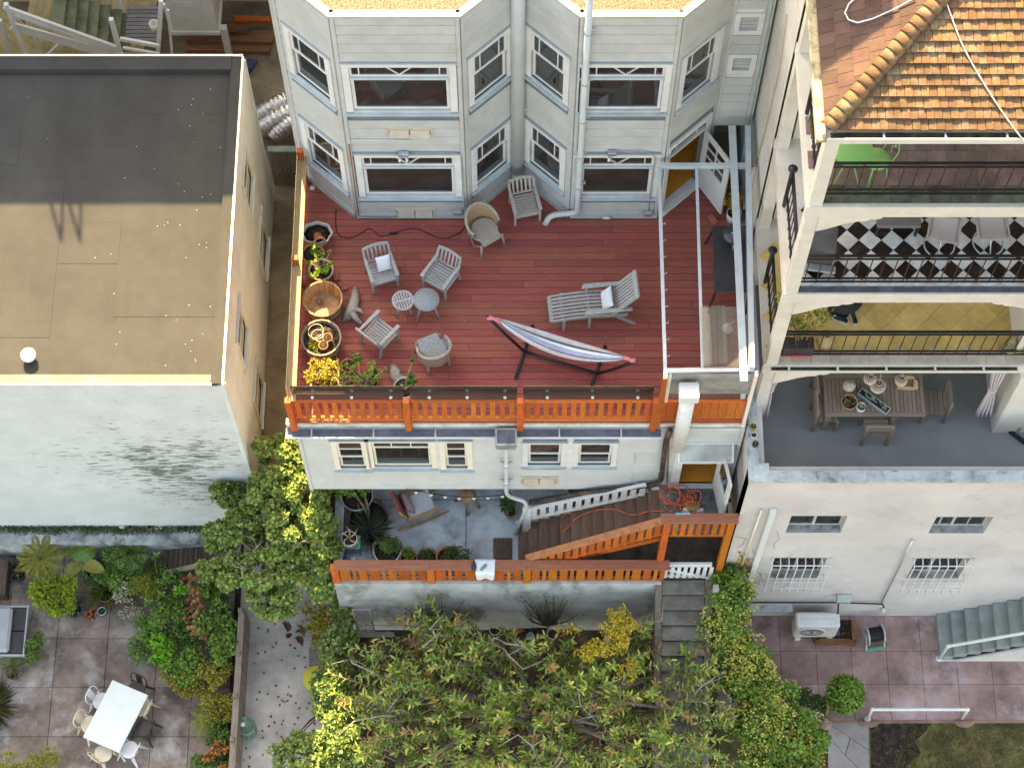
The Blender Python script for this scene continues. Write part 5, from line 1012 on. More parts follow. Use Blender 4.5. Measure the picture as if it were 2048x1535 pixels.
def wicker(label, loc, rz, m_out, m_in, m_seat):
    t = thing('wicker_tub_chair', label, 'chair', loc, rz, 'wicker tub chairs on the deck'); mb = MB(); n = 28
    def rim(a): return .30 + .04 * math.sin(a), .62 + .20 * max(0, math.sin(a)) ** 1.2          # a = 0 right arm .. pi left arm, back at pi/2
    def sh(s, b, off): a = -.35 + (PI + .7) * s; r, z = rim(a); q = .84 + .16 * b; return Vector((math.cos(a) * (r * q + off), math.sin(a) * (r * q + off) * 1.02 + .02, .34 + (z - .34) * b))
    mb.grid(lambda s, b: sh(s, b, .012), n, 6); mb.build('shell', m_out, t); mb = MB(); mb.grid(lambda s, b: sh(1 - s, b, -.012), n, 6); mb.build('lining', m_in, t)
    mb = MB(); mb.tube([sh(i / n, 1, 0) for i in range(n + 1)], .028, 8); mb.build('rim', m_out, t)
    mb = MB(); mb.ext([(math.cos(a) * .255, math.sin(a) * .255 + .0, .37) for a in [2 * PI * i / 24 for i in range(24)]], (0, 0, .05)); mb.bx(-.2, .2, -.3, -.05, .371, .418); mb.build('seat', m_seat, t, bevel=.012)
    for x, y in ((-.24, -.26), (.24, -.26), (-.2, .22), (.2, .22)): mb = MB(); mb.tube([(x * .95, y * .95, .38), (x * 1.08, y * 1.08, 0)], .026, 8); mb.build('leg', m_out, t)
    for s in (-1, 1): mb = MB(); mb.tube([(s * .22, -.26, .36), (s * .27, -.05, .12), (s * .22, .22, .34)], .012, 6); mb.build('brace', m_out, t)
wicker('tan and grey wicker tub chair before the left bay', at_front(985, 500, R(34)) + Vector((-.02, .02, 0)), R(34), WICK, WICKI, WICK)
wicker('blue-grey wicker tub chair near the glass railing, facing away from it', G(868, 718, 0), R(204), WICK, WICKG, WICKG)
def round_table(label, loc, r, h, wickered):
    t = thing('round_side_table', label, 'table', loc, .3)
    if wickered:
        mb = MB(); mb.lathe([(0, h - .03), (r - .01, h - .03), (r, h - .015), (r - .005, h), (0, h + .002)], 32); mb.build('top', WICKG, t); mb = MB(); mb.lathe([(r - .02, h - .045), (r + .004, h - .03), (r + .004, h - .01), (r - .02, h - .005)], 32); mb.build('rim', WICKG, t)
    else:
        mb = MB(); n = 28; vs = [(math.cos(2 * PI * i / n), math.sin(2 * PI * i / n)) for i in range(n)]
        for i in range(n):
            a, b = vs[i], vs[(i + 1) % n]; ri = r * .84; mb.hexa([(a[0] * ri, a[1] * ri, h - .025), (a[0] * r, a[1] * r, h - .025), (b[0] * r, b[1] * r, h - .025), (b[0] * ri, b[1] * ri, h - .025), (a[0] * ri, a[1] * ri, h), (a[0] * r, a[1] * r, h), (b[0] * r, b[1] * r, h), (b[0] * ri, b[1] * ri, h)])
        mb.build('rim', TEAK, t); mb = MB(); mb.cbx(-r * .86, r * .86, -.03, .03, h - .024, h - .002); mb.build('cross_slat', TEAK, t)
        for i in range(7):
            x = -r * .72 + i * r * .24; yy = math.sqrt(max(0, (r * .86) ** 2 - x * x))
            for s in (-1, 1): mb = MB(); mb.cbx(x - r * .085, x + r * .085, min(s * .035, s * yy), max(s * .035, s * yy), h - .022, h - .004, .003); mb.build('slat', TEAK, t)
    for k in range(4):
        a = k * PI / 2 + .6; e = 1.25 if wickered else .95; mb = MB(); mb.tube([(math.cos(a) * r * .7, math.sin(a) * r * .7, h - .03), (math.cos(a) * r * e, math.sin(a) * r * e, 0)], .018, 7); mb.build('leg', TEAK, t)
q = G(805.8, 600, .43); round_table('round slatted timber side table, left of the woven one', (q.x, q.y, 0), .205, .43, False)
q = G(852.7, 598, .45); round_table('round grey woven side table, right of the slatted one', (q.x, q.y, 0), .235, .45, True)
# steamer lounger
fz = .33; A = G(1101, 618, fz); B = G(1222, 608, fz); ax = (B - A); rzl = math.atan2(ax.y, ax.x); Ls = ax.length
lo = thing('steamer_lounger', 'grey slatted timber lounger with raised back on the deck', 'lounger', (A.x, A.y, 0), rzl); w = .50
def arch(x): return fz + .10 * math.sin(min(1, x / Ls) * PI * .8) * .8
for i in range(6):
    y = -w / 2 + .07 + i * (w - .14) / 5; mb = MB(); pts = [(x * Ls / 6, y, arch(x * Ls / 6)) for x in range(7)]
    for a, b in zip(pts, pts[1:]): mb.beam(a, b, .045, .018)
    mb.build('seat_slat', TEAK, lo)
for s in (-1, 1):
    mb = MB(); pts = [(x * (Ls + .28) / 7, s * w / 2, arch(x * (Ls + .28) / 7) - .02) for x in range(8)]
    for a, b in zip(pts, pts[1:]): mb.beam(a, b, .035, .07)
    mb.build('side_rail', TEAK, lo)
    for x in (.22, Ls * .62): mb = MB(); mb.cbx(x - .025, x + .025, s * (w / 2 + .03) - .02, s * (w / 2 + .03) + .02, 0, arch(x) + (.0 if x < .5 else .2), .004); mb.build('leg', TEAK, lo)
    mb = MB(); mb.beam((Ls + .1, s * (w / 2 + .02), fz), (Ls + .42, s * (w / 2 + .02), 0), .04, .05); mb.build('leg', TEAK, lo)
    mb = MB(); mb.ext([(Ls * .52, s * w / 2 + s * .02 - .05, .60), (Ls * .52 + .05, s * w / 2 + s * .02 + .05, .60), (Ls + .35, s * w / 2 + s * .02 + .035, .60), (Ls + .35, s * w / 2 + s * .02 - .035, .60)], (0, 0, .03)); mb.build('arm', TEAK, lo, bevel=.01)
mb = MB(); mb.cbx(-.04, .03, -w / 2 - .01, w / 2 + .01, fz - .03, fz + .015); mb.build('end_rail', TEAK, lo)
for x in (.2, Ls * .62): mb = MB(); mb.beam((x, -w / 2, arch(x) - .025), (x, w / 2, arch(x) - .025), .04, .03); mb.build('cross_rail', TEAK, lo)
b0 = Vector((Ls - .02, 0, fz + .02)); bd = Vector((math.cos(R(58)), 0, math.sin(R(58)))); bl = .80
for i in range(7):
    y = -w / 2 + .06 + i * (w - .12) / 6; mb = MB(); mb.beam(b0 + Vector((0, y, 0)), b0 + bd * bl + Vector((0, y, 0)), .042, .016, up=(0, 1, 0), roll=PI / 2); mb.build('back_slat', TEAK, lo)
for s in (-1, 1): mb = MB(); mb.beam(b0 + Vector((0, s * w / 2, 0)), b0 + bd * bl + Vector((0, s * w / 2, 0)), .05, .035, up=(0, 1, 0), roll=PI / 2); mb.build('back_stile', TEAK, lo)
mb = MB(); mb.beam(b0 + bd * (bl + .03) + Vector((0, -w / 2 - .025, 0)), b0 + bd * (bl + .03) + Vector((0, w / 2 + .025, 0)), .035, .10, up=bd); mb.build('back_top_rail', TEAK, lo)
LM = WM[lo.name]; cushion('pale ribbed cushion propped on the timber lounger', None, LM @ Matrix.Translation((Ls - .08, .02, fz + .21)) @ Matrix.Rotation(R(-52), 4, 'Y') @ Matrix.Rotation(R(90), 4, 'Z'), (.42, .28, .12))
# hammock and its stand
hm = thing('hammock_stand', 'black steel hammock stand with two long cross feet', 'hammock stand', G(1120, 725, 0)); BLKS = M('black_steel', (.015, .018, .022), .15, 6, .35, .05)
zt_ = 1.12; HL = G(977, 634, zt_); HR = G(1270, 721, zt_); b1 = G(1048, 702, .08); b2 = G(1196, 747, .08)
mb = MB(); mb.tube(bend([b1, b2], .1), .03, 8); mb.build('base_tube', BLKS, hm, world=True)
for e, b in ((HL, b1), (HR, b2)):
    mb = MB(); d = (b - e); mb.tube([b, b.lerp(e, .45) + Vector((0, 0, -.04)), e + Vector((0, 0, -.03))], .028, 8); mb.build('arm_tube', BLKS, hm, world=True)
    mb = MB(); dv = (e - b).normalized(); mb.tube([e, e + Vector((dv.x * .08, dv.y * .08, .06))], .012, 6); mb.build('hook', BLKS, hm, world=True)
for a, b in (((1066, 650), (1031, 758)), ((1211, 691), (1181, 778))): mb = MB(); mb.tube([G(*a, .035), G(*b, .035)], .03, 8); mb.build('cross_foot', BLKS, hm, world=True)
hk = thing('hammock', 'striped cloth hammock with pink ends slung on the black stand', 'hammock', HL)
stripes = [((.42, .52, .58), .9), ((.75, .52, .36), .5), ((.70, .74, .80), 1.6), ((.20, .22, .30), .6), ((.46, .44, .60), 1.5), ((.30, .46, .50), .8), ((.76, .80, .86), 1.4), ((.13, .14, .22), .7), ((.72, .48, .30), .5), ((.40, .52, .56), 1.2), ((.70, .30, .32), .3)]
tw_ = sum(s[1] for s in stripes); acc = 0
HA = HL.lerp(HR, .09); HB = HL.lerp(HR, .925); side = Vector((-(HR - HL).y, (HR - HL).x, 0)).normalized()
def ham(t, s):                                                     # t along, s across -1..1
    sag = .42 * math.sin(PI * t) ** .9; wd_ = .03 + .16 * math.sin(PI * t) ** .7; lift = .14 * s * s * math.sin(PI * t) + .025 * math.sin(s * 9 + t * 3)
    p = HA.lerp(HB, t); return p + side * (s * wd_) + Vector((0, 0, -.02 - sag + lift))
for col, wt in stripes:
    s0 = -1 + 2 * acc / tw_; acc += wt; s1 = -1 + 2 * acc / tw_; mb = MB(); mb.grid(lambda a, b: ham(a, s0 + (s1 - s0) * b), 30, 3)
    mb.build('stripe', M('hammock_%d' % len(MATS), col, .08, 8, .9, .15), hk, world=True, solid=.006)
PINK = M('hammock_pink', (.72, .22, .26), .15, 10, .9, .2)
for e, c, t in ((HL, HA, 0), (HR, HB, 1)):
    for i in range(7): mb = MB(); mb.tube([e, ham(t, -.95 + i * .32)], [.012, .02], 6); mb.build('end_cord', PINK, hk, world=True)
    mb = MB(); mb.ball(e + (c - e) * .15 - Vector((0, 0, .02)), (.07, .045, .04), wob=.2); mb.build('end_knot', PINK, hk, world=True)
# ------------------------------------------------------------------ white pergola frame at the right
pg = thing('pergola_frame', 'pale blue-white pergola beams over the right end of the deck', 'pergola', (3.4, 2, 0)); PW = M('pergola_paint', (.48, .54, .56), .07, 3, .5, .1, stain=(.33, .35, .36), samt=.4, sscale=3); ZP = 2.2
def gb(u0, v0, u1, v1, w, h, nm='beam', z=ZP, mat=None): mb = MB(); mb.beam(G(u0, v0, z), G(u1, v1, z), w, h); mb.build(nm, mat or PW, pg, world=True, bevel=.004)
gb(1318, 335, 1331, 757, .06, .06); gb(1393, 335, 1405, 736, .05, .07, z=ZP - .01); gb(1464, 252, 1488, 762, .13, .05, z=ZP + .07); gb(1495, 255, 1503, 738, .10, .16)
gb(1320, 332, 1492, 332, .09, .09, z=ZP + .0); gb(1331, 741, 1508, 738, .07, .07)
for i in range(9): q = G(1319 + i * 1.15, 448 + i * 33, ZP - .05); mb = MB(); mb.tube(bend([q + Vector((.03, 0, 0)), q + Vector((.09, 0, 0)), q + Vector((.09, 0, .05))], .02), .007, 5); mb.build('hook', WHITE, pg, world=True)
for u, v in ((1331, 752), (1500, 735)): q = G(u, v, ZP); mb = MB(); mb.beam((q.x, q.y + .0, .0 if u != 1318 else .0), (q.x, q.y, ZP - .035), .08, .08); mb.build('post', PW if u < 1330 or u > 1400 else ORANGE, pg, world=True)
mb = MB(); mb.ext([G(1402, 614, ZP + .06), G(1481, 614, ZP + .06), G(1486, 733, ZP + .06), G(1406, 733, ZP + .06)], (0, 0, .01)); mb.build('roof_glass', glassmat('pergola_glass', (.82, .83, .8), 1.0, .05, .12, (.4, .38, .35)), pg, world=True)
sc_p = [W(1334, 745, .02), W(1506, 745, .02), W(1490, 790, .02), W(1334, 790, .02)]
mb = MB(); mb.ext([Vector((2.72, .02, 1.3)), Vector((4.15, .02, 1.3)), Vector((4.15, .02, 2.14)), Vector((2.72, .02, 2.14))], (0, .012, 0)); mb.build('wind_screen', glassmat('screen_glass', (.62, .64, .63), 1.3, .12, .6, (.42, .40, .38)), pg, world=True)
for e in ((2.68, 2.73, -.02, .06, 1.0, 2.16), (4.14, 4.2, -.03, .07, -.1, 2.16)): mb = MB(); mb.bx(*e); mb.build('screen_frame', CREAM, pg, world=True)
# small lamp hanging from the pergola
q = G(1456, 655, 1.9); lm = thing('pendant_lamp', 'small white lamp with curved arm below the pergola glass', 'lamp', q); mb = MB(); mb.tube(bend([q + Vector((.38, .08, .22)), q + Vector((.2, .12, .2)), q + Vector((0, 0, .08))], .15, 4), .012, 6); mb.build('arm', WHITE, lm, world=True); mb = MB(); mb.lathe([(.02, .06), (.09, .02), (.10, -.03), (.0, -.04)], 16, q); mb.build('shade', WHITE, lm, world=True)
# grill table with kettle grill, dry plant, bricks, leaning boards
zt_ = .74; c = [G(u, v, zt_) for u, v in ((1424, 452), (1502, 452), (1502, 586), (1428, 586))]; DARKT = M('table_charcoal', (.045, .043, .05), .12, 3, .55, .1)
tb = thing('dark_console_table', 'long charcoal table standing along the right wall of the deck', 'table', (3.9, 3.0, 0)); mb = MB(); mb.ext(c, (0, 0, .03)); mb.build('top', DARKT, tb, world=True, bevel=.015)
for p in c: mb = MB(); mb.beam((p.x + (.04 if p.x < 3.9 else -.04), p.y + (.05 if p.y < 3 else -.05), zt_), (p.x + (-.06 if p.x < 3.9 else -.02), p.y + (-.05 if p.y < 3 else .02), 0), .045, .045, taper=.7); mb.build('leg', M('dark_leg', (.05, .025, .02), .2, 5, .6, .1), tb, world=True)
q = G(1468, 468, 1.05); gr = thing('kettle_grill', 'small round black kettle grill on the charcoal table', 'grill', (q.x, q.y, zt_ + .03)); mb = MB(); mb.lathe([(0, .10), (.12, .11), (.19, .2), (.21, .27)], 24); mb.build('bowl', IRON, gr); mb = MB(); mb.lathe([(.215, .27), (.21, .30), (.15, .36), (.06, .39), (0, .395)], 24); lid = mb.build('lid', M('enamel_grey', (.06, .065, .07), .1, 4, .18, 0), gr)
mb = MB(); mb.lathe([(.045, .392), (.045, .40), (0, .402)], 14, (.05, .0, 0)); mb.build('vent_disc', WHITE, lid); mb = MB(); mb.beam((-.06, -.05, .42), (.04, -.07, .42), .02, .02); mb.build('handle', WHITE, lid)
for k in range(3): a = k * 2.1 + .5; mb = MB(); mb.tube([(math.cos(a) * .1, math.sin(a) * .1, .13), (math.cos(a) * .2, math.sin(a) * .2, 0)], .01, 6); mb.build('leg', STEEL, gr)
BRICK = M('brick_red', (.36, .115, .075), .15, 8, .85, .4, rnd=.12)
def brick(u, v, rz, label, z=0, tilt=0, sz=(.21, .10, .065)): q = G(u, v, z); o = piece('brick', sz, BRICK, None, TR(q + Vector((0, 0, sz[2] / 2)), rz, tilt), .005); tag(o, label, 'brick', 'loose bricks')
brick(1426, 441, R(-52), 'loose red brick lying before the open deck door'); brick(672, 553, R(-75), 'topmost loose brick beside the barrel'); brick(681, 570, R(-60), 'short broken brick, the middle one beside the barrel', sz=(.10, .09, .065)); brick(689, 577, R(20), 'lowest loose brick next to the driftwood', sz=(.12, .10, .065))
lb = thing('leaning_boards', 'pale striped timber panel lying under the pergola glass', 'boards', G(1430, 670, 0)); BOARDM = M('pale_board', (.42, .29, .2), .15, 4, .7, .2, grain=(14, 1.2, 8), rnd=.15)
for i in range(5): a = G(1404 + i * 9.6, 612, .0); b = G(1407 + i * 9.6, 728, .0); piece('board', (.082, (a - b).length, .03), BOARDM, lb, TR((a + b) / 2 + Vector((.04, 0, .03)), 0), .004)
# driftwood
DRIFT = M('driftwood', (.40, .36, .32), .25, 6, .85, .6, grain=(3, 3, 8), stain=(.20, .16, .13), samt=.6)
def drift(label, pts, r):
    mb = MB(); P = [G(u, v, z) for u, v, z in pts]; mb.tube(P, r, 10); q = P[len(P) // 2]; mb.tube([q, q + Vector((.16, -.04, .12)), q + Vector((.24, -.10, .08))], [.07, .04, .015], 7); mb.tube([q, q + Vector((.1, -.2, .1)), q + Vector((.2, -.26, .02))], [.07, .05, .02], 7)
    for i, v in enumerate(mb.v): mb.v[i] = tuple(Vector(v) + Vector((random.uniform(-.018, .018), random.uniform(-.018, .018), random.uniform(-.018, .018))))
    mb.build('driftwood', DRIFT, None, label=label, cat='driftwood')
drift('gnarled grey driftwood log beside the half barrel', ((711, 576, .06), (711, 590, .12), (707, 606, .15), (702, 622, .14), (694, 634, .07), (684, 640, .03)), [.03, .07, .1, .12, .07, .02])
drift('fluted driftwood stump among pots at the glass railing', ((786, 730, .10), (790, 745, .12), (796, 757, .1), (815, 765, .05), (826, 768, .05)), [.06, .12, .10, .05, .02])
# black cord and adapter
pts = [G(u, v, .012) for u, v in ((672, 418), (671, 455), (678, 473), (700, 477), (722, 468), (735, 456), (748, 460), (757, 473), (770, 472), (786, 467), (800, 462), (826, 455), (846, 462), (880, 478), (905, 474), (930, 458), (936, 430))]
mb = MB(); mb.tube(bend(pts, .12, 3), .009, 5); mb.build('extension_cable', IRON, None, label='thin black cable trailing over the deck before the left bay', cat='cable')
mb = MB(); q = G(787, 467, .02); mb.cbx(-.07, .07, -.02, .02, 0, .035); mb.build('power_adapter', IRON, None, wm=TR(q), label='small black adapter block on the cable on the deck', cat='adapter')
mb = MB(); mb.lathe([(.0, 0), (.05, 0), (.045, .05), (.0, .05)], 12); mb.build('cup', WHITE, None, wm=TR(G(625, 376, 0)), label='tiny white cup on the deck by the left bay', cat='cup')
# bits of leaf and grit lying on the deck
n = 170; P = np.array([(random.uniform(-3.8, 4.1), random.uniform(.3, 4.2), .004) for _ in range(n)]); leafmesh('deck_litter', P, rdir(n) * np.array([1, 1, .1]), rdir(n, 3), rng.uniform(.012, .035, n), .014, M('litter_pale', (.45, .36, .26), .2, 4, .9, 0, island=.5), None, kind='stuff')

# ================================================================== pots and plants on the deck and the patio
TERRA = M('terracotta', (.50, .21, .10), .15, 5, .8, .25, stain=(.62, .45, .33), samt=.5, sscale=5, rnd=.08)
STONEP = M('pale_cast_stone', (.50, .50, .46), .15, 5, .85, .3, stain=(.25, .26, .2), samt=.6, sscale=4)
GLAZW = M('glazed_white', (.66, .67, .66), .06, 4, .3, .05); BLUEP = M('glazed_blue', (.05, .09, .28), .15, 4, .25, .05); DARKP = M('dark_pot', (.04, .035, .035), .2, 4, .6, .1)
SOIL = M('potting_soil', (.035, .022, .016), .4, 30, .95, .8, bscale=50, stain=(.2, .15, .1), samt=.6, sscale=18)
def LEAF(name, col, isl=.32, hue=.03, tr=.28, col2=None): return M(name, col, .15, 2.5, .45, 0, island=isl, hue=hue, transl=tr, spec=.35, col2=col2)
L_AEON = LEAF('leaf_aeonium', (.24, .40, .055)); L_JADE = LEAF('leaf_jade', (.40, .33, .05), hue=.05); L_GREEN = LEAF('leaf_green', (.14, .25, .055)); L_LIME = LEAF('leaf_lime', (.20, .36, .05))
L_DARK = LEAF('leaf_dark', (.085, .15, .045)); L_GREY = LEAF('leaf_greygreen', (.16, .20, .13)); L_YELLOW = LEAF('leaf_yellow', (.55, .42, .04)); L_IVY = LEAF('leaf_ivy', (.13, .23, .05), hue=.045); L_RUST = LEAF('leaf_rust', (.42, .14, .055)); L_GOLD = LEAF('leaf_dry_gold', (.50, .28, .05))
L_YG = LEAF('leaf_yellowgreen', (.30, .34, .05)); L_STRAP = LEAF('leaf_strap', (.20, .26, .06)); STEMM = M('stem_brown', (.24, .17, .11), .2, 8, .85, .3); STEMP = M('stem_pale', (.42, .36, .26), .2, 8, .85, .3)
def pot(t, r, h, mat, kind='terra', soil=True, wall=None, sy=1.0):
    mb = MB()
    prof = {'terra': [(.68 * r, 0), (.93 * r, h * .78), (1.02 * r, h * .8), (1.05 * r, h), (.93 * r, h), (.88 * r, h * .82)], 'round': [(.6 * r, 0), (.95 * r, h * .35), (1.06 * r, h * .7), (1.0 * r, h), (.9 * r, h), (.9 * r, h * .8)],
            'bowl': [(.55 * r, 0), (.85 * r, h * .45), (1.0 * r, h), (.93 * r, h), (.85 * r, h * .75)], 'cyl': [(.95 * r, 0), (r, h), (.93 * r, h), (.92 * r, h * .85)]}[kind]
    mb.lathe(prof, 24, sy=sy); mb.build('pot', mat, t)
    if soil: mb = MB(); zs = h * .86; mb.lathe([(.0, zs + .012), (.5 * r, zs + .008), (.91 * r, zs - .004)], 20, sy=sy); mb.build('soil', SOIL, t)
def rosettes(t, cs, rad, mat, n=18, name='foliage', up=.35, wd=.5):
    P = []; D = []; Nn = []; Ln = []; Wd = []
    for c, k in cs:
        for i in range(n):
            a = i * 2.399 + random.random() * .3; f = .35 + .65 * (i / n); el = up + (1 - i / n) * .9; d = Vector((math.cos(a) * math.cos(el), math.sin(a) * math.cos(el), math.sin(el)))
            P.append(Vector(c)); D.append(d); Nn.append(Vector((-d.x * .5, -d.y * .5, 1))); Ln.append(rad * k * f); Wd.append(rad * k * f * wd)
    return leafmesh(name, P, D, Nn, Ln, Wd, mat, t, droop=-.1)
def tuft(t, base, n, L0, W0, mat, spread=.9, name='foliage', droop=.5):
    P = []; D = []; Nn = []
    for i in range(n):
        a = random.random() * 2 * PI; e = random.uniform(.25, 1.4) ; d = Vector((math.cos(a) * math.cos(e) * spread, math.sin(a) * math.cos(e) * spread, math.sin(e))); P.append(Vector(base) + Vector((random.uniform(-.04, .04), random.uniform(-.04, .04), 0))); D.append(d); Nn.append(Vector((-d.x, -d.y, 1.2)))
    return leafmesh(name, P, D, Nn, L0 * rng.uniform(.6, 1.15, n), W0, mat, t, droop=droop, fold=.15)
def fbush(t, cs, n, L0, W0, mat, name='foliage', sub=6, up=.5, shell=.4, f=.45):
    cl = subclumps(cs, sub, f) if sub else cs; P, d = clumps(cl, n, shell); k = len(P)
    return leafmesh(name, P, d * .6 + rdir(k) * .8, rdir(k) * .6 + np.array([0, 0, up + .3]) + d * .4, L0 * rng.uniform(.6, 1.25, k), W0 * rng.uniform(.7, 1.2, k), mat, t)
def stems(t, base, tops, r, mat, name='stem'):
    mb = MB()
    for q in tops:
        q = Vector(q); b = Vector(base) + Vector((random.uniform(-.05, .05), random.uniform(-.05, .05), 0)); m = b.lerp(q, .5) + Vector((random.uniform(-.05, .05), random.uniform(-.05, .05), .03)); mb.tube([b, m, q], [r, r * .85, r * .6], 6)
    mb.build(name, mat, t, world=True)
def P_(label, u, v, z, cat='potted plant', name='potted_plant', group=None): return thing(name, label, cat, G(u, v, z), 0, group)
def loc(t): return WM[t.name].translation.copy()
# --- along the left railing
t = P_('pale scalloped stone planter holding a tipped terracotta pot', 636, 478, 0, 'planter', 'stone_planter'); mb = MB(); n = 32
for pr0, pr1 in (((.20, 0), (.29, .26)), ((.29, .26), (.255, .26)), ((.255, .26), (.24, .19))):
    vs = []
    for r, z in (pr0, pr1):
        for k in range(n): a = 2 * PI * k / n; q = r * (1 + .05 * math.cos(8 * a)); vs.append((math.cos(a) * q, math.sin(a) * q * .82, z))
    mb.add(vs, [(k, (k + 1) % n, n + (k + 1) % n, n + k) for k in range(n)], True)
mb.build('pot', STONEP, t); mb = MB(); mb.lathe([(0, .2), (.24, .195)], 20, sy=.82); mb.build('soil', SOIL, t)
t2 = thing('terracotta_pot', 'empty terracotta pot lying in the scalloped stone planter', 'pot', loc(t) + Vector((.0, -.03, .22)), R(20), rx=R(70)); mb = MB(); mb.lathe([(0, 0), (.07, 0), (.1, .18), (.115, .18), (.115, .23), (.095, .23), (.08, .03)], 18); mb.build('body', TERRA, t2)
t = P_('terracotta pot with a small leafy plant, below the stone planter', 628, 518, 0); pot(t, .20, .24, TERRA); fbush(t, [(loc(t) + Vector((.04, .04, .3)), (.1, .1, .1))], 90, .07, .035, L_LIME); stems(t, loc(t) + Vector((0, 0, .2)), [loc(t) + Vector((.05, .04, .32))], .012, STEMM)
t = P_('cream pot of bright green succulent rosettes above the empty barrel', 644, 551, 0); pot(t, .225, .26, M('pot_buff', (.58, .45, .27), .12, 5, .7, .2)); b = loc(t)
cs = [(b + Vector((random.uniform(-.22, .24), random.uniform(-.22, .2), random.uniform(.36, .58))), random.uniform(.6, 1.2)) for _ in range(17)]; rosettes(t, cs, .085, L_AEON); stems(t, b + Vector((0, 0, .22)), [c for c, _ in cs], .01, STEMP)
STAVE = M('barrel_stave', (.50, .30, .14), .18, 4, .75, .25, grain=(10, 10, 1), rnd=.2, stain=(.25, .14, .07), samt=.5)
def barrel(label, u, v, zs, grey=False):
    t = P_(label, u, v, 0, 'barrel planter', 'half_barrel'); n = 20; rb_, rt, h = .32, .37, .42; mt = STAVE if not grey else M('barrel_stave_grey', (.34, .28, .20), .2, 4, .8, .25, grain=(10, 10, 1), rnd=.2)
    for k in range(n):
        a0, a1 = 2 * PI * (k + .02) / n, 2 * PI * (k + .98) / n; vs = []
        for z, r in ((0, rb_), (h, rt)):
            for rr, a in ((r - .03, a0), (r, a0), (r, a1), (r - .03, a1)): vs.append((math.cos(a) * rr, math.sin(a) * rr, z))
        mb = MB(); mb.hexa([vs[0], vs[1], vs[2], vs[3], vs[4], vs[5], vs[6], vs[7]]); mb.build('stave', mt, t)
    for z, r in ((.08, .333), (.33, .362)): mb = MB(); mb.lathe([(r, z), (r + .004, z), (r + .004, z + .04), (r, z + .04)], 32, cap=False); mb.build('hoop', M('hoop_rust', (.10, .08, .07), .3, 6, .6, .2), t)
    mb = MB(); mb.lathe([(0, zs), (rb_ - .02 + .05 * zs / h, zs)], 24); mb.build('soil' if zs > .2 else 'base', SOIL if zs > .2 else M('barrel_floor', (.5, .32, .18), .3, 5, .9, .3), t); return t
t = barrel('empty half barrel of pale staves beside the driftwood', 649, 617, .05); b = loc(t)
mb = MB(); q = b + Vector((-.1, .1, .1)); mb.ball((0, 0, 0), (.06, .05, .05), wob=.3); mb.build('dead_stump', STEMM, None, wm=TR(q), label='little dead plant stump in the empty barrel', cat='stump')
t = barrel('grey half barrel with soil, wire rings and little clay pots', 646, 694, .33, True); b = loc(t)
for k, (dx, dy, r) in enumerate(((-.1, .12, .14), (-.07, .05, .11), (-.02, -.02, .08))):
    mb = MB(); mb.tube([(math.cos(a) * r, math.sin(a) * r, .1 + .03 * math.cos(a + k)) for a in [2 * PI * i / 24 for i in range(24)]], .006, 5, closed=True); mb.build('wire_ring', M('wire_pink', (.62, .48, .42), .1, 4, .4, 0), None, wm=TR(b + Vector((dx, dy, .33))), label=('largest wire ring lying in the grey barrel', 'middle wire ring lying in the grey barrel', 'smallest wire ring lying in the grey barrel')[k], cat='ring')
for k, (dx, dy) in enumerate(((.12, -.02), (.05, -.17))):
    tt = thing('clay_pot', ('small clay pot on the right in the grey barrel', 'small clay pot at the front of the grey barrel')[k], 'pot', b + Vector((dx, dy, .335))); pot(tt, .085, .13, TERRA)
tt = thing('succulent', 'single green rosette growing at the back of the grey barrel', 'plant', b + Vector((.04, .16, .33))); rosettes(tt, [(loc(tt) + Vector((0, 0, .09)), 1)], .075, L_GREEN); stems(tt, loc(tt), [loc(tt) + Vector((0, 0, .09))], .012, STEMM)
tt = thing('dry_grass_tuft', 'pale dry weeds in the grey barrel soil', 'plant', b + Vector((-.12, -.1, .33))); tuft(tt, loc(tt), 90, .16, .012, L_YG, 1.2)
def deckplant(label, u, v, r, h, mat, kind='terra'): t = P_(label, u, v, 0); pot(t, r, h, mat, kind); return t, loc(t)
t = P_('sunlit golden jade bush in a square tan planter', 652, 772, 0); mb = MB(); ringw_ = .26
for a0, a1, c0, c1 in ((-.26, .26, -.26, -.23), (-.26, .26, .23, .26), (-.26, -.23, -.229, .229), (.23, .26, -.229, .229)): mb = MB(); mb.cbx(a0, a1, c0, c1, 0, .28); mb.build('side', M('planter_tan', (.55, .36, .2), .1, 4, .7, .2), t)
mb = MB(); mb.bx(-.229, .229, -.229, .229, .1, .24); mb.build('soil', SOIL, t); b = loc(t)
cs = [(b + Vector((-.02, .06, .52)), (.33, .33, .28))]; fbush(t, cs, 900, .05, .034, L_JADE, sub=22, f=.3); stems(t, b + Vector((0, 0, .22)), [b + Vector((random.uniform(-.25, .25), random.uniform(-.2, .3), random.uniform(.4, .65))) for _ in range(9)], .014, STEMM)
t, b = deckplant('terracotta pot with thin-stemmed plant right of the jade bush', 698, 739, .135, .2, TERRA); fbush(t, [(b + Vector((.1, .08, .38)), (.14, .12, .12))], 160, .05, .03, L_GREEN); stems(t, b + Vector((0, 0, .17)), [b + Vector((.1, .1, .4)), b + Vector((.18, .15, .42)), b + Vector((.02, .05, .36))], .009, STEMM)
t, b = deckplant('small terracotta pot tucked behind the jade bush', 663, 725, .11, .18, TERRA); tuft(t, b + Vector((0, 0, .16)), 30, .1, .012, L_YG)
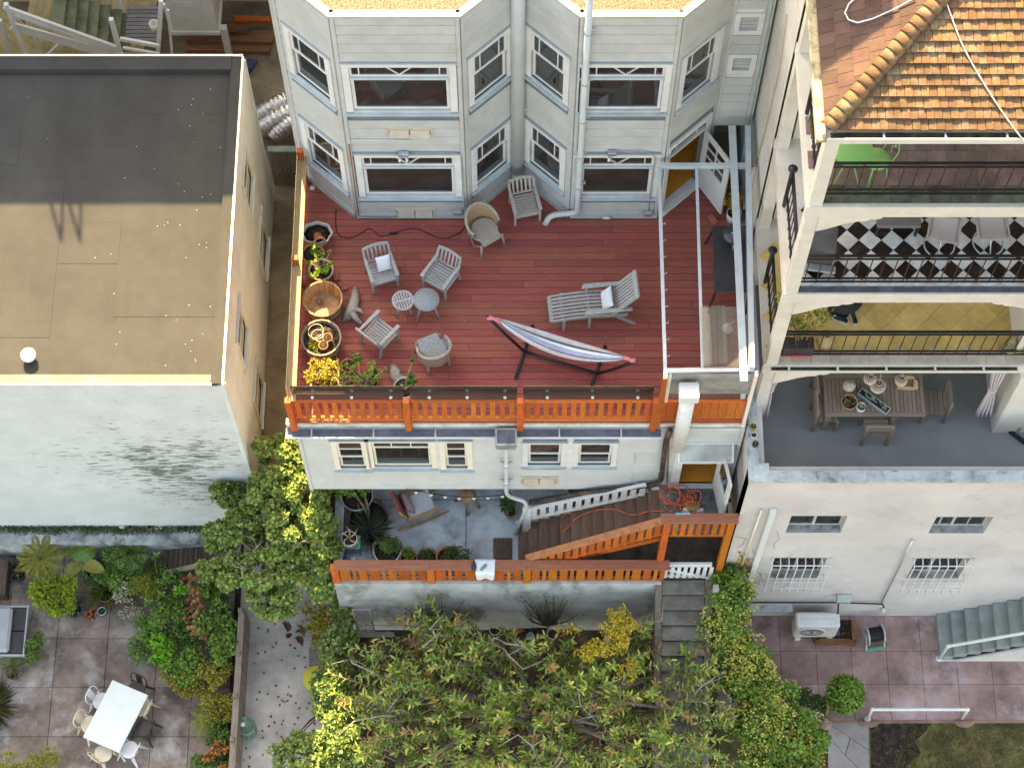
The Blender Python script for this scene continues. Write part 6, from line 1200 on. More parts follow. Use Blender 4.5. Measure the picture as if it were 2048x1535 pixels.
t, b = deckplant('brown pot of round-leaved geranium with long bare stems', 735, 775, .21, .25, M('pot_brown', (.22, .10, .06), .2, 5, .7, .2)); cs = [(b + Vector((random.uniform(-.42, .4), random.uniform(-.25, .32), random.uniform(.36, .6))), random.uniform(.7, 1.25)) for _ in range(26)]; rosettes(t, cs, .075, L_AEON, 12, wd=.8); stems(t, b + Vector((0, 0, .2)), [c for c, _ in cs], .01, STEMP)
t, b = deckplant('terracotta pot of sprawling light green plant beside the jade bush', 692, 778, .16, .22, TERRA); cs = [(b + Vector((random.uniform(-.2, .28), random.uniform(-.2, .2), random.uniform(.28, .45))), random.uniform(.6, 1.1)) for _ in range(16)]; rosettes(t, cs, .07, L_LIME, 12, wd=.7); stems(t, b + Vector((0, 0, .18)), [c for c, _ in cs], .009, STEMP)
t, b = deckplant('small terracotta pot hidden between the geraniums', 747, 752, .10, .17, TERRA); tuft(t, b + Vector((0, 0, .14)), 25, .1, .02, L_GREEN)
t, b = deckplant('pale round pot behind the glass railing with a tall succulent stem', 811, 786, .21, .26, STONEP, 'round'); cs = [(b + Vector((.12, .12, .42)), 1.3), (b + Vector((.08, .02, .38)), 1.1), (b + Vector((.16, .05, .36)), 1), (b + Vector((.15, .30, .74)), .8)]; rosettes(t, cs, .12, L_GREEN, 22, wd=.35); stems(t, b + Vector((0, 0, .2)), [c for c, _ in cs], .014, STEMP)
q = G(1466, 437, 0); t = thing('dry_plant', 'golden dried plant in a clear pot behind the open deck door', 'potted plant', q); pot(t, .14, .25, GLAZW, 'cyl'); fbush(t, [(q + Vector((0, .12, .5)), (.18, .25, .25))], 420, .07, .04, L_GOLD, sub=10); stems(t, q + Vector((0, 0, .2)), [q + Vector((random.uniform(-.1, .1), random.uniform(0, .25), .55)) for _ in range(6)], .008, STEMM)

# --- patio: pots, rocking chair, stool, small things
Z = ZPAT
t = P_('large pale tub with a bare trunk and fern at the patio corner', 716, 1004, Z, 'potted plant'); pot(t, .34, .42, STONEP, 'bowl'); b = loc(t); fbush(t, [(b + Vector((-.2, .05, .7)), (.25, .2, .2))], 160, .11, .05, L_AEON); stems(t, b + Vector((.05, -.1, .35)), [b + Vector((-.25, .1, .85)), b + Vector((-.3, .3, .8)), b + Vector((.1, -.35, .3))], .035, STEMM)
t = P_('wide dark basin with a thin leaning trunk on the patio', 738, 1046, Z, 'potted plant'); pot(t, .42, .3, M('basin_brown', (.16, .10, .07), .2, 4, .8, .25), 'bowl'); b = loc(t); stems(t, b + Vector((0, 0, .25)), [b + Vector((-.25, .35, .75)), b + Vector((-.1, .5, .7))], .035, STEMM, 'trunk'); fbush(t, [(b + Vector((-.2, .42, .85)), (.22, .2, .12))], 70, .13, .07, L_AEON)
t = P_('grey-green spiky grass clump beside the brown basin', 742, 1078, Z, 'potted plant', 'grass_plant'); pot(t, .17, .25, TERRA); b = loc(t); tuft(t, b + Vector((.0, .05, .25)), 190, .5, .018, L_GREY, 1.0, droop=.45)
t = P_('white jagged-rim planter with a mounded green shrub', 776, 1110, Z); pot(t, .29, .34, GLAZW, 'bowl'); b = loc(t); fbush(t, [(b + Vector((.06, .06, .48)), (.23, .22, .18))], 1300, .05, .025, L_GREEN, sub=20, f=.35); mb = MB()
for k in range(24):
    a = 2 * PI * k / 24
    if k % 3: mb = MB(); mb.cbx(-.03, .03, -.01, .01, 0, random.uniform(.03, .07)); mb.build('rim_tooth', GLAZW, t, wm=WM[t.name] @ TR((math.cos(a) * .28, math.sin(a) * .28, .335), a + PI / 2))
    else: pass
stems(t, b + Vector((0, 0, .25)), [b + Vector((random.uniform(-.15, .2), random.uniform(-.1, .2), .5)) for _ in range(6)], .012, STEMM)
for k, (u, v, r, col, lab) in enumerate(((818, 1122, .17, L_LIME, 'leftmost terracotta pot by the patio rail, with a bright leafy tuft'), (855, 1124, .21, L_DARK, 'middle terracotta pot by the patio rail, with dark feathery leaves'), (897, 1124, .24, L_DARK, 'largest terracotta pot by the patio rail, with a dark spreading shrub'))):
    t = P_(lab, u, v, Z, 'potted plant', 'potted_plant', 'terracotta pots along the patio rail'); pot(t, r, r * 1.25, TERRA); b = loc(t)
    fbush(t, [(b + Vector((0 if k < 2 else .18, .04, r * 1.4)), (r * (.75 if k < 2 else 1.35), r * .75, .12))], (260, 420, 800)[k], (.05, .06, .055)[k], (.03, .018, .024)[k], col, sub=10); stems(t, b + Vector((0, 0, r)), [b + Vector((random.uniform(-.1, .1 + .2 * (k == 2)), random.uniform(-.08, .1), r * 1.6)) for _ in range(5)], .008, STEMM)
t = P_('empty terracotta pot at the back of the patio', 754, 1014, Z, 'pot', 'terracotta_pot'); pot(t, .11, .2, TERRA, soil=False)
t = P_('clay pot with leafy plant against the patio downpipe', 1020, 1030, Z); pot(t, .12, .22, TERRA); b = loc(t); fbush(t, [(b + Vector((-.04, .12, .45)), (.16, .16, .2))], 150, .12, .05, L_DARK); stems(t, b + Vector((0, 0, .2)), [b + Vector((random.uniform(-.1, .1), .1, .5)) for _ in range(4)], .008, STEMM)
pst = P_('small blue metal plant stand in the patio corner', 707, 1098, Z, 'stand', 'plant_stand'); BLM = M('blue_metal', (.05, .10, .28), .15, 5, .5, .1); mb = MB(); mb.cbx(-.17, .17, -.14, .14, .42, .45); mb.build('top', M('stand_teal', (.12, .38, .34), .1, 4, .5, .1), pst)
for x in (-.15, .15):
    for y in (-.12, .12): mb = MB(); mb.tube([(x, y, 0), (x, y, .42)], .012, 6); mb.build('leg', BLM, pst)
for z in (.15, .3): mb = MB(); mb.tube([(-.15, -.12, z), (.15, -.12, z), (.15, .12, z), (-.15, .12, z)], .009, 5, closed=True); mb.build('shelf_rail', BLM, pst)
t = thing('cactus_pot', 'cream pot with twisted cactus arms on the blue stand', 'potted plant', loc(pst) + Vector((-.04, 0, .45))); pot(t, .16, .22, M('pot_cream', (.60, .50, .38), .1, 5, .6, .1), 'round'); b = loc(t); mb = MB()
for a in (.3, 1.4, 2.6, 3.9, 5.2): mb.tube([b + Vector((0, 0, .2)), b + Vector((math.cos(a) * .12, math.sin(a) * .12, .36)), b + Vector((math.cos(a + .5) * .24, math.sin(a + .5) * .24, .3))], [.02, .016, .006], 6)
mb.build('arms', M('cactus_tan', (.5, .36, .24), .15, 6, .8, .2), t, world=True)
for u, v, mt, lab in ((692, 1122, BLUEP, 'blue bottle standing behind the patio rail corner'), (708, 1122, GLAZW, 'white mug standing behind the patio rail corner')): q = G(u, v, Z); mb = MB(); mb.lathe([(.05, 0), (.055, .16), (.05, .2), (.0, .205)], 12); mb.build('bottle' if 'bottle' in lab else 'mug', mt, None, wm=TR(q), label=lab, cat='bottle' if 'bottle' in lab else 'mug')
# rocking chair, seen half under the overhang
rc = thing('rocking_chair', 'timber rocking chair with white seat half under the overhang', 'chair', G(838, 1022, Z), R(112)); OAK = M('oak_chair', (.42, .22, .09), .15, 5, .5, .15, grain=(8, 8, 8))
for s in (-1, 1):
    mb = MB(); mb.tube([(s * .27, y, .04 + .22 * (y / .5) ** 2 * .35) for y in [-.55 + i * .11 for i in range(11)]], .022, 8); mb.build('rocker', OAK, rc)
    for y, h in ((-.25, .55), (.25, .5)): mb = MB(); mb.beam((s * .27, y, .06), (s * .27, y * 1.05, h), .04, .04); mb.build('leg', OAK, rc)
    mb = MB(); mb.beam((s * .29, -.34, .57), (s * .29, .3, .55), .055, .03); mb.build('arm', OAK, rc); mb = MB(); mb.beam((s * .25, .24, .3), (s * .25, .46, 1.0), .035, .04); mb.build('back_stile', OAK, rc)
mb = MB(); mb.cbx(-.25, .25, -.3, .28, .33, .41, .02); mb.build('seat_pad', M('seat_pad_white', (.68, .70, .72), .05, 4, .9, .1), rc); mb = MB(); mb.hexa([(-.24, .26, .36), (.24, .26, .36), (.24, .32, .36), (-.24, .32, .36), (-.24, .43, .98), (.24, .43, .98), (.24, .5, .98), (-.24, .5, .98)]); mb.build('backrest', M('backrest_rust', (.26, .08, .06), .1, 4, .9, .1), rc)
cushion('mauve cushion leaning on the rocking chair back', None, WM[rc.name] @ Matrix.Translation((.03, .2, .6)) @ Matrix.Rotation(R(70), 4, 'X'), (.4, .4, .13), mat=M('cushion_mauve', (.36, .24, .27), .06, 4, .9, .1))
so = thing('rustic_stool', 'rustic log stool with splayed legs half under the overhang', 'stool', G(936, 1004, Z), .3); STO = M('log_brown', (.36, .22, .11), .2, 5, .75, .3); mb = MB(); mb.lathe([(0, .36), (.17, .37), (.185, .42), (.17, .47), (0, .48)], 16, wob=.05); mb.build('seat', STO, so)
for a in (4.4, 5.6, 1.5, 2.8): mb = MB(); mb.tube([(math.cos(a) * .1, math.sin(a) * .1, .37), (math.cos(a) * .24, math.sin(a) * .28, 0)], .03, 7); mb.build('leg', STO, so)
dm = thing('duckboard_mat', 'dark slatted timber mat at the foot of the stair', 'mat', G(1005, 1100, Z))
for i in range(7): piece('slat', (.045, .5, .03), M('dark_slat', (.13, .07, .045), .2, 4, .7, .2, rnd=.25, grain=(10, 1, 10)), dm, TR(G(1005, 1100, Z) + Vector((-.16 + i * .055, 0, .03))), .004)
for y in (-.18, .18): piece('batten', (.38, .03, .015), MATS['dark_slat'], dm, TR(G(1005, 1100, Z) + Vector((0, y, .0075))), .002)
# shirt hung over the rail
sh = thing('hung_shirt', 'white T-shirt with a grey-green print hung over the patio railing', 'shirt', W(968, 1130, yp)); cx = W(970, 1140, yp - .1).x; CL = M('shirt_white', (.70, .73, .76), .05, 5, .9, .15)
mb = MB(); pr0 = [(-.19, .10, zc_ + .03), (.19, .12, zc_ + .03), (.2, -.13, zc_ + .035), (.15, -.15, zc_ - .32), (-.13, -.15, zc_ - .36), (-.18, -.14, zc_ - .1)]
mb.grid(lambda a, b: Vector((cx + (a - .5) * (.40 - .06 * b), yp + (.14 - .30 * min(b / .45, 1) - .02 * math.sin(a * 9) * b), zc_ + .032 + .008 * math.sin(a * 7) - max(0, b - .45) * .62)), 14, 14); mb.build('cloth', CL, sh, world=True, solid=.006)
mb = MB(); n = 14
prt = [(.03 * math.cos(2 * PI * i / n) * (1 + .5 * math.sin(4 * PI * i / n)) , .095 * math.sin(2 * PI * i / n)) for i in range(n)]
mb.ext([(cx - .03 + a * 1.6 + b * .35, yp - .03 + b * .8, zc_ + .045) for a, b in prt], (0, 0, .002)); mb.build('print', M('print_grey_green', (.22, .34, .30), .3, 25, .9, 0), sh, world=True)
mb = MB(); mb.ball((cx - .22, yp - .02, zc_ + .04), (.05, .12, .05), wob=.15); mb.build('hood', M('hood_grey', (.05, .055, .07), .1, 5, .9, .1), sh, world=True)
# orange cord tangle, reel and boxes on the landing
CORD = M('cord_orange', (.78, .14, .06), .06, 5, .45, 0); mb = MB()
pts = [Vector((W(1120, 1065, -.6).x, -.6, 0))]
cpts = [(1128, 1068), (1120, 1058), (1124, 1040), (1150, 1026)]
def stz(x): return ZPAT if x < .14 else (ZLd if x > XL0 else ZPAT + (x - .14) / (XL0 - .14) * (ZLd - ZPAT))
def on_stair(u, v):
    z = -4
    for _ in range(8): z = stz(G(u, v, z).x) + .06
    return G(u, v, z)
pts = [on_stair(u, v) for u, v in ((1148, 1027), (1124, 1027), (1120, 1060), (1130, 1062), (1150, 1035), (1185, 1020), (1230, 1016), (1265, 1032), (1300, 1020), (1330, 1022))]
mb.tube(bend(pts, .2, 4), .012, 6); q0 = G(1360, 1005, ZLd + .05)
for k in range(10):
    a0 = random.random() * 6; rr = random.uniform(.1, .26); c = q0 + Vector((random.uniform(-.25, .3), random.uniform(-.12, .14), .02 * k)); mb.tube([c + Vector((math.cos(a0 + i * .5) * rr * (1 + .2 * math.sin(i)), math.sin(a0 + i * .5) * rr * .8, .03 * math.sin(i * 1.3) + .02)) for i in range(13)], .012, 5)
mb.build('extension_lead', CORD, None, label='orange extension cord tangled on the landing and trailing down the stair', cat='cord')
rl = thing('cord_reel', 'round tan cord reel with black handles on the landing', 'reel', G(1385, 1010, ZLd + .02)); mb = MB(); mb.lathe([(0, .05), (.15, .05), (.155, .1), (.12, .12), (0, .12)], 20); mb.build('drum', M('reel_tan', (.36, .24, .10), .2, 5, .6, .1), rl)
for s in (-1, 1): mb = MB(); mb.tube([(s * .06, .0, .13), (s * .12, .1, .2), (s * .10, .2, .16)], .014, 6); mb.build('handle', IRON, rl)
for k, (u, v, sx, sy, col, lab) in enumerate(((1372, 1020, .12, .07, (.72, .66, .5), 'small cream box beside the orange cord'), (1398, 1021, .16, .05, (.66, .60, .74), 'lilac paper box at the landing edge'))): mb = MB(); mb.cbx(-sx / 2, sx / 2, -sy / 2, sy / 2, 0, .09); mb.build('small_box', M('box_%d' % k, col, .06, 4, .7, 0), None, wm=TR(G(u, v, ZLd + .0), .1), label=lab, cat='box')
mb = MB(); mb.beam(W(1352, 1027, yr + .03), W(1380, 1026, yr + .03), .03, .025); mb.build('hand_tool', M('tool_teal', (.10, .42, .5), .1, 4, .4, 0), None, label='small teal-handled tool lying on the landing rail', cat='tool')

# ================================================================== things on the right neighbour's balconies, terrace, patio
LIMEP = M('lime_enamel', (.19, .46, .15), .06, 4, .35, .05)
q = G(1705, 298, zb1 + .72); t = thing('green_bistro_table', 'round lime green metal table on the top balcony', 'table', (q.x, q.y, zb1)); mb = MB(); mb.lathe([(0, .70), (.30, .70), (.305, .72), (.29, .73), (0, .73)], 32); mb.build('top', LIMEP, t)
for a in (.7, 2.3, 3.9, 5.5): mb = MB(); mb.tube(bend([(0, 0, .68), (math.cos(a) * .1, math.sin(a) * .1, .35), (math.cos(a) * .26, math.sin(a) * .26, 0)], .2), .011, 6); mb.build('leg', LIMEP, t)
def bistro(label, u, v, z, rz):
    q = G(u, v, z + .45); t = thing('green_bistro_chair', label, 'chair', (q.x, q.y, z), rz); mb = MB(); mb.lathe([(0, .44), (.19, .44), (.195, .455), (0, .46)], 28); mb.build('seat', LIMEP, t)
    for a in (.8, 2.3, 3.95, 5.5): mb = MB(); mb.tube([(math.cos(a) * .16, math.sin(a) * .16, .44), (math.cos(a) * .22, math.sin(a) * .24, 0)], .012, 6); mb.build('leg', LIMEP, t)
    mb = MB(); mb.tube(bend([(.16, -.13, .45), (.24, -.15, .7), (.26, -.08, .86), (.26, .08, .86), (.24, .15, .7), (.16, .13, .45)], .1, 4), .01, 6); mb.build('back_hoop', LIMEP, t); mb = MB(); mb.tube([(.22, 0, .5), (.24, .05, .62), (.25, -.04, .7), (.25, .04, .78)], .008, 5); mb.build('back_scroll', LIMEP, t)
bistro('lime green bistro chair before the round table on the top balcony', 1754, 318, zb1, .35); bistro('lime green bistro chair peeping out at the balcony corner', 1652, 218, zb1 - .0, 2.0)
# middle balcony: covered grill, two sling chairs, low ottoman
z = zb2; q = G(1645, 478, z + .8); t = thing('covered_grill_cart', 'dark grey covered grill cart at the end of the chequered balcony', 'grill', (q.x, q.y, z), -.15); mb = MB(); mb.cbx(-.24, .24, -.2, .3, .05, .8, .05); mb.build('cover', M('grill_cover', (.075, .08, .09), .15, 4, .4, .15), t); mb = MB(); mb.cbx(-.2, .3, -.34, -.21, .3, .34); mb.build('side_shelf', M('grill_steel', (.4, .42, .42), .1, 4, .35, 0, metal=.6), t)
for k, (u, v, rz) in enumerate(((1888, 462, -.22), (1985, 458, .04))):
    q = G(u, v, z + .4); t = thing('sling_chair', ('left grey sling chair with round hoop base on the chequered balcony', 'right grey sling chair with round hoop base on the chequered balcony')[k], 'chair', (q.x, q.y, z), rz, 'sling chairs on the chequered balcony'); SLG = M('sling_grey', (.47, .42, .40), .05, 20, .8, .1)
    mb = MB(); mb.grid(lambda a, b: Vector(((a - .5) * .46, -.22 + b * .5, .40 + .05 * (2 * b - 1) ** 2 - .02 * math.sin(a * PI))), 8, 10); mb.grid(lambda a, b: Vector(((a - .5) * .46, .28 + b * .18, .45 + b * .55)), 8, 6); mb.build('sling', SLG, t, solid=.01)
    mb = MB(); mb.tube([(math.cos(a) * .25, math.sin(a) * .25 - .05, .03) for a in [2 * PI * i / 32 for i in range(32)]], .014, 6, closed=True); mb.build('hoop_base', STEEL, t); mb = MB(); mb.tube([(0, .1, .38), (0, -.3, .03)], .014, 6); mb.build('strut', STEEL, t)
    for s in (-1, 1): mb = MB(); mb.beam((s * .25, -.24, .42), (s * .25, .27, .45), .03, .03); mb.beam((s * .25, .27, .45), (s * .25, .46, 1.0), .03, .03); mb.build('side_frame', M('frame_taupe', (.40, .36, .33), .06, 4, .5, 0), t)
q = G(1798, 440, z + .38); t = thing('low_ottoman', 'flat grey ottoman under the slab edge on the chequered balcony', 'ottoman', (q.x, q.y + .08, z)); mb = MB(); mb.cbx(-.36, .36, -.2, .22, .3, .38, .02); mb.build('top', M('ottoman_taupe', (.16, .14, .135), .08, 4, .7, .1), t)
for x in (-.32, .32):
    for y in (-.16, .18): mb = MB(); mb.bx(x - .02, x + .02, y - .02, y + .02, 0, .3); mb.build('leg', IRON, t)
# lowest balcony: leafy planter, jar, shoes, round table, statue
z = zb3; q = G(1592, 700, z); t = thing('jasmine_planter', 'black planter of yellow-green jasmine climbing the balcony corner', 'potted plant', q); mb = MB(); mb.cbx(-.26, .28, -.12, .12, 0, .3, .01); mb.build('planter', DARKP, t); mb = MB(); mb.cbx(-.18, .22, -.14, -.122, .02, .07, .005); mb.build('red_tray', M('tray_red', (.55, .03, .03), .1, 4, .4, 0), t)
fbush(t, [(q + Vector((-.02, .1, .75)), (.22, .16, .36)), (q + Vector((-.26, .25, .9)), (.16, .2, .5)), (q + Vector((.2, .25, .9)), (.3, .15, .1)), (q + Vector((-.38, .3, 1.5)), (.08, .2, .5))], 900, .075, .03, L_YG, sub=14, f=.35); stems(t, q + Vector((0, 0, .25)), [q + Vector((random.uniform(-.35, .2), random.uniform(0, .3), random.uniform(.7, 1.7))) for _ in range(9)], .008, STEMM)
q = G(1648, 690, z); mb = MB(); mb.lathe([(.07, 0), (.14, .08), (.17, .22), (.13, .36), (.07, .40), (.08, .43), (.055, .43), (.05, .36)], 24); mb.build('clay_jar', M('jar_tan', (.40, .29, .15), .15, 5, .5, .1), None, wm=TR(q), label='tan round clay jar behind the lower balcony railing', cat='jar')
for k, (u, v, rz) in enumerate(((1681, 640, R(68)), (1707, 636, R(12)))):
    q = G(u, v, z); t = thing('navy_shoe', ('left navy shoe with white sole on the yellow tiles', 'right navy shoe with white sole on the yellow tiles')[k], 'shoe', q, rz, 'pair of shoes'); sole = [(-.045, -.14), (.045, -.14), (.05, -.05), (.045, .03), (.052, .1), (.03, .15), (-.02, .155), (-.05, .1), (-.04, .0)]
    mb = MB(); mb.ext([(a, b, 0) for a, b in sole], (0, 0, .025)); mb.build('sole', WHITE, t); mb = MB(); mb.ext([(a * .9, b * .93, .025) for a, b in sole], (0, 0, .035)); mb.build('upper', M('shoe_navy', (.025, .035, .06), .15, 10, .7, .1), t, bevel=.015); mb = MB(); mb.ext([(-.025, -.11, .058), (.025, -.11, .058), (.022, -.03, .058), (-.022, -.03, .058)], (0, 0, .004)); mb.build('opening', IRON, t)
q = G(1688, 600, z + .6); t = thing('black_round_table', 'round black table half hidden under the chequered balcony', 'table', (q.x, q.y + .1, z)); mb = MB(); mb.lathe([(0, .56), (.36, .56), (.36, .6), (0, .6)], 32); mb.build('top', M('black_weave', (.018, .014, .013), .3, 30, .6, .4), t); mb = MB(); mb.lathe([(.2, 0), (.04, .06), (.04, .56)], 16); mb.build('pedestal', IRON, t)
q = G(2018, 700, z); t = thing('stone_statue', 'small moss-green stone figure in the lower balcony corner', 'statue', q); MOSS = M('statue_moss', (.24, .23, .12), .25, 8, .9, .4); mb = MB(); mb.ball((0, 0, .1), (.15, .12, .12), wob=.1); mb.build('base', MOSS, t); mb = MB(); mb.ball((0, .03, .28), (.09, .07, .13), wob=.08); mb.build('torso', MOSS, t); mb = MB(); mb.ball((0, .04, .46), .055); mb.build('head', MOSS, t)
# terrace: table, chairs, planters, bag, lanterns, curtains, broom
z = ZTer; tz = z + .75; TEAKB = M('teak_brown', (.27, .20, .145), .14, 4, .65, .2, grain=(8, 8, 8), rnd=.12)
c = [G(u, v, tz) for u, v in ((1650, 832), (1852, 832), (1847, 748), (1652, 748))]; x0, x1, y0, y1 = c[0].x, c[1].x, c[0].y, c[2].y + .02
dt = thing('terrace_dining_table', 'brown slatted timber dining table on the grey terrace', 'table', ((x0 + x1) / 2, (y0 + y1) / 2, z))
for a, b, e, f in ((x0, x1, y0, y0 + .09), (x0, x1, y1 - .09, y1)): mb = MB(); mb.cbx(a, b, e, f, tz - .03, tz); mb.build('end_board', TEAKB, dt, world=True)
n = 24
for i in range(n): w = (x1 - x0) / n; mb = MB(); mb.cbx(x0 + i * w + .004, x0 + (i + 1) * w - .004, y0 + .092, y1 - .092, tz - .025, tz - .002, .004); mb.build('slat', TEAKB, dt, world=True)
for x in (x0 + .08, x1 - .55): 
    for y in (y0 + .08, y1 - .08): mb = MB(); mb.cbx(x - .05, x + .05, y - .05, y + .05, z, tz - .03); mb.build('leg', TEAKB, dt, world=True)
mb = MB(); mb.bx(x0 + .05, x1 - .05, y0 + .06, y0 + .09, tz - .12, tz - .03); mb.build('apron', TEAKB, dt, world=True)
def tchair(label, u, v, rz):
    q = G(u, v, z); t = thing('terrace_chair', label, 'chair', q, rz, 'timber chairs round the terrace table'); w, d = .46, .42
    for s in (-1, 1): mb = MB(); mb.cbx(s * w / 2 - .03, s * w / 2 + .03, d / 2 - .03, d / 2 + .03, 0, .86); mb.build('leg', TEAKB, t); mb = MB(); mb.cbx(s * w / 2 - .03, s * w / 2 + .03, -d / 2 - .03, -d / 2 + .03, 0, .42); mb.build('leg', TEAKB, t)
    for i in range(5): mb = MB(); mb.cbx(-w / 2, w / 2, -d / 2 + i * .09, -d / 2 + i * .09 + .075, .42, .44, .004); mb.build('seat_slat', TEAKB, t)
    for zz in (.66, .8): mb = MB(); mb.cbx(-w / 2, w / 2, d / 2 - .02, d / 2 + .02, zz, zz + .09); mb.build('back_rail', TEAKB, t)
tchair('timber chair pushed in at the near side of the terrace table', 1745, 868, PI); tchair('timber chair at the right end of the terrace table', 1862, 822, -PI / 2); tchair('timber chair at the left end of the terrace table, front one', 1645, 838, PI / 2); tchair('timber chair at the left end of the terrace table, rear one', 1645, 795, PI / 2)
def ontab(u, v, h=0): return G(u, v, tz + .001 + h)
q = ontab(1697, 808); t = thing('succulent_bowl', 'terracotta bowl of mixed succulents on the terrace table', 'potted plant', q); pot(t, .155, .12, M('bowl_buff', (.62, .42, .25), .1, 5, .7, .1), 'bowl'); rosettes(t, [(q + Vector((random.uniform(-.11, .11), random.uniform(-.11, .11), .14)), random.uniform(.5, 1)) for _ in range(16)], .06, L_RUST, 12); rosettes(t, [(q + Vector((random.uniform(-.1, .1), random.uniform(-.1, .1), .15)), random.uniform(.5, 1)) for _ in range(8)], .055, L_YG, 12, 'green_foliage')
q = ontab(1721, 818); t = thing('succulent_mug', 'small white pot with pale succulent on the terrace table', 'potted plant', q); pot(t, .085, .13, GLAZW, 'cyl'); rosettes(t, [(q + Vector((random.uniform(-.06, .06), random.uniform(-.06, .06), .16)), random.uniform(.6, 1)) for _ in range(7)], .06, LEAF('leaf_pale_blue', (.36, .48, .36)), 12)
a, b = ontab(1718, 784), ontab(1776, 826); t = thing('succulent_trough', 'long grey trough of pale succulents lying diagonally on the terrace table', 'potted plant', (a + b) / 2, math.atan2((b - a).y, (b - a).x)); Lt = (b - a).length
for e in (((-Lt / 2, Lt / 2, -.08, -.06)), ((-Lt / 2, Lt / 2, .06, .08)), ((-Lt / 2, -Lt / 2 + .02, -.059, .059)), ((Lt / 2 - .02, Lt / 2, -.059, .059))): mb = MB(); mb.cbx(*e, 0, .1); mb.build('side', M('trough_grey', (.30, .31, .33), .1, 4, .6, .1), t)
mb = MB(); mb.bx(-Lt / 2 + .02, Lt / 2 - .02, -.059, .059, .01, .08); mb.build('soil', SOIL, t); rosettes(t, [(WM[t.name] @ Vector((random.uniform(-Lt / 2 + .05, Lt / 2 - .05), random.uniform(-.04, .04), .1)), random.uniform(.5, 1.1)) for _ in range(20)], .06, MATS['leaf_pale_blue'], 12)
q = ontab(1696, 777); t = thing('coral_ball', 'pale coral ball on a small foot on the terrace table', 'ornament', q); mb = MB(); mb.ball((0, 0, .13), .12, 16, 12, .06); mb.build('ball', M('coral_white', (.58, .46, .38), .35, 40, .8, 1, bscale=40), t); mb = MB(); mb.lathe([(.05, 0), (.03, .03)], 12); mb.build('foot', STEMP, t)
q = ontab(1812, 770); t = thing('paper_bag', 'opened tan paper bag lying on the terrace table', 'bag', q, -.1); KR = M('kraft_paper', (.50, .33, .18), .08, 5, .8, .15)
for e in ((-.17, .12, -.1, -.095, .0, .16), (-.17, .12, .095, .1, .0, .2), (-.17, -.165, -.094, .094, .0, .18)): mb = MB(); mb.bx(*e); mb.build('side', KR, t)
mb = MB(); mb.bx(-.164, .12, -.094, .094, .0, .004); mb.build('base', KR, t); mb = MB(); mb.ext([(.12, -.1, .02), (.22, -.07, .01), (.2, .05, .1), (.12, .1, .12)], (0, 0, .004)); mb.build('flap', KR, t)
mb = MB(); mb.tube([(-.05, .1, .2), (-.02, .1, .27), (.05, .1, .27), (.07, .1, .19)], .006, 5); mb.build('handle', KR, t)
for k, (u, v, r, zz) in enumerate(((1740, 757, .105, .72), (1756, 771, .135, .55), (1802, 760, .105, .70))):
    q = G(u, v, zz); top = Vector((q.x, max(q.y, .55), zb3 - .3)); t = thing('rattan_lantern', ('small round rattan lantern, leftmost hanging over the terrace table', 'largest onion-shaped rattan lantern hanging over the terrace table', 'small rattan lantern hanging above the paper bag')[k], 'lantern', q, 0, 'rattan lanterns'); RT = M('rattan_pale', (.55, .45, .36), .1, 20, .8, .2)
    for j in range(9): zz_ = -r + 2 * r * (j + .5) / 9; rr_ = math.sqrt(max(.0002, r * r - zz_ * zz_)); mb = MB(); mb.tube([(math.cos(a) * rr_, math.sin(a) * rr_, zz_ + .006 * math.sin(a * 6 + j)) for a in [2 * PI * i / 24 for i in range(24)]], .010, 5, closed=True); mb.build('ring', RT, t)
    mb = MB(); mb.ball((0, 0, 0), r * .85, 12, 8); mb.build('liner', M('lantern_liner', (.20, .13, .09), .2, 10, .9, 0), t); mb = MB(); mb.tube([q + Vector((0, 0, r)), Vector((q.x, q.y, zb3 - .3)) + Vector((0, .15, 0))], .005, 5); mb.build('cord', RT, t, world=True)
CURT = M('curtain_mauve', (.62, .55, .54), .05, 3, .9, .1)
for k, (ua, va, s) in enumerate(((1540, 770, 1), (1975, 790, -1))):
    q = W(ua, va, .62); t = thing('tied_curtain', ('tied-back pale curtain at the left corner post of the terrace', 'tied-back pale curtain before the terrace partition')[k], 'curtain', (q.x, .62, ZTer), 0, 'terrace curtains')
    def cf(a, b, q=q, s=s): w_ = .10 + .22 * abs(b - .45) ** .8 * 1.6; zz = zb3 - .35 - b * 2.0; return Vector((q.x + (a - .5) * w_ + s * .10 * (b - .4) * -1, .58 + .035 * math.sin(a * 26) - .06 * b, zz))
    mb = MB(); mb.grid(cf, 36, 14); mb.build('cloth', CURT, t, world=True, solid=.008); mb = MB(); c_ = cf(.5, .45); mb.tube([(c_.x + math.cos(a) * .075, c_.y + math.sin(a) * .06, c_.z) for a in [2 * PI * i / 16 for i in range(16)]], .015, 6, closed=True); mb.build('tie', CURT, t, world=True)
q = G(2030, 872, z); t = thing('floor_broom', 'black broom head with green stick at the right terrace edge', 'broom', q); d = G(2052, 892, z) - G(2008, 858, z); mb = MB(); mb.beam(q - d * .5 + Vector((0, 0, .05)), q + d * .5 + Vector((0, 0, .05)), .07, .05); mb.build('head', IRON, t, world=True); mb = MB(); mb.beam(q - d * .48 + Vector((0, 0, .013)), q + d * .48 + Vector((0, 0, .013)), .06, .024); mb.build('bristles', M('bristle_black', (.02, .02, .02), .2, 20, .9, .4), t, world=True); mb = MB(); mb.tube([q + Vector((0, 0, .07)), q + Vector((.35, .45, .9))], .013, 6); mb.build('stick', M('stick_green', (.08, .36, .07), .1, 4, .4, 0), t, world=True)
